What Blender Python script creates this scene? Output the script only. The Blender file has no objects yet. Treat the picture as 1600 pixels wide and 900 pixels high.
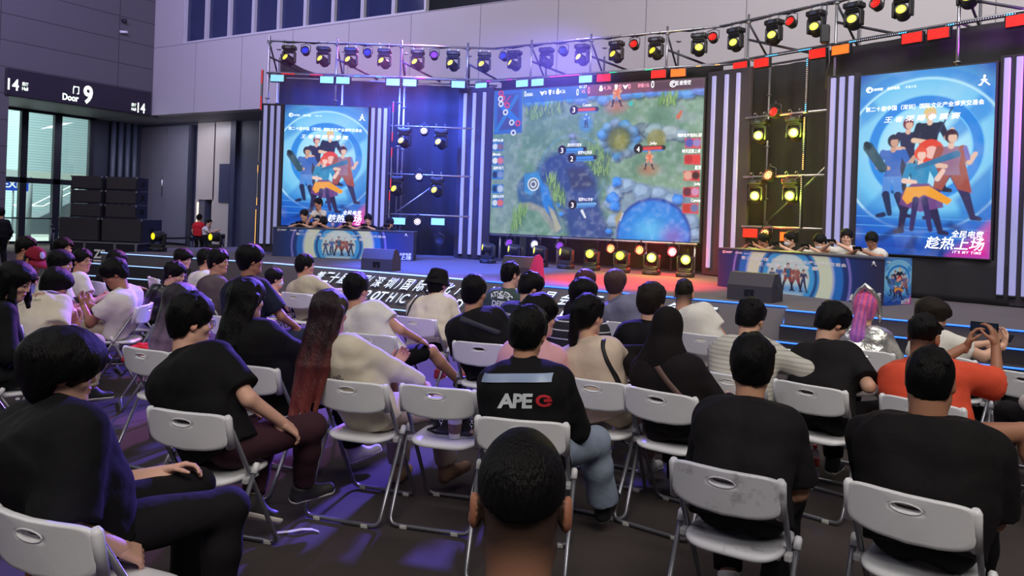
import bpy, bmesh, math, random
import numpy as np
from mathutils import Vector, Matrix
from mathutils.bvhtree import BVHTree
# ---------------------------------------------------------------- camera, world, lights, exposure
# room axes: x runs along the stage (audience right), y towards the stage, z up; metres; the camera stands at the origin
CAM_H, CAM_F, CAM_Y0 = 1.75, 1200.0, 341.0
CAM_YAW, CAM_ROLL = math.radians(30.6), math.radians(2.0)
scn = bpy.context.scene
cam = bpy.data.cameras.new('camera')
cam_o = bpy.data.objects.new('camera', cam)
scn.collection.objects.link(cam_o)
cam.sensor_width = 36.0
cam.lens = CAM_F / 1600.0 * 36.0
cam.shift_y = -(450.0 - CAM_Y0) / 1600.0
cam.clip_end = 300
cam_o.matrix_world = Matrix.Translation((0, 0, CAM_H)) @ Matrix.Rotation(CAM_YAW, 4, 'Z') @ Matrix.Rotation(math.pi / 2, 4, 'X') @ Matrix.Rotation(CAM_ROLL, 4, 'Z')
scn.camera = cam_o

wd = bpy.data.worlds.new('hall air')
scn.world = wd
wd.use_nodes = True
wd.node_tree.nodes['Background'].inputs[0].default_value = (.42, .42, .55, 1)
wd.node_tree.nodes['Background'].inputs[1].default_value = .060
scn.view_settings.view_transform = 'Standard'
scn.view_settings.look = 'None'
scn.view_settings.exposure = 0.0
scn.view_settings.gamma = 1.0
scn.view_settings.use_curve_mapping = False

def lamp(name, kind, loc, aim, col, energy, size=1.0, size_y=None, angle=60, blend=.6):
    l = bpy.data.lights.new(name, kind)
    l.energy = energy
    l.color = col
    if kind == 'AREA':
        l.shape = 'RECTANGLE'; l.size = size; l.size_y = size_y or size
    elif kind == 'SPOT':
        l.spot_size = math.radians(angle); l.spot_blend = blend; l.shadow_soft_size = size
    else:
        l.shadow_soft_size = size
    o = bpy.data.objects.new(name, l)
    scn.collection.objects.link(o)
    o.location = loc
    d = Vector(aim) - Vector(loc)
    o.rotation_euler = d.to_track_quat('-Z', 'Y').to_euler()
    return o
# hall lighting high under the roof
lamp('hall_light_rear', 'AREA', (2.0, -2.5, 8.5), (-1.5, 4.0, .5), (1.0, .94, .86), 610, 7, 4)
lamp('hall_light_left', 'AREA', (-13, -1.0, 9.5), (-10, 5.0, .5), (.93, .90, 1.0), 330, 7, 4)
lamp('hall_light_far', 'AREA', (1, 8.0, 12.5), (-1, 19.5, 7.5), (1.0, .96, .93), 2000, 14, 4)
lamp('hall_light_corner', 'AREA', (-20, 10.0, 12.0), (-25, 19.5, 6.5), (.60, .54, 1.0), 1500, 8, 4)
lamp('hall_light_right', 'AREA', (6, 5.0, 9.5), (0, 13.0, 1.5), (1.0, .90, .82), 220, 5, 4)
lamp('passage_fill', 'AREA', (-29.5, 20.4, 5.4), (-29.8, 21.4, 0), (.82, .80, 1.0), 130, 4, .6)  # added unseen lamp that lifts the dark recess under the soffit
lamp('daylight_outside', 'AREA', (-42, 12.0, 14), (-47, 19, 3), (.90, 1.0, .93), 15000, 16, 10)
# stage wash: bodiless coloured lamps added in front of, over and behind the scaffold
BLUE = (.06, .13, 1.0)
lamp('wash_blue_left', 'SPOT', (-11.0, 8.0, 9.0), (-12.4, 16.0, 3.8), BLUE, 9000, .3, angle=38)
lamp('wash_blue_curtain', 'AREA', (-13.2, 15.15, 5.0), (-13.55, 15.75, 3.6), BLUE, 330, 4.6, .2)
lamp('wash_blue_bay', 'AREA', (-12.1, 15.75, 4.9), (-12.4, 16.4, 3.0), BLUE, 110, .9, .2)
lamp('wash_blue_gap', 'SPOT', (-11.9, 13.6, 5.75), (-11.75, 17.2, 2.2), BLUE, 3600, .3, angle=50)
lamp('wash_blue_stage', 'SPOT', (-9.2, 9.0, 8.5), (-9.4, 13.2, .7), BLUE, 21000, .3, angle=32)
lamp('wash_blue_floor', 'SPOT', (-8.6, 17.6, 7.6), (-6.0, 7.2, 0), (.16, .12, 1.0), 24000, .3, angle=36)
lamp('wash_blue_aisle', 'SPOT', (-8.0, 17.6, 7.6), (-3.7, 4.0, 0), (.20, .12, 1.0), 15000, .3, angle=16)
lamp('wash_red_stage', 'SPOT', (-4.6, 9.0, 8.5), (-5.2, 13.0, .7), (1.0, .03, .06), 26000, .3, angle=25)
lamp('wash_magenta_right', 'SPOT', (3.6, 11.0, 3.6), (1.9, 14.4, 3.6), (.62, .06, 1.0), 3200, .3, angle=60)
lamp('wash_purple_crowd', 'SPOT', (-13.4, 18.2, 8.4), (-9.8, 5.6, .8), (.85, .22, 1.0), 12000, .3, angle=38)
lamp('wash_amber_gap', 'SPOT', (-3.2, 13.6, 5.2), (-3.3, 16.4, 2.4), (1.0, .60, .30), 200, .3, angle=90)
lamp('front_fill', 'SPOT', (-6.5, 2.0, 8.5), (-7.2, 14.0, 1.0), (1.0, .88, .95), 1100, .4, angle=66)  # added spot out of view, brightens the printed desk fronts

_cy, _sy = math.cos(CAM_YAW), math.sin(CAM_YAW)
def cam_depth(x, y):
    return -x * _sy + y * _cy
def at_z(px, py, d):
    """room point seen at (px, py) of the photograph, d metres in front of the camera"""
    a, b = px - 800.0, py - CAM_Y0
    X = (a * math.cos(CAM_ROLL) + b * math.sin(CAM_ROLL)) / CAM_F * d
    Y = (-a * math.sin(CAM_ROLL) + b * math.cos(CAM_ROLL)) / CAM_F * d
    return X * _cy - d * _sy, X * _sy + d * _cy, CAM_H - Y
# ---------------------------------------------------------------- helpers
SCN = bpy.context.scene
COL = SCN.collection
V3 = Vector

def srgb(r, g, b):
    def f(c):
        c /= 255.0
        return c / 12.92 if c <= 0.04045 else ((c + 0.055) / 1.055) ** 2.4
    return (f(r), f(g), f(b), 1.0)

_mats = {}
def mat(name, col=(128, 128, 128), rough=0.6, metal=0.0, emit=None, estr=0.0, noise=0.0, nscale=20.0,
        bump=0.0, bscale=60.0, stretch=(1, 1, 1), spec=0.5, sheen=0.0, coord='Object', vcol=None, trans=0.0, alpha=1.0, build=None):
    if name in _mats:
        return _mats[name]
    m = bpy.data.materials.new(name)
    m.use_nodes = True
    nt = m.node_tree
    b = nt.nodes['Principled BSDF']
    c = srgb(*col)
    b.inputs['Base Color'].default_value = c
    b.inputs['Roughness'].default_value = rough
    b.inputs['Metallic'].default_value = metal
    b.inputs['Specular IOR Level'].default_value = spec
    if sheen:
        b.inputs['Sheen Weight'].default_value = sheen
    if trans:
        b.inputs['Transmission Weight'].default_value = trans
    if alpha < 1:
        b.inputs['Alpha'].default_value = alpha
    if emit is not None:
        b.inputs['Emission Color'].default_value = srgb(*emit)
        b.inputs['Emission Strength'].default_value = estr
    tc = None
    if noise or bump:
        tc = nt.nodes.new('ShaderNodeTexCoord')
        mp = nt.nodes.new('ShaderNodeMapping')
        mp.inputs['Scale'].default_value = stretch
        nt.links.new(tc.outputs[coord], mp.inputs['Vector'])
    if noise:
        n = nt.nodes.new('ShaderNodeTexNoise')
        n.inputs['Scale'].default_value = nscale
        n.inputs['Detail'].default_value = 5
        nt.links.new(mp.outputs[0], n.inputs['Vector'])
        mx = nt.nodes.new('ShaderNodeMix'); mx.data_type = 'RGBA'
        mx.inputs[6].default_value = tuple(x * (1 - noise) for x in c[:3]) + (1,)
        mx.inputs[7].default_value = tuple(min(1, x * (1 + noise)) for x in c[:3]) + (1,)
        nt.links.new(n.outputs['Fac'], mx.inputs[0])
        nt.links.new(mx.outputs[2], b.inputs['Base Color'])
    if bump:
        n2 = nt.nodes.new('ShaderNodeTexNoise')
        n2.inputs['Scale'].default_value = bscale
        n2.inputs['Detail'].default_value = 4
        nt.links.new(mp.outputs[0], n2.inputs['Vector'])
        bp = nt.nodes.new('ShaderNodeBump')
        bp.inputs['Strength'].default_value = bump
        bp.inputs['Distance'].default_value = 0.01
        nt.links.new(n2.outputs['Fac'], bp.inputs['Height'])
        nt.links.new(bp.outputs[0], b.inputs['Normal'])
    if vcol:
        a = nt.nodes.new('ShaderNodeAttribute'); a.attribute_name = vcol
        if emit is not None:
            nt.links.new(a.outputs['Color'], b.inputs['Emission Color'])
        else:
            nt.links.new(a.outputs['Color'], b.inputs['Base Color'])
    if build:
        build(nt, b)
    _mats[name] = m
    return m

def np_mesh(name, v, f, smooth=True):
    """v (n,3) array, f (m,4) or (m,3) array or list of lists."""
    me = bpy.data.meshes.new(name)
    v = np.asarray(v, dtype=np.float32)
    if isinstance(f, np.ndarray):
        k = f.shape[1]
        me.vertices.add(len(v)); me.vertices.foreach_set('co', v.ravel())
        me.loops.add(f.size); me.loops.foreach_set('vertex_index', f.astype(np.int32).ravel())
        me.polygons.add(len(f))
        me.polygons.foreach_set('loop_start', np.arange(0, f.size, k, dtype=np.int32))
        me.update(calc_edges=True)
    else:
        me.from_pydata(v.tolist(), [], [list(x) for x in f])
        me.update()
    if smooth and len(me.polygons):
        me.polygons.foreach_set('use_smooth', np.ones(len(me.polygons), dtype=bool))
    return me

class MB:
    """collects shapes into one mesh; per-face material slots and smoothing"""
    def __init__(s):
        s.v, s.f, s.sm, s.mi = [], [], [], []
        s.cur = 0
    def add(s, vs, fs, smooth=False):
        o = len(s.v)
        s.v += [tuple(p) for p in vs]
        s.f += [tuple(i + o for i in f) for f in fs]
        s.sm += [smooth] * len(fs)
        s.mi += [s.cur] * len(fs)
        return s
    def box(s, c, d, rot=None, bev=0.0):
        hx, hy, hz = d[0] / 2, d[1] / 2, d[2] / 2
        if bev <= 0:
            vs = [V3((x, y, z)) for x in (-hx, hx) for y in (-hy, hy) for z in (-hz, hz)]
            fs = [(0, 1, 3, 2), (4, 6, 7, 5), (0, 4, 5, 1), (2, 3, 7, 6), (0, 2, 6, 4), (1, 5, 7, 3)]
        else:
            bm = bmesh.new()
            bmesh.ops.create_cube(bm, size=1)
            for v in bm.verts:
                v.co = V3((v.co.x * d[0], v.co.y * d[1], v.co.z * d[2]))
            bmesh.ops.bevel(bm, geom=bm.edges[:], offset=min(bev, .49 * min(d)), segments=2, affect='EDGES', profile=.5)
            bm.verts.index_update()
            vs = [v.co.copy() for v in bm.verts]
            fs = [[v.index for v in f.verts] for f in bm.faces]
            bm.free()
        if rot is not None:
            vs = [rot @ v for v in vs]
        c = V3(c)
        return s.add([v + c for v in vs], fs)
    def tube(s, pts, r, n=10, caps=True, smooth=True):
        """round tube along a polyline; r one radius or one per point"""
        pts = [V3(p) for p in pts]
        rs = r if isinstance(r, (list, tuple)) else [r] * len(pts)
        ring = []
        t0 = (pts[1] - pts[0]).normalized()
        up = V3((0, 0, 1)) if abs(t0.z) < .9 else V3((1, 0, 0))
        a = t0.cross(up).normalized()
        vs = []
        for i, p in enumerate(pts):
            if i == 0: t = (pts[1] - pts[0])
            elif i == len(pts) - 1: t = (pts[i] - pts[i - 1])
            else: t = (pts[i + 1] - pts[i]).normalized() + (pts[i] - pts[i - 1]).normalized()
            t.normalize()
            a = (a - t * a.dot(t))
            a.normalize()
            b = t.cross(a)
            for k in range(n):
                q = 2 * math.pi * k / n
                vs.append(p + (a * math.cos(q) + b * math.sin(q)) * rs[i])
        fs = []
        for i in range(len(pts) - 1):
            for k in range(n):
                k2 = (k + 1) % n
                fs.append((i * n + k, i * n + k2, (i + 1) * n + k2, (i + 1) * n + k))
        s.add(vs, fs, smooth)
        if caps:
            o = len(s.v) - len(vs)
            s.f.append(tuple(o + k for k in reversed(range(n)))); s.sm.append(False); s.mi.append(s.cur)
            s.f.append(tuple(o + (len(pts) - 1) * n + k for k in range(n))); s.sm.append(False); s.mi.append(s.cur)
        return s
    def lathe(s, prof, n=20, M=None, smooth=True):
        """prof [(radius, z)...] turned about local z"""
        vs = []
        for r, z in prof:
            for k in range(n):
                q = 2 * math.pi * k / n
                vs.append(V3((r * math.cos(q), r * math.sin(q), z)))
        if M is not None:
            vs = [M @ v for v in vs]
        fs = []
        for i in range(len(prof) - 1):
            for k in range(n):
                k2 = (k + 1) % n
                fs.append((i * n + k, i * n + k2, (i + 1) * n + k2, (i + 1) * n + k))
        m = len(prof)
        o = len(s.v)
        s.add(vs, fs, smooth)
        if prof[0][0] > 1e-6:
            s.f.append(tuple(o + k for k in reversed(range(n)))); s.sm.append(False); s.mi.append(s.cur)
        if prof[-1][0] > 1e-6:
            s.f.append(tuple(o + (m - 1) * n + k for k in range(n))); s.sm.append(False); s.mi.append(s.cur)
        return s
    def prism(s, poly, z0, z1, M=None):
        """extruded polygon (x,y) from z0 to z1"""
        n = len(poly)
        vs = [V3((x, y, z0)) for x, y in poly] + [V3((x, y, z1)) for x, y in poly]
        if M is not None:
            vs = [M @ v for v in vs]
        fs = [tuple(reversed(range(n))), tuple(range(n, 2 * n))] + [(i, (i + 1) % n, n + (i + 1) % n, n + i) for i in range(n)]
        return s.add(vs, fs)
    def quad(s, a, b, c, d):
        return s.add([a, b, c, d], [(0, 1, 2, 3)])
    def mesh(s, name):
        me = bpy.data.meshes.new(name)
        me.from_pydata([tuple(p) for p in s.v], [], s.f)
        me.polygons.foreach_set('use_smooth', s.sm)
        if any(s.mi):
            me.polygons.foreach_set('material_index', s.mi)
        bm = bmesh.new(); bm.from_mesh(me)
        bmesh.ops.recalc_face_normals(bm, faces=bm.faces[:])
        bm.to_mesh(me); bm.free()
        me.update()
        return me

def obj(name, me, m=None, parent=None, loc=None, rz=0.0):
    if isinstance(me, MB):
        me = me.mesh(name)
    if m is not None:
        for x in (m if isinstance(m, (list, tuple)) else [m]):
            me.materials.append(x)
    o = bpy.data.objects.new(name, me)
    COL.objects.link(o)
    if parent is not None:
        o.parent = parent
    if loc is not None:
        o.location = loc
    if rz:
        o.rotation_euler = (0, 0, rz)
    return o

def tag(o, label=None, cat=None, group=None, kind=None):
    if label: o['label'] = label
    if cat: o['category'] = cat
    if group: o['group'] = group
    if kind: o['kind'] = kind
    return o

def empty(name, loc=(0, 0, 0), rz=0.0, label=None, cat=None, group=None, parent=None):
    o = bpy.data.objects.new(name, None)
    o.empty_display_size = .1
    COL.objects.link(o)
    o.location = loc
    o.rotation_euler = (0, 0, rz)
    if parent is not None: o.parent = parent
    return tag(o, label, cat, group)

def struct(name, me, m, parent=None):
    o = obj(name, me, m, parent)
    if parent is None:
        o['kind'] = 'structure'
    return o

def kids(o):
    return [c for c in bpy.data.objects if c.parent == o]

def copy_tree(root, loc=None, rz=None, label=None, group=None, tree=None):
    """tree: list of (object, [children...]) read once for the source"""
    r = root.copy(); COL.objects.link(r)
    if loc is not None: r.location = loc
    if rz is not None: r.rotation_euler = (0, 0, rz)
    if label: r['label'] = label
    if group: r['group'] = group
    for ch, gs in tree:
        c = ch.copy(); COL.objects.link(c); c.parent = r
        for g in gs:
            d = g.copy(); COL.objects.link(d); d.parent = c
    return r

def tree_of(root):
    return [(c, kids(c)) for c in kids(root)]

_font = {}
def text_mesh(s, size=1.0, extrude=0.0, shear=0.0, offset=0.0, spacing=1.0, align='CENTER', res=3):
    key = (s, size, extrude, shear, offset, spacing, align, res)
    if key in _font:
        return _font[key].copy()
    c = bpy.data.curves.new('lettering', 'FONT')
    c.body = s; c.size = size; c.extrude = extrude; c.shear = shear; c.offset = offset
    c.space_character = spacing; c.align_x = align; c.align_y = 'CENTER'; c.resolution_u = res
    o = bpy.data.objects.new('lettering', c)
    COL.objects.link(o)
    dg = bpy.context.evaluated_depsgraph_get()
    me = bpy.data.meshes.new_from_object(o.evaluated_get(dg))
    bpy.data.objects.remove(o); bpy.data.curves.remove(c)
    me.materials.clear()
    _font[key] = me
    return me.copy()

def fit_text(s, width, height, **kw):
    """text mesh centred on 0, scaled to exactly width x height"""
    me = text_mesh(s, 1.0, **kw)
    co = np.empty(len(me.vertices) * 3, dtype=np.float32); me.vertices.foreach_get('co', co); co = co.reshape(-1, 3)
    lo, hi = co.min(0), co.max(0)
    co[:, 0] = (co[:, 0] - (lo[0] + hi[0]) / 2) * (width / (hi[0] - lo[0]))
    co[:, 1] = (co[:, 1] - (lo[1] + hi[1]) / 2) * (height / (hi[1] - lo[1]))
    me.vertices.foreach_set('co', co.ravel()); me.update()
    return me

def put(me, M):
    me.transform(M); me.update()
    return me

def basis(x, y, z, o):
    """4x4 matrix with columns x, y, z and origin o"""
    x, y, z, o = V3(x), V3(y), V3(z), V3(o)
    return Matrix(((x.x, y.x, z.x, o.x), (x.y, y.y, z.y, o.y), (x.z, y.z, z.z, o.z), (0, 0, 0, 1)))

def face_frame(p, q, z):
    """frame of an upright board from p to q (plan points) at height z: x along it, y up, z towards the audience"""
    d = V3((q[0] - p[0], q[1] - p[1], 0)).normalized()
    n = V3((d.y, -d.x, 0))
    return basis(d, (0, 0, 1), n, (p[0], p[1], z))
# ---------------------------------------------------------------- implicit surfaces for bodies, clothes and hair
class Field:
    def __init__(s, lo, hi, h):
        s.lo = np.array(lo, dtype=np.float32); s.h = h
        n = np.ceil((np.array(hi) - np.array(lo)) / h).astype(int) + 1
        s.n = n
        s.f = np.full(tuple(n), 1.0, dtype=np.float32)
        s.ax = [s.lo[i] + h * np.arange(n[i], dtype=np.float32) for i in range(3)]
    def _sl(s, lo, hi):
        a = np.clip(np.floor((np.array(lo) - s.lo) / s.h).astype(int), 0, s.n)
        b = np.clip(np.ceil((np.array(hi) - s.lo) / s.h).astype(int) + 1, 0, s.n)
        if (b <= a).any(): return None
        return tuple(slice(a[i], b[i]) for i in range(3))
    def _p(s, sl):
        return s.ax[0][sl[0]][:, None, None], s.ax[1][sl[1]][None, :, None], s.ax[2][sl[2]][None, None, :]
    def _mix(s, sl, d, k, op):
        f = s.f[sl]
        if op == 'u':
            if k > 0:
                hh = np.maximum(k - np.abs(f - d), 0) / k
                s.f[sl] = np.minimum(f, d) - hh * hh * k * .25
            else:
                s.f[sl] = np.minimum(f, d)
        else:
            d = -d
            if k > 0:
                hh = np.maximum(k - np.abs(f - d), 0) / k
                s.f[sl] = np.maximum(f, d) + hh * hh * k * .25
            else:
                s.f[sl] = np.maximum(f, d)
    def cone(s, a, b, ra, rb, k=.03, op='u', flat=None, cut=None):
        """rounded cone a->b; flat=(axis, factor) squashes it along axis; cut=(point, normal) trims it"""
        a = np.array(a, dtype=np.float32); b = np.array(b, dtype=np.float32)
        R = max(ra, rb) + k + 2 * s.h
        sl = s._sl(np.minimum(a, b) - R, np.maximum(a, b) + R)
        if sl is None: return s
        x, y, z = s._p(sl)
        px, py, pz = x - a[0], y - a[1], z - a[2]
        ba = b - a
        L = float(ba @ ba) + 1e-9
        t = np.clip((px * ba[0] + py * ba[1] + pz * ba[2]) / L, 0, 1)
        qx, qy, qz = px - t * ba[0], py - t * ba[1], pz - t * ba[2]
        sc = 1.0
        if flat is not None:
            n = np.array(flat[0], dtype=np.float32); n /= np.linalg.norm(n)
            w = (qx * n[0] + qy * n[1] + qz * n[2]) * (1 / flat[1] - 1)
            qx, qy, qz = qx + n[0] * w, qy + n[1] * w, qz + n[2] * w
            sc = (1 + flat[1]) / 2
        d = (np.sqrt(qx * qx + qy * qy + qz * qz) - (ra + t * (rb - ra))) * sc
        if cut is not None:
            for c in (cut if isinstance(cut, list) else [cut]):
                p0 = np.array(c[0]); n = np.array(c[1], dtype=np.float32); n = n / np.linalg.norm(n)
                d = np.maximum(d, (x - p0[0]) * n[0] + (y - p0[1]) * n[1] + (z - p0[2]) * n[2])
        s._mix(sl, d, k, op)
        return s
    def ell(s, c, r, k=.03, op='u', R=None):
        """ellipsoid; R 3x3 whose columns are its axes"""
        c = np.array(c, dtype=np.float32); r = np.array(r, dtype=np.float32)
        m = r.max() + k + 2 * s.h
        sl = s._sl(c - m, c + m)
        if sl is None: return s
        x, y, z = s._p(sl)
        x, y, z = x - c[0], y - c[1], z - c[2]
        if R is not None:
            R = np.array(R, dtype=np.float32)
            x, y, z = [x * R[0, i] + y * R[1, i] + z * R[2, i] for i in range(3)]
        k0 = np.sqrt((x / r[0]) ** 2 + (y / r[1]) ** 2 + (z / r[2]) ** 2)
        k1 = np.sqrt((x / r[0] ** 2) ** 2 + (y / r[1] ** 2) ** 2 + (z / r[2] ** 2) ** 2) + 1e-6
        s._mix(sl, k0 * (k0 - 1) / k1, k, op)
        return s
    def plane(s, p, n):
        """keep only the side the normal points away from"""
        x, y, z = s._p((slice(None),) * 3)
        n = np.array(n, dtype=np.float32); n = n / np.linalg.norm(n)
        s.f = np.maximum(s.f, (x - p[0]) * n[0] + (y - p[1]) * n[1] + (z - p[2]) * n[2])
        return s
    def ripple(s, amp, fr, seed=0.0):
        x, y, z = s._p((slice(None),) * 3)
        a, b, c = fr
        w = np.sin(a * x + 1.7 * np.sin(.45 * c * z + seed) + seed) * np.sin(b * y + 1.3 * np.sin(.4 * a * x + 2 * seed)) + \
            .7 * np.sin(c * z + 1.9 * np.sin(.5 * b * y + seed) + .8 * np.sin(.3 * a * x))
        near = np.clip(1 - np.abs(s.f) / .06, 0, 1)
        s.f = (s.f + amp * w * near).astype(np.float32)
        return s
    def mesh(s):
        f = s.f
        f[0], f[-1] = 1, 1; f[:, 0], f[:, -1] = 1, 1; f[:, :, 0], f[:, :, -1] = 1, 1
        neg = f < 0
        c = np.zeros(tuple(np.array(f.shape) - 1), dtype=np.int8)
        for i in (0, 1):
            for j in (0, 1):
                for k in (0, 1):
                    c += neg[i:f.shape[0] - 1 + i, j:f.shape[1] - 1 + j, k:f.shape[2] - 1 + k]
        ijk = np.argwhere((c > 0) & (c < 8))
        if len(ijk) == 0:
            return np.zeros((0, 3)), np.zeros((0, 4), dtype=int)
        idx = np.full(c.shape, -1, dtype=np.int32)
        idx[tuple(ijk.T)] = np.arange(len(ijk))
        cor = np.array([(i, j, k) for i in (0, 1) for j in (0, 1) for k in (0, 1)])
        val = np.stack([f[ijk[:, 0] + q[0], ijk[:, 1] + q[1], ijk[:, 2] + q[2]] for q in cor], 1)
        acc = np.zeros((len(ijk), 3)); cnt = np.zeros(len(ijk))
        for a in range(8):
            for b in range(a + 1, 8):
                if np.abs(cor[a] - cor[b]).sum() != 1: continue
                m = (val[:, a] < 0) != (val[:, b] < 0)
                t = val[m, a] / (val[m, a] - val[m, b])
                acc[m] += cor[a] + t[:, None] * (cor[b] - cor[a])
                cnt[m] += 1
        v = s.lo + s.h * (ijk + acc / cnt[:, None])
        faces = []
        for ax in range(3):
            u, w = (ax + 1) % 3, (ax + 2) % 3
            sa = [slice(None)] * 3; sb = [slice(None)] * 3
            sa[ax] = slice(0, -1); sb[ax] = slice(1, None)
            A, B = neg[tuple(sa)], neg[tuple(sb)]
            e = np.argwhere(A != B)
            e = e[(e[:, u] > 0) & (e[:, w] > 0)]
            flip = A[tuple(e.T)]
            du = np.zeros(3, int); du[u] = 1
            dw = np.zeros(3, int); dw[w] = 1
            q = np.stack([idx[tuple((e - du - dw).T)], idx[tuple((e - dw).T)], idx[tuple(e.T)], idx[tuple((e - du).T)]], 1)
            q[~flip] = q[~flip][:, ::-1]
            faces.append(q)
        return v, np.concatenate(faces)

def join_vf(parts):
    vs, fs, o = [], [], 0
    for v, f in parts:
        if len(v) == 0: continue
        vs.append(v); fs.append(f + o); o += len(v)
    return np.concatenate(vs), np.concatenate(fs)

def rotm(yaw=0, pitch=0, roll=0):
    """columns = local axes; yaw about z (left +), pitch nods down (+), roll tips to the right (+)"""
    M = Matrix.Rotation(yaw, 3, 'Z') @ Matrix.Rotation(-pitch, 3, 'X') @ Matrix.Rotation(roll, 3, 'Y')
    return np.array(M)

def bbox(pts, m):
    p = np.array(pts)
    return p.min(0) - m, p.max(0) + m

def ik(a, t, l1, l2, pole):
    """joint between a and t for two bones; pulls t in if out of reach"""
    a, t, pole = np.array(a, float), np.array(t, float), np.array(pole, float)
    d = t - a; L = np.linalg.norm(d)
    if L > (l1 + l2) * .995:
        t = a + d / L * (l1 + l2) * .995; d = t - a; L = np.linalg.norm(d)
    u = d / L
    x = (l1 * l1 - l2 * l2 + L * L) / (2 * L)
    y = math.sqrt(max(l1 * l1 - x * x, 0))
    p = pole - u * (pole @ u); p /= np.linalg.norm(p) + 1e-9
    return a + u * x + p * y, t
# ---------------------------------------------------------------- people
SKIN = {'fair': (214, 168, 143), 'mid': (196, 146, 118), 'tan': (168, 118, 92), 'pink': (222, 172, 150)}
def skin_mat(k):
    return mat('skin ' + k, SKIN[k], rough=.55, noise=.06, nscale=40, bump=.08, bscale=300, vcol='tint')
def hair_mat(name, col, rough=.5, noise=.35, stretch=(1, 1, .12)):
    return mat('hair ' + name, col, rough=rough, noise=noise, nscale=110, bump=.7, bscale=190, stretch=stretch, spec=.16)
def cloth_mat(name, col=(128, 128, 128), rough=.85, noise=.10, bump=.35, bscale=26, nscale=9):
    return mat('cloth ' + name, col, rough=rough, noise=noise, nscale=nscale, bump=bump, bscale=bscale, sheen=.0, spec=.25)

_eye = None
def eye_mesh():
    global _eye
    if _eye is None:
        b = MB()
        prof = [(math.sin(a) * .0125, -math.cos(a) * .0125) for a in [math.pi * i / 10 for i in range(11)]]
        prof[0] = (0.0, -.0125); prof[-1] = (0.0, .0125)
        b.lathe(prof, 14, Matrix.Rotation(-math.pi / 2, 4, 'X'))
        me = b.mesh('eye')
        me.materials.append(mat('eye white', (225, 218, 210), rough=.2))
        me.materials.append(mat('eye iris', (28, 18, 12), rough=.1))
        for p in me.polygons:
            p.material_index = 1 if p.center.y > .0098 else 0
        _eye = me
    return _eye

def hand_field(W, d, n, side, curl, res, thumb=1.0, spread=.0):
    """W wrist, d pointing along the hand, n palm normal; side +1 right hand; five separate bent fingers"""
    d = np.array(d, float); d /= np.linalg.norm(d)
    n = np.array(n, float); n -= d * (n @ d); n /= np.linalg.norm(n)
    x = np.cross(d, n) * side          # towards the thumb
    pts = [W - .03 * d - .05 * x - .05 * n, W + .21 * d + .08 * x + .09 * n, W + .2 * d - .07 * x - .04 * n, W + .06 * d + .09 * x + .09 * n]
    lo, hi = bbox(pts, .03)
    F = Field(lo, hi, res)
    for k, o in enumerate((.030, .010, -.010, -.028)):
        F.cone(W + .005 * d + o * .55 * x, W + .082 * d + o * x - .002 * n, .017, .0115, k=.012)
    for k, (o, L) in enumerate(((.031, .072), (.010, .080), (-.011, .074), (-.030, .058))):
        p = W + .084 * d + o * x
        a = 0.0
        c = curl[k] if isinstance(curl, (list, tuple)) else curl
        dirx = (o * spread) * x
        for sgl, fr, r0, r1 in ((.75, .45, .0098, .0088), (1.0, .30, .0088, .0080), (.8, .25, .0080, .0066)):
            a += c * sgl
            q = p + L * fr * (math.cos(a) * d + math.sin(a) * n + dirx)
            F.cone(p, q, r0, r1, k=.004)
            p = q
    t0 = W + .022 * d + .026 * x + .004 * n
    t1 = t0 + .036 * (.65 * d + .62 * x * thumb + .45 * n)
    t2 = t1 + .030 * (.85 * d + .18 * x * thumb + .55 * n)
    t3 = t2 + .024 * (.9 * d - .1 * x + .5 * n)
    F.cone(W + .005 * d + .012 * x, t0, .015, .0135, k=.012)
    F.cone(t0, t1, .0130, .0105, k=.01); F.cone(t1, t2, .0100, .009, k=.004); F.cone(t2, t3, .009, .007, k=.004)
    F.cone(W - .03 * d, W + .01 * d, .0255, .023, k=.012, flat=(n, .78))
    return F.mesh()

def head_field(res, C7h, female=False, fat=0.0):
    F = Field((-.115, -.15, min(-.16, C7h[2] - .05)), (.115, .14, .135), res)
    w = .95 if female else 1.0
    F.ell((0, -.012, .030), (.074 * w, .094, .086), k=0)
    F.ell((0, .022, -.035), ((.061 + fat) * w, .068, .082), k=.03)
    F.cone((0, .062, -.104), (0, .058, -.094), .026 * w, .028, k=.035)
    for s in (-1, 1):
        F.cone((s * .046 * w, .005, -.072), (s * .014, .062, -.104), .021 + fat, .020, k=.035)
        F.ell((s * .043 * w, .060, -.030), (.024, .022, .020), k=.03)
        F.ell((s * .030, .083, .017), (.026, .012, .008), k=.015)
        F.ell((s * .032, .100, -.002), (.016, .019, .0085), k=.012, op='s')
        # ear: a shell with a hollow
        F.ell((s * (.076 * w + .009), -.012, -.010), (.012, .021, .034), k=.008, R=rotm(0, -.15, 0) @ rotm(-s * .35, 0, 0))
        F.ell((s * (.086 * w + .011), -.008, -.006), (.008, .011, .019), k=.006, op='s')
    F.cone((0, .088, .012), (0, .102, -.027), .008, .011, k=.014)
    for s in (-1, 1):
        F.ell((s * .010, .094, -.032), (.008, .010, .006), k=.008)
    F.ell((0, .090, -.058), (.022, .012, .0065), k=.007)
    F.ell((0, .088, -.070), (.019, .012, .0068), k=.007)
    F.ell((0, .104, -.064), (.020, .008, .0016), k=.003, op='s')
    F.cone((0, -.030, -.045), C7h + np.array((0, .012, 0)), (.050 if female else .057) + fat, (.054 if female else .064) + fat, k=.035)
    return F.mesh()

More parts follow.
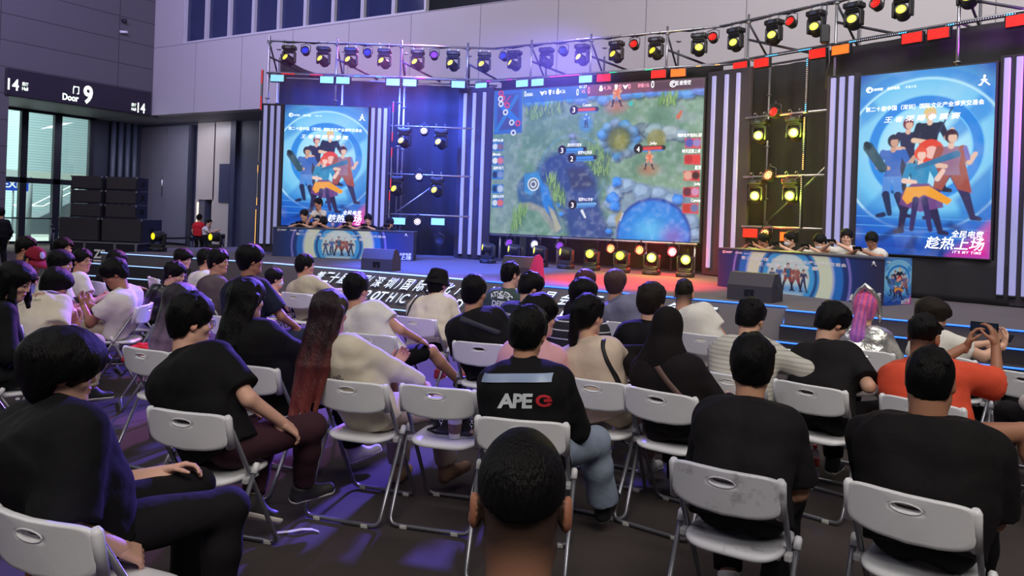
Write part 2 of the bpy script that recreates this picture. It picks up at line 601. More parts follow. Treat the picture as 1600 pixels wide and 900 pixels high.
def scalp(F, kind, o):
    """hair shells in the head frame (y forward)"""
    vol = o.get('vol', .018)
    top = o.get('top', .012)
    F.ell((0, -.014, .032 + top * .5), (.075 + vol, .096 + vol, .088 + top), k=0)
    if kind in ('bowl', 'mop'):
        F.ell((0, -.01, .045), (.082 + vol, .104 + vol, .076 + top), k=.03)
    if kind not in ('fade', 'crop'):
        F.ell((0, -.036, -.026), (.068 + vol * .8, .062 + vol * .75, .108), k=.05)
    fr = o.get('fringe', .055)                     # height of the hairline on the forehead
    F.ell((0, .135, fr - .108), (.082, .085, .108), k=.012, op='s')
    F.ell((0, .10, fr - .10), (.066, .09, .10), k=.012, op='s')

def hair_field(kind, o, res, down, rng, C7h):
    L = o.get('len', .35)
    dn = np.array(down, float)
    if kind in ('short', 'fade', 'bowl', 'mop', 'pony', 'bun', 'crop'):
        lo, hi = np.array((-.15, -.18, -.17)), np.array((.15, .17, .20))
        if kind in ('pony',):
            lo, hi = bbox([lo, hi, np.array((0, -.12, -.05)) + dn * (L + .05)], .09)
        F = Field(lo, hi, res)
        scalp(F, kind, o)
        nape = o.get('nape', -.095); vol = vol_(o)
        side = o.get('side', -.02)
        if kind == 'fade':
            F.ell((0, -.014, .03), (.0775, .0975, .089), k=.01)
        # trim below: nape low at the back, higher over the ears
        F.plane((0, -.09, nape), (0, .55, -1.0))
        for s in (-1, 1):
            if kind not in ('bowl',):
                F.ell((s * .100, .005, side - .045), (.045, .042, .055), k=.015, op='s')
            F.ell((s * .095, .055, side - .06), (.05, .05, .07), k=.015, op='s')
        if kind == 'pony':
            a = np.array((0, -.112, .035)); F.ell(a, (.03, .022, .03), k=.02)
            p = a + np.array((0, -.03, -.01)); q = a + np.array((0, -.035, 0)) + dn * L * .55 + np.array((0, 0, 0)); e = a + np.array((o.get('swing', 0), -.015, 0)) + dn * L
            pw = o.get('pw', 1.0); F.cone(p, q, .030 * pw, .036 * pw, k=.03, flat=((0, 1, 0), .7)); F.cone(q, e, .036 * pw, .010, k=.02, flat=((0, 1, 0), .7))
        if kind == 'bun':
            F.ell((0, -.10, .075), (.045, .04, .042), k=.015)
        nt = o.get('tufts', 26)
        for i in range(nt):
            th = rng.uniform(0, 2 * math.pi); ph = rng.uniform(.05, 1.25)
            x, y, z = math.sin(ph) * math.cos(th), math.sin(ph) * math.sin(th), math.cos(ph)
            if y > .5 and z < .3: continue
            c = np.array((x * (.073 + vol_(o)), y * (.094 + vol_(o)) - .014, z * (.086 + o.get('top', .012)) + .034))
            lay = np.array((x * .5 + rng.uniform(-.5, .5), y * .5 + rng.uniform(-.4, .4), -.55 * math.sin(ph) + rng.uniform(-.1, .15) * o.get('messy', 1)))
            lay /= np.linalg.norm(lay)
            F.cone(c, c + lay * rng.uniform(.020, .034), .012, .003, k=.012)
    else:                                          # long: hangs down the back
        lo, hi = bbox([(-.15, -.2, -.14), (.15, .16, .20), np.array((.12, -.14, -.05)) + dn * L, np.array((-.12, -.14, -.05)) + dn * L, (0, .02, 0) + dn * L], .06)
        F = Field(lo, hi, res)
        scalp(F, 'long', o)
        F.plane((0, .055, -.10), (0, 1.0, -.55))
        wid = o.get('wid', 1.0)
        for i in range(-4, 5):
            x = i * .0205 * wid
            yb = -.088 + .05 * (abs(i) / 4) ** 2 * 1.4
            p = np.array((x * .93, yb, .02)); q = np.array((x * 1.1, yb - .034, -.02)) + dn * L * .45
            e = np.array((x * (1.0 + .15 * rng.uniform(-1, 1)), yb - .048 + rng.uniform(-.008, .008), -.03)) + dn * (L * rng.uniform(.86, 1.0))
            F.cone(p, q, .034, .028, k=.014); F.cone(q, e, .028, .008, k=.012)
        if o.get('front', 0):
            for s in (-1, 1):
                p = np.array((s * .074, .02, .02)); F.cone(p, p + dn * .13 + np.array((s * .01, .0, 0)), .022, .024, k=.02)
                F.cone(p + dn * .13 + np.array((s * .01, .0, 0)), p + dn * o['front'] + np.array((s * -.005, .02, 0)), .024, .014, k=.02)
    F.ripple(o.get('amp', .0022), (95, 90, 46), rng.uniform(0, 6))
    return F.mesh()

def vol_(o): return o.get('vol', .018)

PEOPLE = {}
def person(key, label, seat, yaw, head=None, dz=0.0, hz=None, hp=.15, hy=0.0, hr=0.0, s=1.0, build=1.0, female=False, fat=0.0,
           skin='mid', hair=('short', {}, ('black', (20, 17, 17))), top=None, bottom=None, shoes=((30, 30, 32), (210, 208, 200)),
           lh=None, rh=None, palm=None, curl=.55, legs=None, res=.012, twist=0.0, seat_h=.45, group=None, kid=False, stand=False,
           base_z=0.0, hc=None, bow=.035, feet=True, hand_dir=None, tilt=0.0, shrug=0.0, cat='person', name='person'):
    rng = random.Random(key)
    u, v = seat
    root = empty(name, (u, v, base_z), yaw, label, cat, group)
    hs = 1.0 * (1 if not kid else .92)
    # head target in the person's own frame
    cy, sy = math.cos(yaw), math.sin(yaw)
    def to_local(wu, wv, wh):
        a, b = wu - u, wv - v
        return np.array((a * cy + b * sy, -a * sy + b * cy, wh - base_z))
    Rh = rotm(hy, hp, hr)
    up = Rh[:, 2]
    if hc is not None:
        Hc = np.array(hc, float)
    else:
        zc = cam_depth(u, v) + dz if hz is None else hz
        T = to_local(*at_z(head[0], head[1], zc))
        Hc = T - np.array((0, 0, 1)) * (.122 * hs + .006 + hair[1].get('top', .012))
        Hc = Hc - .3 * (up - np.array((0, 0, 1))) * .1
    neck = rotm(hy * .3, hp * .65, hr * .6)
    C7 = Hc + neck @ np.array((0, -.032, -.170)) * hs
    hip_z = (seat_h + .108 * s) if not stand else .90 * s
    P = np.array((0, 0, hip_z)) if not stand else np.array((C7[0] * .6, C7[1] - .03, hip_z))
    sp = C7 - P
    spn = sp / np.linalg.norm(sp)
    right0 = np.array((math.cos(twist), math.sin(twist), 0.0))
    right = right0 - spn * (right0 @ spn) * .8
    right = right + np.array((0, 0, -tilt)); right /= np.linalg.norm(right)
    fwd = np.cross(spn, right); fwd = -fwd if fwd[1] < 0 and abs(twist) < 1.2 else fwd
    hipr = np.array((1, 0, 0)); hipf = np.array((0, 1, 0.0))
    Lu = P + sp * .34 - fwd * bow * .8
    Ch = P + sp * .70 - fwd * bow
    nl = np.linalg.norm(sp)
    sw = .166 * s * build * (.9 if female else 1) * (.72 if kid else 1)
    Sh = {}
    for sd in (-1, 1):
        Sh[sd] = C7 - spn * (.086 - shrug) * s + right * sd * sw + fwd * .012
    ul, fl = (.285 * s, .245 * s) if not kid else (.2, .18)
    # default hands rest on the thighs
    thx = .12 * s
    tgt = {}
    for sd, t in ((-1, lh), (1, rh)):
        if t is None: t = ('lap',)
        if t[0] == 'lap': q = np.array((sd * .10, .27 * s, hip_z + .115))
        elif t[0] == 'phone': q = np.array((sd * .05 + (t[1] if len(t) > 1 else 0), .30 * s, hip_z + (t[2] if len(t) > 2 else .20)))
        elif t[0] == 'chest': q = C7 + fwd * .30 - spn * (t[1] if len(t) > 1 else .22) + right * sd * .05
        elif t[0] == 'at': q = np.array(t[1], float)
        elif t[0] == 'head': q = Hc + Rh @ np.array(t[1], float)
        elif t[0] == 'hang': q = Sh[sd] + np.array((sd * .05, .05, -.50 * s))
        tgt[sd] = q
    El, Wr = {}, {}
    for sd in (-1, 1):
        t = (lh if sd < 0 else rh) or ('lap',)
        pole = np.array((sd * .60, -.28, -.75))
        if t[0] == 'at' and len(t) > 2: pole = np.array(t[2], float)
        if t[0] == 'head': pole = np.array((sd * 1.0, -.1, -.4))
        El[sd], Wr[sd] = ik(Sh[sd], tgt[sd], ul, fl, pole)
    # legs
    tl, sl_ = .43 * s, .41 * s
    if kid: tl, sl_ = .32, .30
    lg = {}
    for sd in (-1, 1):
        hip = P + np.array((sd * .088 * s, .01, -.012)) if not stand else P + np.array((sd * .09, 0, -.02))
        if stand:
            ank = np.array((P[0] + sd * .11, P[1] + .01, .08)); kn, ank = ik(hip, ank, .43 * s, .40 * s, (0, 1, 0))
        else:
            spec = (legs or {}).get(sd)
            if spec is None: spec = dict(knee=(sd * .15, tl - .01, hip_z - .01), ank=(sd * .15, tl - .02, .085))
            kn = np.array(spec['knee'], float); kd = kn - hip; kn = hip + kd / np.linalg.norm(kd) * tl
            ank = np.array(spec['ank'], float); ad = ank - kn; ank = kn + ad / np.linalg.norm(ad) * sl_
            if 'foot' not in spec and ank[2] < .085: ank[2] = .085
        lg[sd] = (hip, kn, ank, np.array(((legs or {}).get(sd) or {}).get('foot', (sd * .25, 1, 0)), float))
    C7h = Rh.T @ (C7 - Hc) / hs
    hres = max(.0045, res * .55)
    # ---- body: one continuous surface
    body = []
    hv, hf = head_field(hres, C7h, female, fat)
    hv = (hv * hs) @ Rh.T + Hc
    body.append((hv, hf))
    pts = [P, C7, Lu, Ch] + [x for sd in (-1, 1) for x in (Sh[sd], El[sd], Wr[sd])] + [x for sd in (-1, 1) for x in lg[sd][:3]]
    F = Field(*bbox(pts, .17), res)
    g = s * (.95 if female else 1.0) * (.74 if kid else 1)
    for sd in (-1, 1):
        x = sd * .075 * g
        F.cone(P + hipr * x, Lu + right * x * .8, .098 * g, .085 * g * build, k=.05, flat=(fwd, .85))
        F.cone(Lu + right * x * .8, Ch + right * x * 1.1, .085 * g * build, .10 * g * build, k=.05, flat=(fwd, .85))
        F.cone(Ch + right * x * 1.1, C7 - spn * .085 * s + right * sd * .105 * g + fwd * .02, .095 * g * build, .062 * g, k=.05, flat=(fwd, .85))
        F.cone(C7 - spn * .02, Sh[sd] * .8 + (C7 - spn * .06) * .2, .046 * g, .045 * g, k=.045)
        F.cone(Sh[sd], El[sd], .048 * g, .040 * g, k=.035)
        F.cone(El[sd], Wr[sd], .039 * g, .0265 * g, k=.02)
        hip, kn, ank, ft = lg[sd]
        F.cone(hip, kn, .083 * g, .055 * g, k=.05)
        m = kn + (ank - kn) * .33
        F.cone(kn, m - np.array((0, .012, 0)), .053 * g, .052 * g, k=.02); F.cone(m - np.array((0, .012, 0)), ank, .051 * g, .036 * g, k=.02)
    if fat: F.ell(P + sp * .3 + fwd * .06, (.15 * build, .13, .15), k=.08)
    body.append(F.mesh())
    hres2 = max(.0048, res * .5)
    for sd in (-1, 1):
        dd = Wr[sd] - El[sd]; dd = dd / np.linalg.norm(dd)
        t = (lh if sd < 0 else rh) or ('lap',)
        if t[0] == 'lap': n = np.array((0, -.1, -1.0)); dd = np.array((-sd * .15, .95, -.25))
        elif t[0] in ('phone', 'chest'): n = np.array((-sd * .55, -.75, .35)); dd = np.array((-sd * .30, .55, .75))
        elif t[0] == 'head': n = np.array((-sd * 1.0, 0, 0))
        elif t[0] == 'hang': n = np.array((-sd * 1.0, .2, 0)); dd = np.array((0, .15, -1.0))
        else: n = np.array((-sd * .6, -.2, -.7))
        if palm and palm.get(sd): n = np.array(palm[sd], float)
        if hand_dir and hand_dir.get(sd): dd = np.array(hand_dir[sd], float)
        cu = curl[sd] if isinstance(curl, dict) else curl
        body.append(hand_field(Wr[sd], dd, n, sd, cu, hres2))
        PEOPLE.setdefault(key, {})['hand%d' % sd] = (Wr[sd], dd, n)
    vv, ff = join_vf(body)
    me = np_mesh('body', vv, ff)
    # tint: skin everywhere, redder lips and ears
    c = np.array(srgb(*SKIN[skin])[:3])
    colr = np.tile(np.append(c, 1.0), (len(vv), 1)).astype(np.float32)
    hl = ((vv - Hc) @ Rh) / hs
    lip = (np.abs(hl[:, 2] + .064) < .013) & (np.abs(hl[:, 0]) < .022) & (hl[:, 1] > .078) & (hl[:, 1] < .12)
    colr[lip, :3] *= np.array((.97, .74, .74))
    ear = (np.abs(hl[:, 0]) > .080) & (np.abs(hl[:, 2] + .01) < .04) & (np.abs(hl[:, 1] + .01) < .03)
    colr[ear, :3] *= np.array((1.0, .86, .82))
    if hair[0] == 'fade':                          # clipped stubble below the longer top: it belongs to the scalp
        q = np.clip((hl[:, 2] + .160 + .45 * np.clip(hl[:, 1], -.1, .2)) / .085, 0, 1) * (hl[:, 1] < .045) * (np.abs(hl[:, 0]) < .0785)
        q = np.clip(q * (1 - ear), 0, 1)[:, None] * .88
        colr[:, :3] = colr[:, :3] * (1 - q) + np.array(srgb(34, 27, 25)[:3]) * q
    at = me.color_attributes.new('tint', 'FLOAT_COLOR', 'POINT')
    at.data.foreach_set('color', colr.ravel())
    obj('body', me, skin_mat(skin), root)
    for sd in (-1, 1):
        o = obj('eye', eye_mesh(), None, root)
        o.location = Hc + Rh @ (np.array((sd * .031, .0735, -.002)) * hs)
        o.rotation_euler = Matrix(Rh.tolist()).to_euler()
        o.scale = (hs,) * 3
    # brows
    b = MB()
    for sd in (-1, 1):
        q = [Hc + Rh @ (np.array(p) * hs) for p in ((sd * .013, .0955, .020), (sd * .030, .0925, .026), (sd * .049, .0795, .021))]
        b.tube([tuple(x) for x in q], [.0028, .0034, .0016], 6)
    obj('eyebrows', b, hair_mat('brow', (26, 20, 18)), root)
    # ---- hair
    if hair[0] is not None:
        dn = Rh.T @ np.array((0, 0, -1.0))
        if 'drape' in hair[1]:
            dn = np.array(hair[1]['drape'], float); dn = Rh.T @ (dn / np.linalg.norm(dn))
        v_, f_ = hair_field(hair[0], hair[1], hres * 1.15, dn, rng, C7h)
        v_ = (v_ * hs) @ Rh.T + Hc
        hm = np_mesh('hair', v_, f_)
        if len(hair) > 3:                          # dyed lengths: colour by how far down the strand
            top_z = v_[:, 2].max(); t = np.clip((top_z - v_[:, 2]) / (top_z - v_[:, 2].min()), 0, 1)
            t = np.clip(t + .07 * np.sin(90 * v_[:, 0] + 5 * t), 0, 1)
            st = hair[3]
            xs = [a for a, _ in st]; cs = np.array([srgb(*cc)[:3] for _, cc in st])
            cc = np.stack([np.interp(t, xs, cs[:, i]) for i in range(3)] + [np.ones(len(t))], 1).astype(np.float32)
            if hair[1].get('streak'):
                k = (np.sin(170 * v_[:, 0] + 2.5 * np.sin(9 * v_[:, 2])) > .25)[:, None]
                alt = np.array(srgb(*hair[1]['streak']))[None, :].astype(np.float32)
                cc = np.where(k, cc * .45 + alt * .55, cc).astype(np.float32)
            a = hm.color_attributes.new('dye', 'FLOAT_COLOR', 'POINT'); a.data.foreach_set('color', cc.ravel())
            obj('hair', hm, mat('hair ' + hair[2][0], hair[2][1], rough=.4, vcol='dye', bump=.9, bscale=190, stretch=(1, 1, .12), spec=.4), root)
        else:
            obj('hair', hm, hair_mat(*hair[2]), root)
    # ---- top
    info = dict(root=root, P=P, C7=C7, Ch=Ch, Lu=Lu, right=right, fwd=fwd, spn=spn, Hc=Hc, Rh=Rh, hs=hs, Sh=Sh, El=El, Wr=Wr, lg=lg, hip_z=hip_z)
    if top:
        kind, cm = top[0], top[1]
        ex = dict(loose=.016, hem=-.06, sleeve=.62, wrinkle=.0035); ex.update(top[2] if len(top) > 2 else {})
        q = ex['loose']
        F = Field(*bbox([P + (0, 0, -.08), C7, Lu, Ch] + [x for sd in (-1, 1) for x in (Sh[sd], El[sd], Wr[sd])], .16 + q), res)
        hem = P + spn * ex['hem']
        cut = [(hem, -spn), (C7 + spn * (.030 + ex.get('collar', 0)) + fwd * .0, spn * .9 + fwd * -.25)]
        for sd in (-1, 1):
            x = sd * .075 * g
            F.cone(P + right * x - spn * .05, Lu + right * x * .85, .106 * g + q, .092 * g * build + q * 1.2, k=.06, flat=(fwd, .9))
            F.cone(Lu + right * x * .85, Ch + right * x * 1.1, .092 * g * build + q * 1.2, .104 * g * build + q, k=.05, flat=(fwd, .86))
            F.cone(Ch + right * x * 1.1, C7 - spn * .085 * s + right * sd * .105 * g + fwd * .02, .100 * g * build + q, .068 * g + q * .6, k=.05, flat=(fwd, .88))
            F.cone(C7 - spn * .035 + right * sd * .03, Sh[sd] * .85 + (C7 - spn * .06) * .15, .046 * g + q * .3, .052 * g + q * .5, k=.045)
        if fat: F.ell(P + sp * .3 + fwd * .06, (.15 * build + q, .13 + q, .16), k=.08)
        for c_ in cut: F.plane(*c_)
        F.cone(C7 + spn * -.03, C7 + spn * (.022 + ex.get('collar', 0)), .062 * g, .060 * g, k=.02, cut=(C7 + spn * (.026 + ex.get('collar', 0)), spn * 1.0 - fwd * .3))
        for sd in (-1, 1):
            if kind == 'tee':
                t = ex['sleeve']
                e = Sh[sd] + (El[sd] - Sh[sd]) * (t + .12); cp = Sh[sd] + (El[sd] - Sh[sd]) * t
                F.cone(Sh[sd], e, .056 * g + q * .7, .058 * g + q * 1.1, k=.04, cut=(cp, El[sd] - Sh[sd]))
            elif kind == 'long':
                F.cone(Sh[sd], El[sd], .056 * g + q * .6, .050 * g + q * .6, k=.04)
                dd = Wr[sd] - El[sd]
                F.cone(El[sd], Wr[sd] + dd * .1, .049 * g + q * .6, .036 * g + q * .5, k=.02, cut=(Wr[sd] - dd * .04, dd))
            else:                                  # half sleeve to just past the elbow
                F.cone(Sh[sd], El[sd], .056 * g + q * .7, .056 * g + q * .8, k=.04)
                dd = Wr[sd] - El[sd]
                F.cone(El[sd], El[sd] + dd * .45, .055 * g + q * .7, .05 * g + q * .7, k=.03, cut=(El[sd] + dd * .35, dd))
        F.ripple(ex['wrinkle'], (26, 21, 23), rng.uniform(0, 6))
        if ex['wrinkle'] > 0: F.ripple(ex['wrinkle'] * .5, (52, 40, 61), rng.uniform(0, 6))
        sv, sf = F.mesh()
        tm = np_mesh('shirt', sv, sf)
        info['shirt_vf'] = (sv, sf)
        o = obj(ex.get('name', 'shirt'), tm, cm, root)
        info['shirt'] = o
    # ---- bottom
    if bottom:
        kind, cm = bottom[0], bottom[1]
        ex = dict(loose=.010, end=.90); ex.update(bottom[2] if len(bottom) > 2 else {})
        q = ex['loose']
        F = Field(*bbox([P + spn * .12, P] + [x for sd in (-1, 1) for x in lg[sd][:3]], .17 + q), res)
        for sd in (-1, 1):
            hip, kn, ank, ft = lg[sd]
            F.cone(P + hipr * sd * .075 * g, P + spn * .08 + right * sd * .065 * g, .104 * g, .094 * g, k=.05, flat=(hipf, .9), cut=(P + spn * .09, spn))
            F.cone(hip, kn, .088 * g + q, .061 * g + q, k=.05, cut=None if kind != 'shorts' else (hip + (kn - hip) * ex.get('short', .8), kn - hip))
            if kind != 'shorts':
                d = ank - kn; e = ex['end']
                m = kn + d * .36 - np.array((0, .012, 0)) * (ank[2] < kn[2] - .2)
                F.cone(kn, m, .061 * g + q, .060 * g + q, k=.03)
                F.cone(m, kn + d * 1.05, .060 * g + q, (.047 * g + q) * ex.get('flare', 1.0), k=.03, cut=(kn + d * e, d))
        if kind == 'skirt':
            F.cone(P, (lg[1][1] + lg[-1][1]) / 2 + np.array((0, -.02, 0)), .15, .13 + q, k=.06, flat=((0, 0, 1), .55))
        F.ripple(.0032, (30, 27, 31), rng.uniform(0, 6))
        v_, f_ = F.mesh()
        obj(ex.get('name', 'trousers'), np_mesh('trousers', v_, f_), cm, root)
    # ---- shoes
    if feet and shoes:
        for sd in (-1, 1):
            hip, kn, ank, ft = lg[sd]
            f = ft / np.linalg.norm(ft)
            shin = (ank - kn) / np.linalg.norm(ank - kn)
            upv = -shin if abs(f @ shin) < .8 else np.array((0, 0, 1.0))
            f = f - upv * (f @ upv); f /= np.linalg.norm(f)
            if ank[2] < .12: upv = np.array((0, 0, 1.0)); f = ft * np.array((1, 1, 0)); f /= np.linalg.norm(f)
            heel = ank - upv * .045 - f * .035; toe = ank - upv * .052 + f * .155
            if kid: toe = ank - upv * .05 + f * .11
            base = ank - upv * .083
            r_ = max(.0065, res * .6)
            F = Field(*bbox([heel, toe, ank + upv * .02], .06), r_)
            F.cone(heel, toe, .040, .034, k=.02, flat=(upv, 1.0)); F.cone(ank + upv * .015, ank + f * .06 - upv * .04, .047, .036, k=.03)
            F.cone(ank - f * .02 - upv * .02, ank - f * .02 + upv * .02, .045, .043, k=.02, cut=(ank + upv * .025, upv))
            F.plane(ank + upv * (.03 if len(shoes) < 3 else .10), upv); F.plane(base + upv * .022, -upv)
            v1, f1 = F.mesh()
            so = obj('shoe', np_mesh('shoe', v1, f1), mat('shoe %d %d %d' % shoes[0], shoes[0], rough=.6, noise=.1, nscale=30), root)
            F = Field(*bbox([heel, toe, base], .06), r_)
            F.cone(heel - upv * .0, toe, .044, .038, k=.0); F.plane(base + upv * .024, upv); F.plane(base, -upv)
            v1, f1 = F.mesh()
            obj('sole', np_mesh('sole', v1, f1), mat('sole %d %d %d' % shoes[1], shoes[1], rough=.7), so)
    PEOPLE[key] = {**PEOPLE.get(key, {}), **info}
    return root

def world_of(key, p):
    """a point of a person's own frame in the room"""
    r = PEOPLE[key]['root']
    M = Matrix.Translation(r.location) @ Matrix.Rotation(r.rotation_euler[2], 4, 'Z')
    return M @ V3([float(x) for x in p])

def decal(key, me, name, up_off, side_off, m, back=True, lift=.0035):
    """lays a flat mesh (x right, y up, as read) onto the back of a shirt: a printed part of that shirt"""
    I = PEOPLE[key]
    sv, sf = I['shirt_vf']
    bv = BVHTree.FromPolygons([tuple(p) for p in sv], [tuple(int(i) for i in f) for f in sf])
    rt, up, fw = V3(I['right']), V3(I['spn']), V3(I['fwd'])
    o = V3(I['Ch']) + up * up_off + rt * side_off - fw * .5
    co = np.empty(len(me.vertices) * 3, dtype=np.float32); me.vertices.foreach_get('co', co); co = co.reshape(-1, 3)
    out = []
    for x, y, z in co:
        q = o + rt * float(x) + up * float(y)
        h = bv.ray_cast(q, fw)
        out.append(tuple((h[0] if h[0] is not None else q + fw * .4) - fw * lift))
    me.vertices.foreach_set('co', np.array(out, dtype=np.float32).ravel()); me.update()
    return obj(name, me, m, I['shirt'])

def strip_grid(w, h, nx, ny, skew=0.0):
    vs = [(-w / 2 + w * i / nx + skew * (j / ny - .5), -h / 2 + h * j / ny, 0) for j in range(ny + 1) for i in range(nx + 1)]
    fs = [(j * (nx + 1) + i, j * (nx + 1) + i + 1, (j + 1) * (nx + 1) + i + 1, (j + 1) * (nx + 1) + i) for j in range(ny) for i in range(nx)]
    return np_mesh('print', np.array(vs), np.array(fs))
# ---------------------------------------------------------------- folding chairs
WHITE = mat('white plastic', (226, 226, 230), rough=.36, noise=.04, nscale=14, bump=.04, bscale=120)
WORN = None
STEEL = mat('grey painted tube', (142, 142, 150), rough=.32, metal=.75, noise=.08, nscale=30)

def ring_panel(outer, inner, surf, thick, rings=7):
    """closed shell between an outer outline and an inner one (hole, or None); surf maps (x, z) to (point, normal)"""
    n = len(outer)
    levels = []
    if inner is None:
        c = (sum(p[0] for p in outer) / n, sum(p[1] for p in outer) / n)
        inner = [(c[0] + (p[0] - c[0]) * .02, c[1] + (p[1] - c[1]) * .02) for p in outer]
        closed = True
    else:
        closed = False
    for k in range(rings + 1):
        t = k / rings
        levels.append([(a[0] + (b[0] - a[0]) * t, a[1] + (b[1] - a[1]) * t) for a, b in zip(inner, outer)])
    prof = []
    vs, fs = [], []
    e = thick / 2
    # front levels inner->outer (last one pulled in and lifted to round the lip), then back levels outer->inner
    def layer(pts, off):
        o = len(vs)
        for x, z in pts:
            p, nn = surf(x, z)
            vs.append(V3(p) + V3(nn) * off)
        return o
    idx = []
    for k in range(rings): idx.append(layer(levels[k], e))
    sh = [(x - (x - a) * .06, z - (z - b) * .06) for (x, z), (a, b) in zip(levels[-1], levels[0])]
    idx.append(layer(sh, e)); idx.append(layer(levels[-1], e * .45)); idx.append(layer(levels[-1], -e * .45)); idx.append(layer(sh, -e))
    for k in reversed(range(rings)): idx.append(layer(levels[k], -e))
    for a, b in zip(idx[:-1], idx[1:]):
        for i in range(n):
            j = (i + 1) % n
            fs.append((a + i, a + j, b + j, b + i))
    if closed:
        fs.append(tuple(idx[0] + i for i in range(n))); fs.append(tuple(idx[-1] + i for i in reversed(range(n))))
    else:
        for i in range(n):
            j = (i + 1) % n
            fs.append((idx[-1] + i, idx[-1] + j, idx[0] + j, idx[0] + i))
    return vs, fs

def make_chair(label, m_back, m_seat):
    r = empty('folding_chair', (0, 0, 0), 0, label, 'chair')
    N = 64
    # backrest: wide curved panel, lower edge sagging, oval hand slot near the top
    def sup(t, a, b, e):
        c, s = math.cos(t), math.sin(t)
        return (a * math.copysign(abs(c) ** e, c), b * math.copysign(abs(s) ** e, s))
    out = []
    for i in range(N):
        t = 2 * math.pi * i / N
        x, z = sup(t, .222, .082, .34)
        if z < 0: z -= .020 * (1 - (x / .222) ** 2)
        out.append((x, z + .716))
    inn = [(.046 * math.cos(2 * math.pi * i / N), .750 + .0145 * math.sin(2 * math.pi * i / N) * (1 + .2 * math.cos(4 * math.pi * i / N))) for i in range(N)]
    def surf(x, z):
        y = -.205 - (z - .6) * .16 - .045 * (1 - (x / .222) ** 2)
        nn = V3((-(.09 * x / .222 ** 2), 1.0, .16)).normalized()
        return (x, y, z), nn
    b = MB(); vs, fs = ring_panel(out, inn, surf, .024); b.add(vs, fs, True)
    for sd in (-1, 1):                              # sleeves that hold the tubes
        b.tube([(sd * .2135, -.203, .632), (sd * .2135, -.232, .775), (sd * .212, -.236, .79)], [.0205, .0205, .013], 12)
    back = obj('backrest', b, m_back, r)
    b = MB()                                         # rim round the slot
    rim = []
    for i in range(25):
        t = 2 * math.pi * i / 24
        (p, nn) = surf(.053 * math.cos(t), .750 + .0195 * math.sin(t))
        rim.append(V3(p) - nn * .011)
    b.tube(rim, .0035, 6, caps=False); obj('slot_rim', b, m_back, back)
    # seat
    out = []
    for i in range(N):
        t = 2 * math.pi * i / N
        x, y = sup(t, .200, .195, .42)
        if y < 0: x *= 1 - .06 * (y / .195) ** 2
        out.append((x, y))
    def ssurf(x, y):
        d = max(0, 1 - (x / .2) ** 2) * max(0, 1 - ((y + .01) / .2) ** 2)
        edge = max(0, abs(y) / .195 - .75) / .25
        return (x, y, .440 - .012 * d - .012 * edge ** 2 + .012), V3((0, 0, 1))
    b = MB(); vs, fs = ring_panel(out, None, ssurf, .030, rings=9); b.add(vs, fs, True); seat = obj('seat', b, m_seat, r)
    b = MB()
    for y in (-.05, .07): b.box((0, y, .419), (.36, .025, .016))
    obj('rib', b, m_seat, seat)
    # main frame: back uprights run down to the front feet and join along the floor
    def bend(pts, rr=.05, n=5):
        o = [V3(pts[0])]
        for i in range(1, len(pts) - 1):
            p, a, c = V3(pts[i]), V3(pts[i - 1]), V3(pts[i + 1])
            d1, d2 = (a - p).normalized(), (c - p).normalized()
            for k in range(n + 1):
                t = k / n
                o.append((p + d1 * rr) * (1 - t) ** 2 + p * 2 * t * (1 - t) + (p + d2 * rr) * t ** 2)
        o.append(V3(pts[-1])); return o
    b = MB()
    b.tube(bend([(-.2135, -.228, .76), (-.210, .235, .016), (.210, .235, .016), (.2135, -.228, .76)]), .0118, 10)
    fr = obj('front_leg_frame', b, STEEL, r)
    b = MB()
    b.tube(bend([(-.242, -.035, .500), (-.236, -.300, .016), (.236, -.300, .016), (.242, -.035, .500)]), .0118, 10)
    re = obj('rear_leg_frame', b, STEEL, r)
    for sd in (-1, 1):
        d = V3((sd * .006, .265, .484)).normalized(); p = V3((sd * .242, -.035, .500))
        b = MB(); b.tube([p - d * .035, p + d * .008, p + d * .018], [.0165, .0165, .010], 12); obj('tube_cap', b, m_seat, r)
        b = MB()
        b.box((sd * .216, -.065, .440), (.030, .055, .030), bev=.006)
        b.tube([(sd * .19, -.065, .440), (sd * .252, -.065, .440)], .007, 8)
        obj('hinge', b, mat('hinge plastic', (176, 176, 180), rough=.5), r)
        for y, rf in ((.235, fr), (-.300, re)):
            b = MB(); b.box((sd * .15, y, .012), (.045, .027, .024), bev=.006); obj('foot_pad', b, mat('foot pad', (190, 190, 188), rough=.6), rf)
    return r
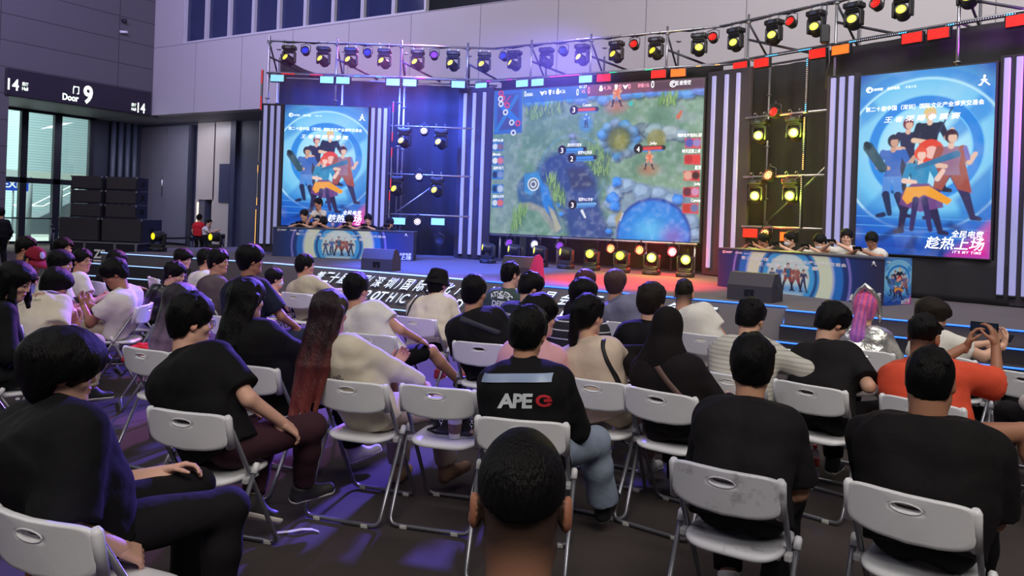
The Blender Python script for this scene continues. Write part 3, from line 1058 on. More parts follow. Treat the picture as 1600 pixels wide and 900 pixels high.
# ---------------------------------------------------------------- the hall
def joint_mat(name, col, bw, bh, ox=0, oz=0, axis='x', rough=.55, mortar=.012, dark=.35, noise=.05):
    """flat cladding with thin open joints, bw x bh metres"""
    def build(nt, b):
        tc = nt.nodes.new('ShaderNodeTexCoord'); sp = nt.nodes.new('ShaderNodeSeparateXYZ'); cb = nt.nodes.new('ShaderNodeCombineXYZ')
        nt.links.new(tc.outputs['Object'], sp.inputs[0])
        ad = nt.nodes.new('ShaderNodeMath'); ad.operation = 'ADD'; ad.inputs[1].default_value = ox
        az = nt.nodes.new('ShaderNodeMath'); az.operation = 'ADD'; az.inputs[1].default_value = oz
        nt.links.new(sp.outputs['X' if axis == 'x' else 'Y'], ad.inputs[0]); nt.links.new(sp.outputs['Z'], az.inputs[0])
        nt.links.new(ad.outputs[0], cb.inputs[0]); nt.links.new(az.outputs[0], cb.inputs[1])
        br = nt.nodes.new('ShaderNodeTexBrick'); br.offset = 0; br.squash = 1
        br.inputs['Scale'].default_value = 1; br.inputs['Brick Width'].default_value = bw; br.inputs['Row Height'].default_value = bh
        br.inputs['Mortar Size'].default_value = mortar; br.inputs['Mortar Smooth'].default_value = .1; br.inputs['Bias'].default_value = 0
        c = srgb(*col)
        br.inputs['Color1'].default_value = c
        br.inputs['Color2'].default_value = tuple(x * (1 - noise) for x in c[:3]) + (1,)
        br.inputs['Mortar'].default_value = tuple(x * dark for x in c[:3]) + (1,)
        nt.links.new(cb.outputs[0], br.inputs['Vector']); nt.links.new(br.outputs['Color'], b.inputs['Base Color'])
    return mat(name, col, rough=rough, build=build)

def floor_mat():
    def build(nt, b):
        tc = nt.nodes.new('ShaderNodeTexCoord')
        n1 = nt.nodes.new('ShaderNodeTexNoise'); n1.inputs['Scale'].default_value = .55; n1.inputs['Detail'].default_value = 6
        n2 = nt.nodes.new('ShaderNodeTexNoise'); n2.inputs['Scale'].default_value = 260; n2.inputs['Detail'].default_value = 2
        for n in (n1, n2): nt.links.new(tc.outputs['Object'], n.inputs['Vector'])
        r = nt.nodes.new('ShaderNodeValToRGB')
        r.color_ramp.elements[0].position = .3; r.color_ramp.elements[0].color = srgb(68, 60, 61)
        r.color_ramp.elements[1].position = .72; r.color_ramp.elements[1].color = srgb(92, 84, 82)
        nt.links.new(n1.outputs['Fac'], r.inputs[0])
        mx = nt.nodes.new('ShaderNodeMix'); mx.data_type = 'RGBA'; mx.blend_type = 'MULTIPLY'; mx.inputs[0].default_value = .6
        nt.links.new(r.outputs[0], mx.inputs[6]); nt.links.new(n2.outputs['Fac'], mx.inputs[7]); nt.links.new(mx.outputs[2], b.inputs['Base Color'])
        bp = nt.nodes.new('ShaderNodeBump'); bp.inputs['Strength'].default_value = .4; bp.inputs['Distance'].default_value = .004
        nt.links.new(n2.outputs['Fac'], bp.inputs['Height']); nt.links.new(bp.outputs[0], b.inputs['Normal'])
    return mat('hall carpet', (80, 72, 70), rough=.9, spec=.2, build=build)

b = MB(); b.box((-14, 10, -.1), (42, 46, .2)); struct('floor', b, floor_mat())
M_WALL = joint_mat('cladding light', (178, 172, 178), 2.66, 20, ox=28.85, oz=-8.2 + 20, axis='x')
M_WALL2 = joint_mat('cladding grey', (88, 84, 94), 4.3, .92, ox=-18.0, oz=-6.4 + 9.2, axis='y', mortar=.016)
# upper back wall with its row of windows; it overhangs the doors
b = MB()
b.box((-8.9, 19.75, 6.84), (40, .5, 2.78))                                        # below the sill, z 5.45 to 8.23
b.box((-28.0, 19.75, 9.9), (1.9, .5, 3.34)); b.box((-8.0, 19.75, 11.2), (38.2, .5, 1.2))
struct('wall_back', b, M_WALL)
b = MB(); b.box((-8, 22.0, 9), (38, .1, 6)); struct('wall_office', b, mat('office wall', (60, 64, 84), rough=.8))
M_FRAME = mat('white window frame', (188, 186, 196), rough=.45)
M_PANE = mat('dark blue glass', (44, 50, 84), rough=.10, spec=.4, noise=.35, nscale=.8)
for i in range(9):
    x0 = -27.02 + i * 1.335
    w = empty('window_%d' % (i + 1)); w['kind'] = 'structure'
    b = MB()
    for x in (x0 + .03, x0 + 1.305): b.box((x, 19.6, 9.42), (.075, .16, 2.36))
    b.box((x0 + .667, 19.6, 8.26), (1.33, .2, .06)); b.box((x0 + .667, 19.6, 10.57), (1.33, .16, .06))
    obj('window_frame', b, M_FRAME, w)
    b = MB(); b.box((x0 + .667, 19.66, 9.42), (1.2, .02, 2.3)); obj('pane', b, M_PANE, w)
# overhang soffit, lobby behind the doors
b = MB(); b.box((-21.5, 21.1, 5.54), (25, 2.3, .1)); b.box((-31.5, 21.1, 5.60), (4.9, 2.3, .1)); b.box((-31.5, 16.0, 5.60), (4.3, 12.6, .1)); struct('ceiling', b, mat('soffit', (120, 116, 124), rough=.6))
# wall over the entrance (left) and the grey return at the picture's left edge
b = MB(); b.box((-29.1, 14.0, 8.9), (.5, 11.6, 7.0)); b.box((-29.1, 12.2, 2.7), (.5, 3.7, 5.4)); struct('wall_left', b, M_WALL2)
# lobby back wall, clad panels and a tall pair of sliding leaves
M_DARKP = mat('dark blue cladding', (62, 66, 88), rough=.5, noise=.05, nscale=3)
b = MB(); b.box((-31.9, 22.4, 2.8), (6.0, .3, 5.6)); b.box((-22.2, 22.4, 2.8), (10.2, .3, 5.6)); struct('wall_recess', b, M_DARKP)
b = MB(); b.box((-28.9, 22.36, 3.85), (1.2, .3, 3.5)); b.box((-29.42, 22.36, 1.0), (.2, .3, 2.2)); b.box((-27.85, 22.36, 3.0), (1.05, .3, 5.2)); b.box((-27.85, 22.36, 1.0), (1.1, .32, 2.0))
struct('wall_passage', b, mat('pale panel', (172, 164, 158), rough=.3, noise=.05, nscale=2))
b = MB(); b.box((-28.85, 24.2, 1.1), (1.6, .1, 2.2)); b.box((-29.5, 23.3, 1.1), (.1, 1.7, 2.2)); struct('wall_corridor', b, mat('corridor wall', (40, 42, 62), rough=.8))
d = empty('door_1'); d['kind'] = 'structure'
M_LEAF = mat('grey door leaf', (104, 102, 116), rough=.42, noise=.05, nscale=2)
for x0, x1 in ((-34.2, -31.62), (-31.58, -29.78)):
    b = MB(); b.box(((x0 + x1) / 2, 22.17, 2.75), (x1 - x0, .08, 5.3), bev=.015); obj('leaf', b, M_LEAF, d)
b = MB(); b.tube([(-31.72, 22.08, 2.2), (-31.72, 22.08, 3.1)], .025, 8); obj('pull_bar', b, mat('brushed bar', (190, 190, 200), rough=.25, metal=1), d)
b = MB(); b.box((-33.1, 22.1, 2.62), (.34, .06, .05), bev=.01); b.box((-32.95, 22.1, 2.72), (.2, .06, .05), bev=.01); obj('latch', b, mat('brushed bar'), d)
b = MB(); b.box((-29.72, 22.1, 2.7), (.16, .25, 5.4)); struct('trim_1', b, mat('dark metal trim', (52, 54, 72), rough=.35, metal=.4))
b = MB(); b.box((-27.0, 22.16, 2.75), (.3, .16, 5.5)); b.box((-27.58, 22.18, 2.83), (.65, .06, 1.66)); struct('trim_2', b, mat('navy panel', (38, 40, 74), rough=.5))
b = MB(); b.box((-29.24, 22.14, 1.0), (.06, .05, 1.95)); obj_ = tag(obj('strip_light', b, mat('warm tube', (255, 236, 200), emit=(255, 232, 190), estr=1.4)), 'warm upright strip light on the jamb of the passage doorway', 'light')
# entrance sign: dark fascia with lit lettering
M_LIT = mat('lit lettering', (240, 255, 235), emit=(232, 250, 226), estr=1.05)
s = empty('entrance_sign', (-28.83, 16.65, 5.42), 0, 'long dark entrance sign with lit white Door 9 lettering', 'sign')
b = MB(); b.box((0, 0, .47), (.12, 5.5, .94), bev=.01); obj('fascia', b, mat('dark sign board', (34, 26, 46), rough=.35), s)
def sign_text(t, y, z, w, h, **k):
    me = fit_text(t, w, h, extrude=.004, **k)
    obj('lettering', put(me, basis((0, 1, 0), (0, 0, 1), (1, 0, 0), (.068, y, z))), M_LIT, s)
for t, v, h, w, hh, k in (('14', 14.14, 5.81, .36, .40, dict(offset=.015)), ('展厅', 14.53, 5.88, .21, .13, dict(offset=.01)), ('Hall', 14.53, 5.72, .20, .12, dict(offset=.02)),
                       ('门', 16.33, 5.97, .23, .30, dict(offset=.02)), ('Door', 16.14, 5.66, .60, .25, dict(offset=.03)), ('9', 16.79, 5.86, .36, .70, dict(offset=.03)),
                       ('展厅', 18.65, 5.75, .20, .13, dict(offset=.01)), ('Hall', 18.65, 5.58, .19, .12, dict(offset=.02)), ('14', 18.98, 5.67, .33, .40, dict(offset=.015))):
    sign_text(t, v - 16.65, h - 5.42, w, hh, **k)
# entrance glazing
M_MULL = mat('dark mullion', (40, 42, 58), rough=.4, metal=.5)
b = MB()
d = empty('door_2'); d['kind'] = 'structure'
for v, w in ((16.14, .2), (16.93, .26), (18.28, .30), (19.75, .2)): b.box((-33.5, v, 2.78), (.2, w, 5.56))
b.box((-33.5, 17.95, 2.62), (.2, 3.7, .22)); b.box((-33.5, 17.95, 5.5), (.2, 3.7, .12)); b.box((-33.5, 17.95, .05), (.2, 3.7, .1))
b.box((-33.5, 19.0, 1.3), (.1, .1, 2.6)); b.box((-33.5, 17.95, 1.05), (.08, 3.6, .05))
obj('mullion', b, M_MULL, d)
b = MB(); b.box((-33.5, 17.95, 2.8), (.02, 3.5, 5.4)); obj('pane', b, mat('clear glass', (225, 240, 235), rough=.02, trans=1.0, spec=.3), d)
b = MB(); b.box((-33.6, 21.1, 2.8), (.3, 2.5, 5.6)); struct('wall_lobby', b, mat('lobby dark wall', (40, 44, 66), rough=.6))
for i, v in enumerate((20.6, 20.95, 21.3, 21.65)):
    b = MB(); b.tube([(-33.2, v, 0), (-33.2, v, 5.5)], .11, 12); struct('trim_%d' % (i + 3), b, mat('grey pipe casing', (74, 80, 104), rough=.45))
# what stands outside: a pale clad hall, an escalator and a raised blue sign
b = MB(); b.box((-62, 25, 9), (1, 50, 18)); tag(obj('exhibition_hall', b, joint_mat('outside cladding', (214, 226, 214), 9, .62, axis='y', mortar=.03, dark=.55)), 'pale clad building across the road outside the glass doors', 'building')
b = MB(); b.box((-50, 27.2, 4.35), (2, 5.2, 8.7)); tag(obj('louvred_block', b, joint_mat('outside louvres', (156, 176, 186), 9, .16, axis='y', mortar=.02, dark=.6)), 'blue grey louvred block outside the right hand glass pane', 'building')
b = MB(); b.box((-48, 18, -.05), (28, 40, .1)); struct('ground_outside', b, mat('outside paving', (150, 156, 154), rough=.8))
e = empty('escalator', (-43.5, 25.0, 0), 0, 'grey outdoor escalator seen through the lower glass', 'escalator')
b = MB(); b.prism([(-3.2, 0), (-1.5, 0), (3.2, 2.6), (3.2, 3.2), (2.0, 3.2), (-2.4, .9), (-3.2, .9)], -.6, .6, basis((0, 1, 0), (0, 0, 1), (1, 0, 0), (0, 0, 0))); obj('truss_casing', b, mat('escalator casing', (104, 112, 122), rough=.4, metal=.4), e)
b = MB()
for x in (-.6, .6): b.tube([(x, -3.1, 1.5), (x, -2.2, 1.5), (x, 2.2, 3.95), (x, 3.1, 3.95)], .05, 8)
obj('handrail', b, mat('pale handrail', (210, 216, 220), rough=.3), e)
for i, v in enumerate((20.8, 22.3, 24.0, 26.6, 28.2)):
    b = MB(); b.tube([(-40.5, v, 0), (-40.5, v, 3.0)], .16, 10)
    tag(obj('canopy_post', b, mat('outside post', (120, 128, 136), rough=.5)), 'slim grey canopy post standing outside the glass doors', 'post', 'canopy posts outside')
b = MB(); b.box((-40.6, 24.5, 3.1), (.5, 10, .35)); tag(obj('canopy_beam', b, mat('outside beam', (206, 214, 208), rough=.6)), 'pale canopy beam across the outdoor posts', 'beam')
sg = empty('road_sign', (-39.5, 19.6, 2.55), 0, 'blue outdoor sign with white characters beyond the leftmost pane', 'sign')
b = MB(); b.box((0, 0, 0), (.1, 1.3, .62), bev=.02); obj('panel', b, mat('blue sign', (30, 70, 190), rough=.4, emit=(30, 70, 200), estr=.35), sg)
b = MB(); b.tube([(-.06, 0, -2.55), (-.06, 0, 0)], .05, 8); obj('post', b, mat('outside post'), sg)
me = fit_text('EXIT', 1.0, .34, extrude=.003, offset=.02); obj('lettering', put(me, basis((0, 1, 0), (0, 0, 1), (1, 0, 0), (.055, 0, 0))), mat('sign white', (240, 240, 240), emit=(230, 235, 245), estr=.5), sg)
# two small cameras on the left wall
for i, z in enumerate((9.0, 8.55)):
    c = empty('surveillance_camera', (-28.84, 18.1, z), 0, ('small dark dome camera high on the panelled left wall', 'small white bullet camera below the dark one on the left wall')[i], 'camera')
    b = MB(); b.box((.05, 0, 0), (.1, .1, .12), bev=.01); obj('bracket', b, mat('camera dark', (30, 30, 40), rough=.4), c)
    b = MB()
    if i == 0: b.lathe([(.0, -.11), (.06, -.09), (.085, -.04), (.085, .03), (.05, .05)], 14, Matrix.Translation((.14, 0, 0)))
    else: b.tube([(.08, -.14, -.03), (.16, .12, .0)], .055, 12)
    obj('housing', b, mat('camera dark') if i == 0 else mat('camera white', (215, 215, 225), rough=.4), c)
# ---------------------------------------------------------------- pictures on screens and printed boards (dense coloured meshes)
def vnoise(X, Y, fr, seed):
    r = np.random.RandomState(seed); g = r.rand(64, 64)
    x, y = X * fr, Y * fr
    xi, yi = np.floor(x).astype(int), np.floor(y).astype(int)
    fx, fy = x - xi, y - yi; fx, fy = fx * fx * (3 - 2 * fx), fy * fy * (3 - 2 * fy)
    G = lambda a, b: g[a % 64, b % 64]
    return (G(xi, yi) * (1 - fx) + G(xi + 1, yi) * fx) * (1 - fy) + (G(xi, yi + 1) * (1 - fx) + G(xi + 1, yi + 1) * fx) * fy
def fnoise(X, Y, fr, seed, o=4):
    return sum(vnoise(X, Y, fr * 2 ** i, seed + i) * .5 ** i for i in range(o)) / sum(.5 ** i for i in range(o))

class Paint:
    def __init__(s, w, h, nx, ny):
        s.w, s.h, s.nx, s.ny = w, h, nx, ny
        s.X, s.Y = np.meshgrid(np.linspace(0, w, nx + 1), np.linspace(0, h, ny + 1))
        s.c = np.zeros((ny + 1, nx + 1, 3)); s.px = max(w / nx, h / ny)
    def mix(s, a, col):
        col = np.array(col, float)
        if col.ndim == 1: col = np.array(srgb(*col)[:3])
        a = np.clip(a, 0, 1)[..., None]
        s.c = s.c * (1 - a) + col * a
        return s
    def soft(s, d, e=None):
        e = e or s.px * 1.2
        return np.clip(.5 - d / e, 0, 1)
    def disc(s, x, y, r, col, a=1, e=None, ry=None):
        ry = ry or r
        d = (np.sqrt(((s.X - x) / r) ** 2 + ((s.Y - y) / ry) ** 2) - 1) * min(r, ry)
        return s.mix(s.soft(d, e) * a, col)
    def ring(s, x, y, r, t, col, a=1, e=None, sx=1.0):
        d = np.abs(np.hypot((s.X - x) / sx, s.Y - y) - r) - t / 2
        return s.mix(s.soft(d, e) * a, col)
    def cap(s, p, q, r0, r1, col, a=1, e=None):
        dx, dy = q[0] - p[0], q[1] - p[1]
        t = np.clip(((s.X - p[0]) * dx + (s.Y - p[1]) * dy) / (dx * dx + dy * dy + 1e-9), 0, 1)
        d = np.hypot(s.X - p[0] - t * dx, s.Y - p[1] - t * dy) - (r0 + t * (r1 - r0))
        return s.mix(s.soft(d, e) * a, col)
    def poly(s, pts, col, a=1, e=None):
        pts = np.array(pts, float); n = len(pts)
        ins = np.zeros(s.X.shape, bool); d = np.full(s.X.shape, 1e9)
        for i in range(n):
            (x0, y0), (x1, y1) = pts[i], pts[(i + 1) % n]
            c = ((y0 > s.Y) != (y1 > s.Y)) & (s.X < (x1 - x0) * (s.Y - y0) / (y1 - y0 + 1e-12) + x0)
            ins ^= c
            dx, dy = x1 - x0, y1 - y0
            t = np.clip(((s.X - x0) * dx + (s.Y - y0) * dy) / (dx * dx + dy * dy + 1e-12), 0, 1)
            d = np.minimum(d, np.hypot(s.X - x0 - t * dx, s.Y - y0 - t * dy))
        return s.mix(s.soft(np.where(ins, -d, d), e) * a, col)
    def mesh(s, name='image'):
        n, m = s.nx + 1, s.ny + 1
        v = np.stack([s.X.ravel(), s.Y.ravel(), np.zeros(n * m)], 1)
        i = (np.arange(s.ny)[:, None] * n + np.arange(s.nx)[None, :]).ravel()
        f = np.stack([i, i + 1, i + n + 1, i + n], 1)
        me = np_mesh(name, v, f, smooth=False)
        a = me.color_attributes.new('picture', 'FLOAT_COLOR', 'POINT')
        a.data.foreach_set('color', np.concatenate([np.clip(s.c, 0, 1).reshape(-1, 3), np.ones((n * m, 1))], 1).astype(np.float32).ravel())
        return me

def figure(P, x, y, k, skin, hair, top, legs, coat=None, pose=0, boots=(30, 34, 60), flip=1):
    """a plain cartoon person, k metres tall, feet at (x, y)"""
    f = flip
    q = lambda a, b: (x + f * a * k, y + b * k)
    r = lambda v: v * k
    spread = (.10, .07, .16)[pose]
    P.cap(q(-.05, .50), q(-spread, .28), r(.055), r(.045), legs); P.cap(q(-spread, .28), q(-spread - .03 + .08 * (pose == 1), .05), r(.045), r(.03), boots)
    P.cap(q(.05, .50), q(spread, .27), r(.055), r(.045), legs); P.cap(q(spread, .27), q(spread + .07, .05), r(.045), r(.03), boots)
    P.cap(q(-spread - .02, .035), q(-spread - .09, .02), r(.03), r(.022), boots); P.cap(q(spread + .07, .035), q(spread + .14, .02), r(.03), r(.022), boots)
    if coat: P.poly([q(-.11, .80), q(.11, .80), q(.22, .30), q(.08, .34), q(0, .5), q(-.08, .33), q(-.17, .36)], coat)
    P.poly([q(-.115, .82), q(.115, .82), q(.085, .60), q(.10, .50), q(-.10, .50), q(-.085, .60)], top)
    P.cap(q(-.115, .79), q(-.17, .62), r(.04), r(.033), coat or top); P.cap(q(-.17, .62), q(-.05, .60), r(.03), r(.024), skin)
    P.cap(q(.115, .79), q(.185, .64), r(.04), r(.033), coat or top); P.cap(q(.185, .64), q(.24, .73), r(.03), r(.024), skin)
    P.cap(q(0, .82), q(0, .87), r(.03), r(.03), skin)
    P.disc(*q(0, .935), r(.068), hair, ry=r(.078)); P.disc(*q(.012, .915), r(.045), skin, ry=r(.056)); P.poly([q(-.06, .95), q(.065, .95), q(.05, .985), q(-.04, .99)], hair)

def paint_poster(nx, ny, small=False):
    W, H = 2.0, 3.0
    P = Paint(W, H, nx, ny)
    P.c[:] = srgb(96, 190, 240)[:3]
    rr = np.hypot((P.X - 1.0), (P.Y - 1.75))
    P.mix(np.clip((1 - rr / 1.2) * 1.7, 0, 1) * .92, (176, 232, 252))
    P.mix(np.clip((rr - 1.10) / .5, 0, 1) * .97, (8, 62, 170))
    P.poly([(1.35, 2.0), (2, 2.75), (2, 2.25), (1.5, 1.85)], (40, 140, 226), .8, .1); P.poly([(0, 2.1), (.35, 2.35), (.2, 2.6), (0, 2.6)], (30, 130, 220), .6, .1)
    P.ring(1.02, 1.72, .78, .17, (24, 132, 226), .95, .03); P.ring(1.02, 1.72, .70, .02, (120, 210, 255), .9); P.ring(1.02, 1.72, .86, .012, (110, 205, 255), .7)
    P.ring(1.0, 1.62, 1.24, .035, (190, 240, 255), .95 , .03); P.ring(1.0, 1.62, 1.34, .16, (28, 120, 220), .5, .05)
    P.poly([(0, 0), (2, 0), (2, .62), (0, .66)], (16, 96, 200), .85, .25); P.poly([(0, 0), (2, 0), (2, .2), (0, .25)], (10, 66, 170), .9, .2)
    for y in (.30, .45, .60): P.cap((0, y + .02), (2, y - .02), .006, .004, (110, 190, 250), .7)
    P.poly([(.1, .7), (.5, 1.15), (.75, .85), (.35, .6)], (30, 120, 215), .5, .08); P.poly([(1.5, .9), (2, 1.45), (2, .7), (1.6, .65)], (24, 100, 205), .6, .08)
    P.poly([(.25, .2), (.75, .52), (.82, .48), (.45, .2)], (8, 40, 110), .7, .06); P.poly([(.72, 0), (.9, .32), (.98, .3), (.92, 0)], (8, 40, 110), .7, .06); P.poly([(1.15, 0), (1.25, .3), (1.35, .3), (1.4, 0)], (8, 40, 110), .7, .06); P.poly([(1.35, .5), (1.7, .3), (1.75, .36), (1.45, .56)], (8, 40, 110), .7, .06)
    P.poly([(1.45, 0), (2, 0), (2, .52), (1.8, .3)], (232, 20, 150), .95, .22); P.poly([(.2, .05), (1.3, .0), (1.3, .1), (.2, .12)], (20, 90, 190), .4)
    # five plain people posing: two behind, three in front
    figure(P, .78, 1.00, 1.22, (226, 180, 160), (120, 50, 70), (40, 44, 84), (36, 42, 80), pose=1)
    figure(P, 1.10, 1.02, 1.36, (232, 196, 170), (226, 200, 130), (26, 34, 62), (26, 32, 60), pose=0); P.cap((1.22, 1.95), (1.42, 2.36), .014, .010, (40, 60, 100))
    P.disc(1.12, 1.66, .21, (226, 70, 50)); P.disc(1.14, 1.66, .10, (240, 190, 180))
    figure(P, .56, .60, 1.36, (206, 160, 140), (44, 44, 70), (54, 104, 190), (84, 140, 216), pose=1, boots=(26, 40, 84)); P.cap((.40, 1.42), (.16, 1.78), .075, .085, (30, 76, 96)); P.cap((.16, 1.78), (.13, 1.83), .05, .05, (16, 40, 60))
    figure(P, 1.42, .58, 1.42, (230, 190, 170), (60, 30, 50), (150, 110, 140), (50, 42, 104), coat=(160, 78, 66), pose=2, boots=(50, 46, 90)); P.cap((1.66, 1.55), (1.62, 1.72), .035, .03, (120, 110, 190))
    figure(P, .98, .34, 1.40, (240, 200, 184), (232, 84, 60), (40, 140, 190), (50, 40, 96), pose=2, boots=(36, 32, 74))
    P.poly([(.72, 1.02), (.86, 1.16), (1.12, 1.16), (1.30, .98), (1.34, .78), (1.0, .70), (.68, .82)], (112, 66, 132), .95)
    P.poly([(.78, 1.10), (1.12, 1.12), (1.46, .90), (1.40, .82), (1.05, .98), (.80, .82), (.72, .92)], (240, 160, 40))
    P.cap((.93, 1.42), (1.50, 1.62), .035, .055, (30, 110, 160)); P.cap((.93, .9), (.88, .42), .05, .035, (50, 42, 100)); P.cap((1.06, .9), (1.16, .42), .05, .035, (50, 42, 100))
    P.mix((fnoise(P.X, P.Y, 3, 5) - .5) * .25, (255, 255, 255))
    return P

def paint_banner(w, h, nx, ny):
    P = Paint(w, h, nx, ny)
    P.c[:] = srgb(24, 40, 100)[:3]
    cx, cy = w * .47, h * .40
    X = (P.X - cx) * .96; D = np.hypot(X, P.Y - cy)
    P.mix(np.clip(1 - np.abs(P.X - cx) / (w * .52), 0, 1) * .5, (40, 100, 190))
    for r, t, c, a in ((.86, .16, (36, 120, 210), .9), (.78, .05, (170, 190, 240), .9), (.66, .22, (222, 234, 205), .95), (.53, .03, (60, 160, 230), .9), (.42, .10, (70, 170, 232), .95), (.30, .16, (200, 228, 220), .9), (1.05, .035, (140, 130, 220), .9)):
        P.mix(P.soft(np.abs(D - r) - t / 2, .03) * a, c)
    P.mix(P.soft(D - .36, .05), (206, 230, 226))
    P.mix(np.clip((np.abs(P.X - cx) - w * .36) / (w * .16), 0, 1), (46, 46, 76))
    P.poly([(cx - .35, .02), (cx + .4, .02), (cx + .3, .16), (cx - .3, .14)], (60, 150, 220), .8, .08)
    for i, (dx, k, t, l, co) in enumerate(((-.30, .34, (60, 80, 130), (60, 70, 120), None), (-.16, .40, (70, 110, 180), (60, 60, 110), None), (.0, .44, (40, 110, 150), (60, 44, 90), (150, 70, 60)), (.15, .42, (160, 110, 100), (70, 50, 90), (150, 80, 80)), (.29, .36, (50, 60, 100), (50, 56, 96), None))):
        figure(P, cx + dx, .06, k, (214, 170, 150), (70, 40, 50), t, l, coat=co, pose=(0, 1, 2, 2, 0)[i])
    return P

def quad_uv(c, p):
    """fractions (s, t) of point p in the four-sided outline c = TL, TR, BL, BR"""
    s, t = .5, .5
    c = [np.array(x, float) for x in c]; p = np.array(p, float)
    for _ in range(12):
        a = c[2] * (1 - s) + c[3] * s; b = c[0] * (1 - s) + c[1] * s
        f = a * (1 - t) + b * t - p
        ds = (c[3] - c[2]) * (1 - t) + (c[1] - c[0]) * t; dt = b - a
        d = np.linalg.solve(np.stack([ds, dt], 1), -f)
        s += d[0]; t += d[1]
    return s, t
GAME_OUT = ((772, 142), (1100, 121), (764, 364), (1092, 379.5))
GW, GH = 5.27, 3.51
def g2(x, y):
    s, t = quad_uv(GAME_OUT, (x, y)); return s * GW, t * GH
def paint_game(nx, ny):
    """a plain battle-arena view: meadow, rocks, river and pool"""
    P = Paint(GW, GH, nx, ny)
    n1, n2, n3 = fnoise(P.X, P.Y, .9, 3), fnoise(P.X, P.Y, 2.6, 9), fnoise(P.X, P.Y, 9, 21)
    P.c[:] = srgb(104, 146, 128)[:3]
    P.mix(np.clip((n1 - .42) * 4, 0, 1) * .7, (140, 172, 146)); P.mix(np.clip((n2 - .55) * 5, 0, 1) * .6, (152, 168, 176)); P.mix(np.clip((.42 - n2) * 5, 0, 1) * .5, (84, 128, 110))
    g = lambda *q: [g2(a, b) for a, b in q]
    rng = random.Random(8)
    def blob(pts, col, e=.12, a=.95): P.poly(g(*pts), col, a, e)
    blob([(768, 240), (800, 225), (830, 300), (800, 365), (764, 364)], (128, 150, 168), .5, .6)
    # river
    blob([(846, 262), (868, 240), (905, 232), (945, 262), (948, 320), (975, 378), (900, 374), (888, 330), (880, 292), (850, 286)], (38, 72, 140), .22)
    blob([(895, 262), (925, 262), (942, 288), (925, 298), (905, 296)], (50, 66, 104), .12); blob([(905, 300), (940, 300), (960, 376), (905, 374)], (52, 82, 146), .2)
    P.ring(*g2(905, 268), .85, .03, (90, 150, 210), .5, .05)
    # rocks along the top and scattered
    def rock(x, y, r, c, sq=.6):
        X, Y = g2(x, y); k = r * GW / 328
        m = [(X + k * (.75 + .4 * rng.random()) * math.cos(a), Y + k * sq * (.75 + .4 * rng.random()) * math.sin(a)) for a in [2 * math.pi * i / 9 for i in range(9)]]
        P.poly([(a + .04, b - .05) for a, b in m], (34, 62, 110), .7, .06); P.poly(m, c, .97, .03)
        m2 = [(X + (a - X) * .7 - .02, Y + (b - Y) * .6 + k * .14) for a, b in m]; P.poly(m2, tuple(min(255, v + 38) for v in c), .8, .05)
    for i in range(16):
        x = 832 + i * 17.5; rock(x, 160 - i * 1.3 + rng.uniform(-3, 5), rng.uniform(9, 13), (rng.randint(54, 96), rng.randint(126, 150), rng.randint(186, 222)))
    for x, y, r, c in ((958, 208, 13, (80, 140, 205)), (992, 232, 11, (110, 140, 170)), (1012, 200, 14, (80, 104, 120)), (1030, 204, 16, (120, 150, 160)), (1052, 206, 15, (140, 160, 170)), (965, 236, 10, (70, 120, 180)), (975, 245, 9, (110, 160, 200)), (905, 212, 6, (110, 130, 170)), (908, 222, 7, (96, 120, 160)), (1068, 210, 10, (130, 156, 170))): rock(x, y, r, c, .75)
    [rock(977 + 25 * math.cos(a), 216 + 25 * math.sin(a) * .95, 9.5, (64 + 20 * (i % 3), 136 + 8 * (i % 2), 206 - 16 * (i % 3)), .8) for i, a in enumerate([2 * math.pi * k / 11 for k in range(11)])]; P.disc(*g2(978, 217), .33, (70, 92, 80), .9, .2, .33); P.disc(*g2(978, 218), .25, (104, 118, 66), 1, .12, .26); P.disc(*g2(980, 221), .16, (150, 150, 70), .7, .1); P.disc(*g2(1033, 217), .22, (140, 140, 80), .9, .06)
    # left outcrop
    blob([(812, 290), (826, 272), (850, 268), (868, 300), (884, 340), (890, 362), (878, 366), (862, 336), (838, 326), (816, 318)], (52, 96, 150), .08)
    blob([(826, 272), (850, 268), (856, 288), (836, 306), (826, 300)], (60, 146, 214), .06); blob([(853, 284), (866, 292), (876, 330), (862, 334), (855, 312)], (40, 130, 220), .06)
    blob([(818, 318), (836, 316), (860, 326), (884, 362), (876, 366), (852, 332), (826, 326)], (150, 156, 150), .06); blob([(866, 322), (876, 330), (888, 358), (880, 364)], (176, 176, 156), .04)
    for r, c in ((.16, (230, 236, 240)), (.125, (50, 70, 110)), (.09, (220, 228, 236)), (.05, (60, 80, 120))): P.disc(*g2(841, 288), r, c, .95)
    # pool on the right with stone rim
    blob([(956, 292), (980, 282), (1040, 292), (1078, 300), (1092, 350), (1092, 379), (968, 376), (975, 330)], (124, 152, 176), .12)
    for x, y, r in ((972, 300, 13), (988, 290, 14), (1012, 300, 16), (1036, 302, 13), (1056, 312, 12), (964, 318, 11), (970, 345, 12), (1080, 345, 13), (1086, 366, 10)): rock(x, y, r, (126, 156, 190), .8)
    for x, y, r in ((975, 284, 9), (968, 310, 10), (972, 322, 9), (1063, 312, 9), (884, 320, 4), (888, 335, 4), (963, 362, 5)): rock(x, y, r, (34, 124, 226), .9)
    blob([(972, 340), (982, 330), (988, 352), (990, 377), (978, 377)], (170, 160, 110), .05)
    P.disc(*g2(1028, 368), .86, (20, 70, 170), 1, .05, .82); P.disc(*g2(1028, 369), .81, (22, 126, 226), 1, .06, .77); P.disc(*g2(1026, 362), .52, (40, 160, 236), .8, .5, .42); P.disc(*g2(1024, 360), .22, (110, 206, 245), .7, .3, .14); P.disc(*g2(1056, 372), .24, (150, 90, 190), .6, .3)
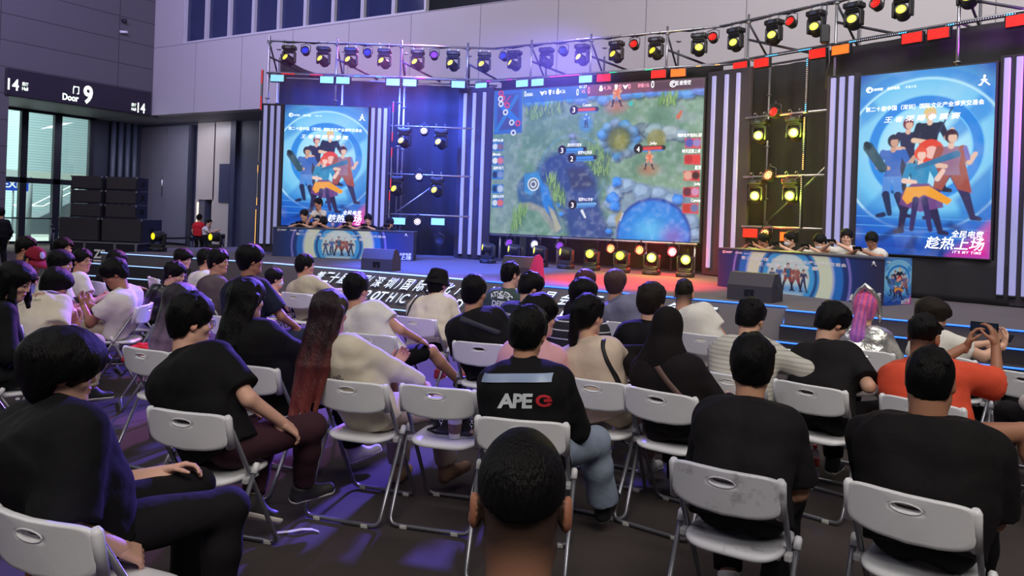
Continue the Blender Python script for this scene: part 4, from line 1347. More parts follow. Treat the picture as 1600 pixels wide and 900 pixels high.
    P.mix((n3 - .5) * .5, (220, 235, 240)); P.mix((.5 - n3) * .5, (20, 50, 80))
    # tall grass
    def tuft(pts, n, hgt):
        pl = g(*pts); xs = [p[0] for p in pl]; ys = [p[1] for p in pl]
        P.poly(pl, (66, 106, 84), .8, .12)
        k = 0
        while k < n:
            x, y = rng.uniform(min(xs), max(xs)), rng.uniform(min(ys), max(ys))
            ins = False
            for i in range(len(pl)):
                (x0, y0), (x1, y1) = pl[i], pl[(i + 1) % len(pl)]
                if (y0 > y) != (y1 > y) and x < (x1 - x0) * (y - y0) / (y1 - y0) + x0: ins = not ins
            if not ins: continue
            k += 1
            c = rng.choice(((112, 158, 92), (140, 180, 104), (84, 130, 80), (160, 190, 120)))
            P.cap((x, y), (x + rng.uniform(-.06, .06), y + hgt * rng.uniform(.7, 1.2)), .012, .004, c, .9)
    tuft([(826, 180), (834, 168), (892, 158), (893, 176), (838, 188)], 90, .17); tuft([(1036, 166), (1038, 150), (1063, 148), (1062, 164)], 50, .2)
    tuft([(862, 282), (872, 272), (892, 300), (896, 324), (878, 318)], 60, .2); tuft([(802, 362), (806, 336), (826, 322), (830, 332), (816, 362)], 60, .22); tuft([(912, 236), (945, 226), (965, 240), (962, 282), (940, 274)], 80, .18)
    # score strip, small map, portraits and bars
    P.poly(g((823, 137), (937, 131), (930, 152), (823, 161)), (26, 104, 186), .85, .02); P.poly(g((925, 131), (1100, 121), (1100, 137), (930, 150)), (128, 52, 92), .85, .02); P.poly(g((1020, 127), (1100, 121), (1100, 137), (1030, 142)), (70, 44, 66), .9, .1)
    P.poly(g((772, 142), (822, 138), (821, 207), (771, 210)), (46, 104, 190), 1); P.poly(g((778, 148), (816, 145), (815, 200), (777, 204)), (62, 72, 142), .9, .05)
    P.cap(g2(776, 204), g2(812, 150), .05, .05, (40, 130, 210), .8); P.cap(g2(786, 165), g2(812, 190), .07, .09, (34, 120, 220), .9); P.cap(g2(790, 162), g2(800, 150), .02, .02, (190, 70, 120), .7)
    for x, y, c in ((784, 145, (220, 60, 80)), (787, 153, (220, 70, 90)), (783, 154, (230, 230, 240)), (795, 164, (226, 60, 70)), (814, 192, (226, 60, 80)), (784, 162, (230, 236, 245)), (792, 175, (235, 240, 250)), (803, 191, (220, 230, 245)), (806, 207, (225, 232, 245))):
        P.disc(*g2(x, y), .072, c); P.disc(*g2(x, y), .04, (60, 80, 140))
    for i in range(5):
        y = 229 + i * 22.0
        P.poly(g((769, y - 6.5), (789, y - 7), (788, y + 7), (768, y + 7)), (28, 112, 200)); P.disc(*g2(773.5, y), .075, ((200, 216, 236), (220, 226, 230), (30, 50, 90), (26, 60, 110), (200, 214, 230))[i]); P.disc(*g2(783, y), .085, ((130, 100, 110), (220, 120, 120), (130, 150, 200), (190, 206, 230), (226, 110, 90))[i], .9, .05)
        y = 223 + i * 25.6; x = 1084 - i * .9
        P.poly(g((x - 11, y - 7), (x + 11, y - 8), (x + 11, y + 9), (x - 11, y + 8)), (222, 72, 84)); P.disc(*g2(x - 5, y), .095, ((60, 90, 180), (190, 40, 50), (226, 170, 150), (90, 40, 60), (190, 60, 50))[i], .95, .04); P.disc(*g2(x + 5.5, y), .085, ((150, 140, 200), (230, 60, 60), (30, 24, 30), (210, 150, 190), (90, 120, 170))[i], .95, .04)
    for x, y, c in ((912, 171, (224, 88, 66)), (1011, 232, (226, 70, 66)), (893, 234, (60, 150, 236)), (909, 247, (50, 140, 232)), (910, 320, (110, 170, 232))):
        P.cap(g2(x, y), g2(x + 32, y - 1.5), .055, .055, (24, 34, 54)); P.cap(g2(x, y), g2(x + (32 if y > 300 else 28), y - 1.3), .035, .035, c); P.cap(g2(x + 1, y + 4), g2(x + 31, y + 2.6), .016, .016, (70, 140, 220)); P.disc(*g2(x - 4, y), .11, (18, 20, 30))
    for x, y, k in ((974, 157, 1.2), (1022, 256, 1.0)):
        P.disc(*g2(x, y + 9), .17 * k, (206, 92, 64), .6, .2, .10 * k); X_, Y_ = g2(x, y + 9); figure(P, X_, Y_, .42 * k, (236, 190, 170), (230, 120, 70), (226, 120, 90), (70, 110, 190), coat=(222, 150, 120), pose=2)
    P.disc(*g2(927, 192), .17, (60, 140, 216), .7, .12, .22); X_, Y_ = g2(927, 199); figure(P, X_, Y_, .34, (210, 226, 240), (120, 170, 220), (70, 130, 210), (40, 70, 140), pose=1)
    P.cap(g2(1064, 182), g2(1068, 174), .05, .03, (206, 110, 90)); P.disc(*g2(996, 161), .055, (60, 190, 190)); P.cap(g2(921, 330), g2(926, 340), .035, .025, (226, 232, 240)); P.cap(g2(984, 334), g2(980, 345), .02, .02, (230, 230, 230), .6)
    return P
# ---------------------------------------------------------------- the stage
A_, B_, C_, D_ = (-15.1, 13.26), (-10.3, 16.1), (-4.7, 16.1), (1.6, 13.45)     # plan of the backdrop: left wing, middle, right wing
ST = .68
def along(P, Q, t, off=0.0):
    """plan point t of the way from P to Q, pushed off metres towards the audience"""
    dx, dy = Q[0] - P[0], Q[1] - P[1]; L = math.hypot(dx, dy)
    return P[0] + dx * t + dy / L * off, P[1] + dy * t - dx / L * off
def wing_rz(P, Q):
    return math.atan2(Q[1] - P[1], Q[0] - P[0])

def stage_mat():
    return mat('stage carpet', (96, 90, 96), rough=.85, noise=.14, nscale=1.6, bump=.25, bscale=220, spec=.25)
stg = empty('stage_platform', (-7, 12, 0), 0, 'low wide carpeted stage platform in front of the screens', 'stage')
def to(b):                                            # shift a mesh given in room coordinates into the stage's own frame
    b.v = [(x + 7, y - 12, z) for x, y, z in b.v]; return b
front = [(-16.3, 9.93), (-14.3, 10.34), (-11.9, 10.83), (-2.05, 10.83), (-2.0, 10.42), (4.0, 10.28)]
b = MB(); b.prism(front + [(4.0, 19.0), (-17.6, 19.0), (-17.6, 12.0), (-16.3, 11.6)], 0, ST); obj('deck', to(b), stage_mat(), stg)
M_RISER = mat('stage riser', (46, 42, 46), rough=.7, noise=.1, nscale=2)
M_LEDW = mat('white blue led strip', (200, 220, 255), emit=(150, 196, 255), estr=1.1)
M_LEDB = mat('blue led strip', (80, 140, 255), emit=(40, 120, 255), estr=1.25)
def led(pts, m, r=.011):
    b = MB(); b.tube(pts, r, 6, smooth=False); return obj('led_edge_strip', to(b), m, stg)
led([(x, y - .012, ST + .004) for x, y in front[:3]], M_LEDW); led([(-11.9, 10.818, ST + .004), (-7.2, 10.818, ST + .004)], M_LEDW, .013); led([(-7.2, 10.818, ST + .004), (-2.05, 10.818, ST + .004)], M_LEDB, .012)
led([(-1.98, 10.408, ST + .004), (4.0, 10.268, ST + .004)], M_LEDB)
# sloping skirt with the raised lettering
b = MB(); b.prism([(0, 0), (.50, .12), (.0, .675)], -11.9, -2.05, basis((0, -1, 0), (0, 0, 1), (-1, 0, 0), (0, 10.83, 0)))
b.v = [(-v[0] if False else v[0], v[1], v[2]) for v in b.v]
b2 = MB(); b2.add([(-11.9, 10.83, 0), (-2.05, 10.83, 0), (-2.05, 10.26, 0), (-11.9, 10.26, 0), (-11.9, 10.83, .672), (-2.05, 10.83, .672), (-2.05, 10.29, .13), (-11.9, 10.29, .13), (-2.05, 10.26, .13), (-11.9, 10.26, .13)],
   [(0, 1, 2, 3), (4, 5, 6, 7), (7, 6, 8, 9), (9, 8, 2, 3), (0, 3, 9, 7, 4), (1, 5, 6, 8, 2)])
obj('sloping_skirt', to(b2), mat('skirt board', (78, 72, 76), rough=.6, noise=.08, nscale=3), stg)
led([(-11.9, 10.25, .13), (-2.05, 10.25, .13)], M_LEDW); led([(-2.04, 10.82, ST), (-2.04, 10.25, .14)], M_LEDB)
# three steps on the right, two at the far left end
for i, (h, y) in enumerate(((.51, 10.12), (.34, 9.84), (.17, 9.56))):
    b = MB(); b.add([(-2.0, 10.45, 0), (4.0, 10.32, 0), (4.0, y - .15, 0), (-2.0, y, 0), (-2.0, 10.45, h), (4.0, 10.32, h), (4.0, y - .15, h), (-2.0, y, h)], [(0, 1, 2, 3), (4, 5, 6, 7), (3, 2, 6, 7), (0, 3, 7, 4), (1, 5, 6, 2), (0, 4, 5, 1)])
    obj('step', to(b), M_RISER, stg); led([(-1.98, y - .012, h + .004), (4.0, y - .162, h + .004)], M_LEDB)
for h, o in ((.46, .30), (.23, .6)):
    p = [(-16.3, 9.93 - o), (-14.3, 10.34 - o), (-13.9, 10.45 - o), (-13.9, 10.44), (-16.3, 9.95)]
    b = MB(); b.prism(p, 0, h); obj('step', to(b), M_RISER, stg); led([(p[0][0], p[0][1] - .012, h + .004), (p[1][0], p[1][1] - .012, h + .004), (p[2][0], p[2][1] - .012, h + .004)], M_LEDW)
# raised letters on the skirt: two rows, slanted
M_LET = mat('white raised letter', (226, 234, 244), rough=.4, emit=(205, 226, 250), estr=.62)
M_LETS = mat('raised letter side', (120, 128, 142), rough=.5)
sl = V3((0, 10.83 - 10.29, .672 - .13)).normalized(); nrm = V3((0, -sl.z, sl.y))
def ramp_text(s, x, row, w, h=.20, sh=.35):
    me = fit_text(s, w, h, extrude=.026, shear=sh, offset=.014)
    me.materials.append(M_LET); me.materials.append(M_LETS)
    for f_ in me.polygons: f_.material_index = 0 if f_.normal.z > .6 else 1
    p = V3((x + 7, 10.29 - 12, .13)) + sl * row + nrm * .034
    obj('raised_lettering', put(me, basis((1, 0, 0), sl, nrm, p)), None, stg)
def row_x(px, py):                                    # where a letter of the skirt stands
    a, b_ = px - 800.0, py - CAM_Y0
    dx = (a * math.cos(CAM_ROLL) + b_ * math.sin(CAM_ROLL)) / CAM_F
    d = (10.5) / (_cy + 0 * dx)                        # refined below
    for _ in range(8):
        x = dx * d * _cy - d * _sy
        d = (10.55 + x * _sy) / _cy
        x = dx * d * _cy - d * _sy
        d = (10.55 - dx * d * _sy) / _cy
    return dx * d * _cy - d * _sy
tops = '第二十届中国(深圳)国际文化产业博览交易会'
pxs = (420, 438, 455, 475, 497, 518, 532, 549, 575, 590, 608, 633, 657, 684, 711, 738, 766, 795, 825, 857, 888)
for ch, px in zip(tops, pxs):
    ramp_text(ch, row_x(px, 436 + (px - 600) * .065), .51, .09 if ch in '()' else .235, .25)
for ch, px in zip('王者荣耀争霸赛', (932, 962, 992, 1022, 1052, 1080, 1106)):
    ramp_text(ch, row_x(px, 452 + (px - 900) * .08), .51, .24, .25)
for ch, px in zip('KS20THICIF', (500, 520, 541, 560, 575, 592, 607, 617, 634, 648)):
    ramp_text(ch, row_x(px, 462 + (px - 600) * .085), .20, .05 if ch == 'I' else .16, .21, .3)
for ch, px in zip('DOCHINA', (716, 742, 868, 893, 909, 925, 944)):
    ramp_text(ch, row_x(px, 472 + (px - 720) * .085), .20, .05 if ch == 'I' else .17, .21, .3)

# ---------------------------------------------------------------- screens
M_PIC = mat('screen picture', (10, 10, 12), rough=.4, emit=(255, 255, 255), estr=1.0, vcol='picture')
M_SCR = mat('screen casing', (22, 22, 28), rough=.6)
M_WTXT = mat('white on screen', (250, 250, 255), emit=(242, 248, 255), estr=1.05)
M_PALE = mat('pale on screen', (230, 230, 240), emit=(205, 225, 245), estr=.9)
def screen(label, P, Q, z0, h, paint):
    w = math.hypot(Q[0] - P[0], Q[1] - P[1]); rz = math.atan2(Q[1] - P[1], Q[0] - P[0])
    s = empty('led_screen', (P[0], P[1], z0), rz, label, 'screen')
    b = MB(); b.box((w / 2, .09, h / 2), (w + .05, .16, h + .05), bev=.008); obj('casing', b, M_SCR, s)
    me = paint.mesh(); me.transform(Matrix.Diagonal((w / paint.w, h / paint.h, 1, 1)))
    obj('picture', put(me, basis((1, 0, 0), (0, 0, 1), (0, -1, 0), (0, .004, 0))), M_PIC, s)
    return s, w, h
def on_screen(s, t, x, z, w, h, m=None, lift=.010, **k):
    k.setdefault('offset', .008)
    me = fit_text(t, w, h, **k)
    return obj('lettering', put(me, basis((1, 0, 0), (0, 0, 1), (0, -1, 0), (x, -lift + .004, z))), m or M_WTXT, s)
def emblem(s, x, z, k, m=None, lift=.012):
    """the small running-figure mark"""
    b = MB()
    for pts in ([(0, .5), (-.05, .12), (-.36, -.3)], [(0, .5), (.02, .12), (.5, -.34)], [(-.3, .22), (0, .3), (.26, .18)], [(-.5, -.28), (-.2, -.24)]):
        b.tube([(x + a * k, -lift, z + c * k) for a, c in pts], [.075 * k] * len(pts), 6)
    b.lathe([(0, -.006), (.12 * k, -.004), (.12 * k, .004), (0, .006)], 12, Matrix.Translation((x + .02 * k, -lift, z + .62 * k)) @ Matrix.Rotation(math.pi / 2, 4, 'X'))
    return obj('emblem', b, m or M_WTXT, s)
def ring_mark(s, x, z, k, m=None, lift=.012):
    b = MB()
    b.tube([(x + k * math.cos(q), -lift, z + k * math.sin(q)) for q in [2 * math.pi * i / 20 for i in range(21)]], k * .16, 6, caps=False)
    b.tube([(x + k * .45 * math.cos(q), -lift, z + k * .45 * math.sin(q)) for q in [.4 + 4.4 * i / 12 for i in range(13)]], k * .16, 6)
    return obj('ring_mark', b, m or M_WTXT, s)
TITLE1, TITLE2, SLOG1, SLOG2 = '第二十届中国（深圳）国际文化产业博览交易会', '王者荣耀争霸赛', '全民电竞', '趁热上场'
def poster_text(s, w, h, lines=True):
    X, Z = lambda a: a * w, lambda a: a * h
    ring_mark(s, X(.075), Z(.915), .045); on_screen(s, '王者荣耀', X(.135), Z(.915), .19, .045); on_screen(s, '全民电竞', X(.265), Z(.915), .20, .05); on_screen(s, '王者人生', X(.40), Z(.915), .17, .04, M_PALE)
    emblem(s, X(.925), Z(.905), .15)
    on_screen(s, TITLE1, X(.49), Z(.805), .88 * w, .085, offset=.004); on_screen(s, TITLE2, X(.485), Z(.742), .57 * w, .10, shear=.2, spacing=1.5, offset=.004)
    on_screen(s, SLOG1, X(.845), Z(.122), .225 * w, .115, shear=.22, offset=.01); on_screen(s, SLOG2, X(.755), Z(.072), .42 * w, .20, shear=.22, offset=.012); on_screen(s, "IT'S MY TIME", X(.845), Z(.028), .20 * w, .042, shear=.2, spacing=1.2)
PP = paint_poster(200, 300)
s1, w1, h1 = screen('left upright led screen with the blue poster behind the left desk', (-14.66, 13.52), (-12.87, 14.58), 1.38, 3.0, PP); poster_text(s1, w1, h1)
s2, w2, h2 = screen('right upright led screen with the blue poster beside the right desk', (-1.62, 14.26), (.32, 13.78), 1.38, 3.0, PP); poster_text(s2, w2, h2)
sm, wm, hm = screen('largest middle led screen showing a green and blue game view', (-10.15, 16.09), (-4.88, 16.09), 1.37, 3.51, paint_game(460, 320))
M_SW = mat('score white', (235, 235, 240), emit=(225, 232, 240), estr=.9)
M_SP = mat('score pink', (230, 150, 170), emit=(220, 140, 170), estr=.8)
def gtext(t, px, py, w, h, m=None, **k):
    x, z = g2(px, py); return on_screen(sm, t, x * wm / GW, z * hm / GH, w, h, m or M_SW, **k)
for t, x, y, w, h, m in (('0', 914, 143, .06, .16, M_PALE), ('0', 932, 140, .06, .16, M_SP), ('VS', 923, 142, .10, .08, M_SP), ('01:27', 923, 134.5, .2, .07, M_PALE), ('4.3k', 961, 136, .2, .09, M_SP), ('0', 980, 135, .06, .11, M_SP), ('0', 994, 134, .06, .11, M_SP), ('0', 1028, 131, .07, .16, M_SW), ('荣耀小队', 1015, 132.5, .28, .09, M_SP),
                      ('王者悟空', 1071, 128.5, .34, .10, M_SW), ('0', 827, 146, .05, .14, M_SW), ('超越队', 835, 147, .18, .08, M_PALE), ('0', 862, 144, .05, .09, M_PALE), ('0', 875, 143, .05, .09, M_PALE), ('4.2k', 890, 142, .16, .08, M_PALE)):
    gtext(t, x, y, w, h, m)
for t, x, y, w, h in (('Canvas', 929, 163, .22, .07), ('游戏世幻流浪', 909, 226, .36, .08), ('逐梦XG.阿呆', 926, 238, .36, .08), ('Jelly', 1029, 224, .16, .07), ('逐梦XG.宇宇', 927, 312, .36, .08),
                   ('明的名字我的心都', 1080, 211, .52, .08), ('明天还要上课', 1082, 236, .40, .08), ('夏至', 1091, 262, .14, .08), ('Jelly', 1090, 288, .14, .07), ('Canvas', 1088, 313, .2, .07),
                   ('逐梦XG.浪', 779, 219, .30, .07), ('Miracle', 777, 241, .22, .06), ('逐梦·阿门', 780, 262.5, .28, .07), ('逐梦XG.宇宇', 780, 307, .32, .07)):
    gtext(t, x, y, w, h)
for t, x, y in (('3', 908, 171), ('4', 1007, 233), ('3', 889, 235), ('2', 905, 248), ('3', 906, 321)):
    gtext(t, x, y, .07, .12)
# little score symbols: eagle, torch, purse on both sides
b = MB()
for px, py, k in ((856, 144.5, 0), (869, 143.5, 1), (882, 142.5, 2), (951, 137.5, 2), (974, 135.5, 1), (988, 134.5, 0)):
    x, z = g2(px, py); x *= wm / GW; z *= hm / GH
    if k == 0: b.prism([(x - .07, z + .05), (x, z + .02), (x + .07, z + .05), (x + .03, z - .02), (x, z - .06), (x - .03, z - .02)], .004, .010, basis((1, 0, 0), (0, 0, 1), (0, -1, 0), (0, 0, 0)))
    elif k == 1: b.prism([(x - .035, z + .06), (x + .035, z + .06), (x + .03, z), (x + .01, z - .06), (x - .01, z - .06), (x - .03, z)], .004, .010, basis((1, 0, 0), (0, 0, 1), (0, -1, 0), (0, 0, 0)))
    else: b.prism([(x - .02, z + .07), (x + .02, z + .07), (x + .045, z - .02), (x + .03, z - .055), (x - .03, z - .055), (x - .045, z - .02)], .004, .010, basis((1, 0, 0), (0, 0, 1), (0, -1, 0), (0, 0, 0)))
obj('score_symbols', b, M_SW, sm)['kind'] = 'stuff'
x, z = g2(1057, 130.5); ring_mark(sm, x * wm / GW, z * hm / GH, .065, M_SW)

# ---------------------------------------------------------------- dark flats with lit strips beside the screens
M_FLAT = mat('dark stage flat', (44, 38, 48), rough=.7, noise=.08, nscale=3)
M_TUBE = mat('lavender led strip', (150, 150, 190), rough=.3, emit=(142, 146, 208), estr=.50)
def flat(label, P, Q, pos, z0, z1, tubes):
    """a board from P to Q (plan) with upright strips at the given plan points along it"""
    w = math.hypot(Q[0] - P[0], Q[1] - P[1]); rz = math.atan2(Q[1] - P[1], Q[0] - P[0])
    f = empty('stage_flat', (P[0], P[1], z0), rz, label, 'stage flat')
    b = MB(); b.box((w / 2, .10, (z1 - z0) / 2), (w, .08, z1 - z0), bev=.005); obj('board', b, M_FLAT, f)
    for t, a, c in tubes:
        b = MB(); b.box((t, .035, (a + c) / 2 - z0), (.088, .05, c - a), bev=.012); tb = obj('led_strip', b, M_TUBE, f)
        b = MB(); b.box((t, .035, c - z0 + .012), (.1, .06, .03), bev=.006); b.box((t, .035, a - z0 - .012), (.1, .06, .03), bev=.006); obj('end_cap', b, M_SCR, tb)
    return f
flat('narrow dark flat with three lit strips left of the left poster screen', (-15.16, 13.22), (-14.68, 13.50), 0, .70, 4.40, [(t, .9, 4.35) for t in (.09, .26, .42)])
flat('narrow dark flat with three lit strips right of the left poster screen', (-12.85, 14.60), (-12.40, 14.86), 0, .70, 4.42, [(t, 1.0, 4.38) for t in (.08, .24, .39)])
flat('tall dark flat with three lit strips left of the game screen', (-11.25, 16.1), (-10.2, 16.1), 0, .70, 5.0, [(t, .80, 4.88) for t in (.21, .49, .79)])
flat('tall dark flat with lit strips right of the game screen', (-4.84, 16.1), (-3.86, 15.76), 0, .70, 5.0, [(t, .85, 4.9) for t in (.17, .48, .76)])
flat('narrow dark flat with three lit strips left of the right poster screen', (-2.22, 14.5), (-1.66, 14.30), 0, .70, 4.46, [(t, .95, 4.42) for t in (.13, .29, .45)])
flat('dark flat with three lit strips at the right end beyond the right poster', (.36, 13.76), (1.6, 13.40), 0, .70, 4.48, [(t, .85, 4.44) for t in (.10, .26, .42)])

# ---------------------------------------------------------------- curtains behind and skirts under the screens
def curtain(name, label, P, Q, z0, z1, amp=.05, n=70, m=None, sag=None):
    w = math.hypot(Q[0] - P[0], Q[1] - P[1]); rz = math.atan2(Q[1] - P[1], Q[0] - P[0])
    vs, fs = [], []
    for j in range(7):
        for i in range(n + 1):
            t = i / n; zt = z1 - (sag(t) if sag else 0)
            vs.append((w * t, amp * math.sin(t * w * 11 + .8 * math.sin(t * 9)) * (1 - .25 * j / 6), z0 + (zt - z0) * j / 6))
    for j in range(6):
        for i in range(n): fs.append((j * (n + 1) + i, j * (n + 1) + i + 1, (j + 1) * (n + 1) + i + 1, (j + 1) * (n + 1) + i))
    me = np_mesh(name, np.array(vs), np.array(fs))
    o = obj(name, me, m or mat('black curtain', (33, 31, 38), rough=.9, noise=.1, nscale=6), None, (P[0], P[1], 0), rz)
    so = o.modifiers.new('thickness', 'SOLIDIFY'); so.thickness = .008
    return tag(o, label, 'curtain')
pA, pB = along(A_, B_, -.02, -1.5), along(A_, B_, 1.16, -1.5)
curtain('backdrop_curtain', 'black curtain hung behind the left poster screen', pA, pB, ST + .004, 5.95, sag=lambda t: .72 * (1 - math.exp(-t * 8)))
curtain('backdrop_curtain', 'black curtain hung behind the game screen', (-9.9, 17.5), (-4.2, 17.5), ST + .004, 5.3)
curtain('backdrop_curtain', 'black curtain hung behind the right poster screen', along(C_, D_, -.08, -1.6), along(C_, D_, 1.35, -1.6), ST + .004, 5.3)
curtain('backdrop_curtain', 'dark cloth strip along the top of the right wing', along(C_, D_, .34, -.42), along(C_, D_, 1.3, -.42), 4.42, 5.15, amp=.02)
curtain('backdrop_curtain', 'dark cloth strip along the top of the game screen', (-10.2, 16.5), (-4.6, 16.5), 4.9, 5.2, amp=.02)
curtain('stage_skirt', 'dark cloth skirt below the right poster screen', (-1.66, 14.36), (1.7, 13.45), ST + .004, 1.36, amp=.02)
curtain('stage_skirt', 'dark cloth skirt below the left poster screen', (-14.7, 13.6), (-12.8, 14.7), ST + .004, 1.36, amp=.02)

# ---------------------------------------------------------------- scaffold that carries the lights
scf = empty('lighting_scaffold', (-7, 15, 0), 0, 'tall steel tube scaffold carrying the stage lights above the screens', 'scaffold')
M_SCF = mat('galvanised tube', (168, 168, 176), rough=.35, metal=.8, noise=.12, nscale=8)
M_SCFD = mat('dark brace tube', (70, 70, 82), rough=.45, metal=.6)
def sct(name, pts, r=.024, m=None, parent=None):
    b = MB(); b.tube([(x + 7, y - 15, z) for x, y, z in pts], r, 8)
    return obj(name, b, m or M_SCF, parent or scf)
def rosette(p, parent):
    b = MB(); b.lathe([(.024, -.02), (.062, -.006), (.062, .006), (.024, .02)], 12, Matrix.Translation((p[0] + 7, p[1] - 15, p[2]))); obj('rosette', b, M_SCF, parent)
posts = []
for P, Q, ts in ((A_, B_, (0.0, .305, .595, .895)), (B_, C_, (.185, .47, .80)), (C_, D_, (.10, .385, .70, 1.0, 1.3))):
    for k, t in enumerate(ts):
        for off in (-.22, -1.0):
            x, y = along(P, Q, t, off)
            top = 6.12 if off > -.5 else 5.75
            z0_ = {(A_, .305): 4.0, (A_, .895): 5.0, (C_, .385): 4.0, (C_, .70): 4.0}.get((P, t), 4.85 if P == B_ else ST) if off > -.5 else ST
            po = sct('post', [(x, y, z0_), (x, y, top)], .026)
            for z in (1.25, 2.35, 3.45, 4.55, 5.2, 5.95):
                if z < z0_: continue
                rosette((x, y, z), po)
            posts.append((x, y, off))
        x0, y0 = along(P, Q, t, -.22); x1, y1 = along(P, Q, t, -1.0)
        sct('ledger', [(x0, y0, 5.2), (x1, y1, 5.2)]); sct('brace', [(x0, y0, 5.95), (x1, y1, 5.25)], .022, M_SCFD)
        u2 = t + .17
        x2, y2 = along(P, Q, u2, -.8); sct('brace', [(x0, y0, 5.6), (x2, y2, 5.22)], .026, M_SCFD)
for P, Q, a, c in ((A_, B_, -.01, 1.03), (B_, C_, -.02, 1.02), (C_, D_, -.03, 1.4)):
    for z, off in ((6.0, -.22), (5.2, -.22), (5.2, -1.0)):
        p, q = along(P, Q, a, off), along(P, Q, c, off); sct('ledger', [(p[0], p[1], z), (q[0], q[1], z)], .026)
for z in (1.75, 2.75, 3.95): # open bay left of the game screen
    p, q = along(A_, B_, .56, -.05), along(A_, B_, .93, -.05); sct('ledger', [(p[0], p[1], z), (q[0], q[1], z)], .022)
    p, q = along(C_, D_, .12, -.05), along(C_, D_, .42, -.05); sct('ledger', [(p[0], p[1], z * 1.0), (q[0], q[1], z)], .024)
p, q = along(A_, B_, .60, -.06), along(A_, B_, .80, -.6); sct('brace', [(p[0], p[1], 1.8), (q[0], q[1], 2.7)], .018)
p, q = along(C_, D_, .40, -.06), along(C_, D_, .14, -.6); sct('brace', [(p[0], p[1], 3.0), (q[0], q[1], 1.8)], .018)
p = along(C_, D_, .52, -.8); q = along(C_, D_, .62, -.8); sct('brace', [(p[0], p[1], 5.1), (q[0], q[1], 4.0)], .022)
for u in (-9.9, -8.3, -6.1, -5.0): # short legs under the game screen
    sct('screen_leg', [(u, 16.2, ST), (u, 16.2, 1.34)], .028)
sct('ledger', [(-10.1, 16.05, 1.33), (-4.9, 16.05, 1.33)], .024)
p = (-.40, 14.1); sct('post', [(p[0], p[1], ST), (p[0], p[1], 1.4)], .03)
cb = MB(); rngc = random.Random(4)                     # dark power cable looped along the top tube
pts = []
for P, Q, a, c in ((A_, B_, 0, 1), (B_, C_, 0, 1), (C_, D_, 0, 1.2)):
    for i in range(26):
        t = a + (c - a) * i / 26; x, y = along(P, Q, t, -.30)
        pts.append((x, y, 6.0 + .022 * math.sin(i * 2.1) + rngc.uniform(-.006, .01)))
cb.tube(pts, .018, 6); tag(obj('power_cable', cb, mat('black cable', (16, 16, 20), rough=.6)), 'black power cable wrapped along the topmost scaffold tube', 'cable')
h = empty('chain_hoist', (-2.35, 15.1, 5.35), 0, 'dark chain hoist hanging in the right wing of the scaffold', 'hoist')
b = MB(); b.box((0, 0, 0), (.16, .16, .34), bev=.03); obj('motor', b, mat('hoist black', (20, 20, 24), rough=.5), h)
b = MB(); b.tube([(0, 0, .15), (.02, 0, .6)], .014, 6); b.tube([(.06, 0, -.15), (.09, .02, -.5), (.05, 0, -.75)], .014, 6); obj('chain', b, M_SCFD, h)

# ---------------------------------------------------------------- lamps
M_BODY = mat('lamp black', (26, 26, 30), rough=.42, noise=.1, nscale=30)
LENS = {'yellow': mat('lens yellow', (250, 235, 60), emit=(250, 228, 30), estr=1.15), 'bright': mat('lens bright yellow', (255, 246, 90), emit=(250, 246, 70), estr=1.7), 'hot': mat('lens hot', (255, 250, 130), emit=(252, 250, 105), estr=2.6), 'off': mat('lens off', (24, 26, 40), rough=.1)}
def moving_head(lens, label, up=False, tilt=(0, 0)):
    """yoke lamp; hanging from clamps, or (up) standing on its base. tilt = (sideways, downwards) of the barrel, radians"""
    r = empty('moving_head_light', (0, 0, 0), 0, label, 'stage light')
    s = -1 if not up else 1
    zb = 0 if not up else 0
    b = MB(); b.box((0, 0, s * .055), (.34, .25, .11), bev=.035); b.box((0, 0, s * .125), (.26, .2, .04), bev=.015); base = obj('base', b, M_BODY, r)
    b = MB(); b.box((0, -.127, s * .06), (.12, .006, .05)); obj('display', b, mat('lamp display', (60, 66, 84), rough=.2), base)
    yz = s * .16
    b = MB()
    b.box((0, 0, yz), (.30, .15, .05), bev=.02)
    for sd in (-1, 1): b.box((sd * .145, 0, yz + s * .13), (.05, .14, .28), bev=.022)
    obj('yoke', b, M_BODY, r)
    T = Matrix.Translation((0, 0, yz + s * .20)) @ Matrix.Rotation(tilt[0], 4, 'Z') @ Matrix.Rotation(math.pi / 2 + tilt[1], 4, 'X')
    b = MB(); b.lathe([(0, -.15), (.07, -.15), (.105, -.11), (.115, -.02), (.108, .06), (.112, .12), (.104, .15), (.086, .152), (.08, .135), (0, .135)], 24, T)
    hd = obj('barrel', b, M_BODY, r)
    b = MB()
    for k in range(5): b.lathe([(.112, -.09 + k * .018), (.120, -.086 + k * .018), (.112, -.080 + k * .018)], 20, T)
    obj('cooling_fins', b, M_BODY, hd)['kind'] = 'stuff'
    b = MB(); b.lathe([(0, .150), (.045, .148), (.080, .137)], 22, T); obj('lens', b, LENS[lens], hd)
    if not up:
        for sd in (-1, 1):
            b = MB(); b.box((sd * .11, 0, .03), (.04, .03, .07), bev=.008)
            b.tube([(sd * .11 - .02, .05 * math.cos(q), .085 + .05 * math.sin(q)) for q in [-1.4 + 4.2 * i / 8 for i in range(9)]], .011, 6); obj('clamp', b, M_SCF, r)
    else:
        for sx in (-1, 1):
            for sy in (-1, 1):
                b = MB(); b.lathe([(.02, -.002), (.022, .01), (.018, .014)], 10, Matrix.Translation((sx * .13, sy * .09, 0))); obj('foot', b, M_SCFD, r)
    return r
protos = {}
def glow(loc, col, e, r=.05):
    l = bpy.data.lights.new('lamp_beam', 'POINT'); l.energy = e; l.color = col; l.shadow_soft_size = r
    o = bpy.data.objects.new('lamp_beam', l); COL.objects.link(o); o.location = loc; return o
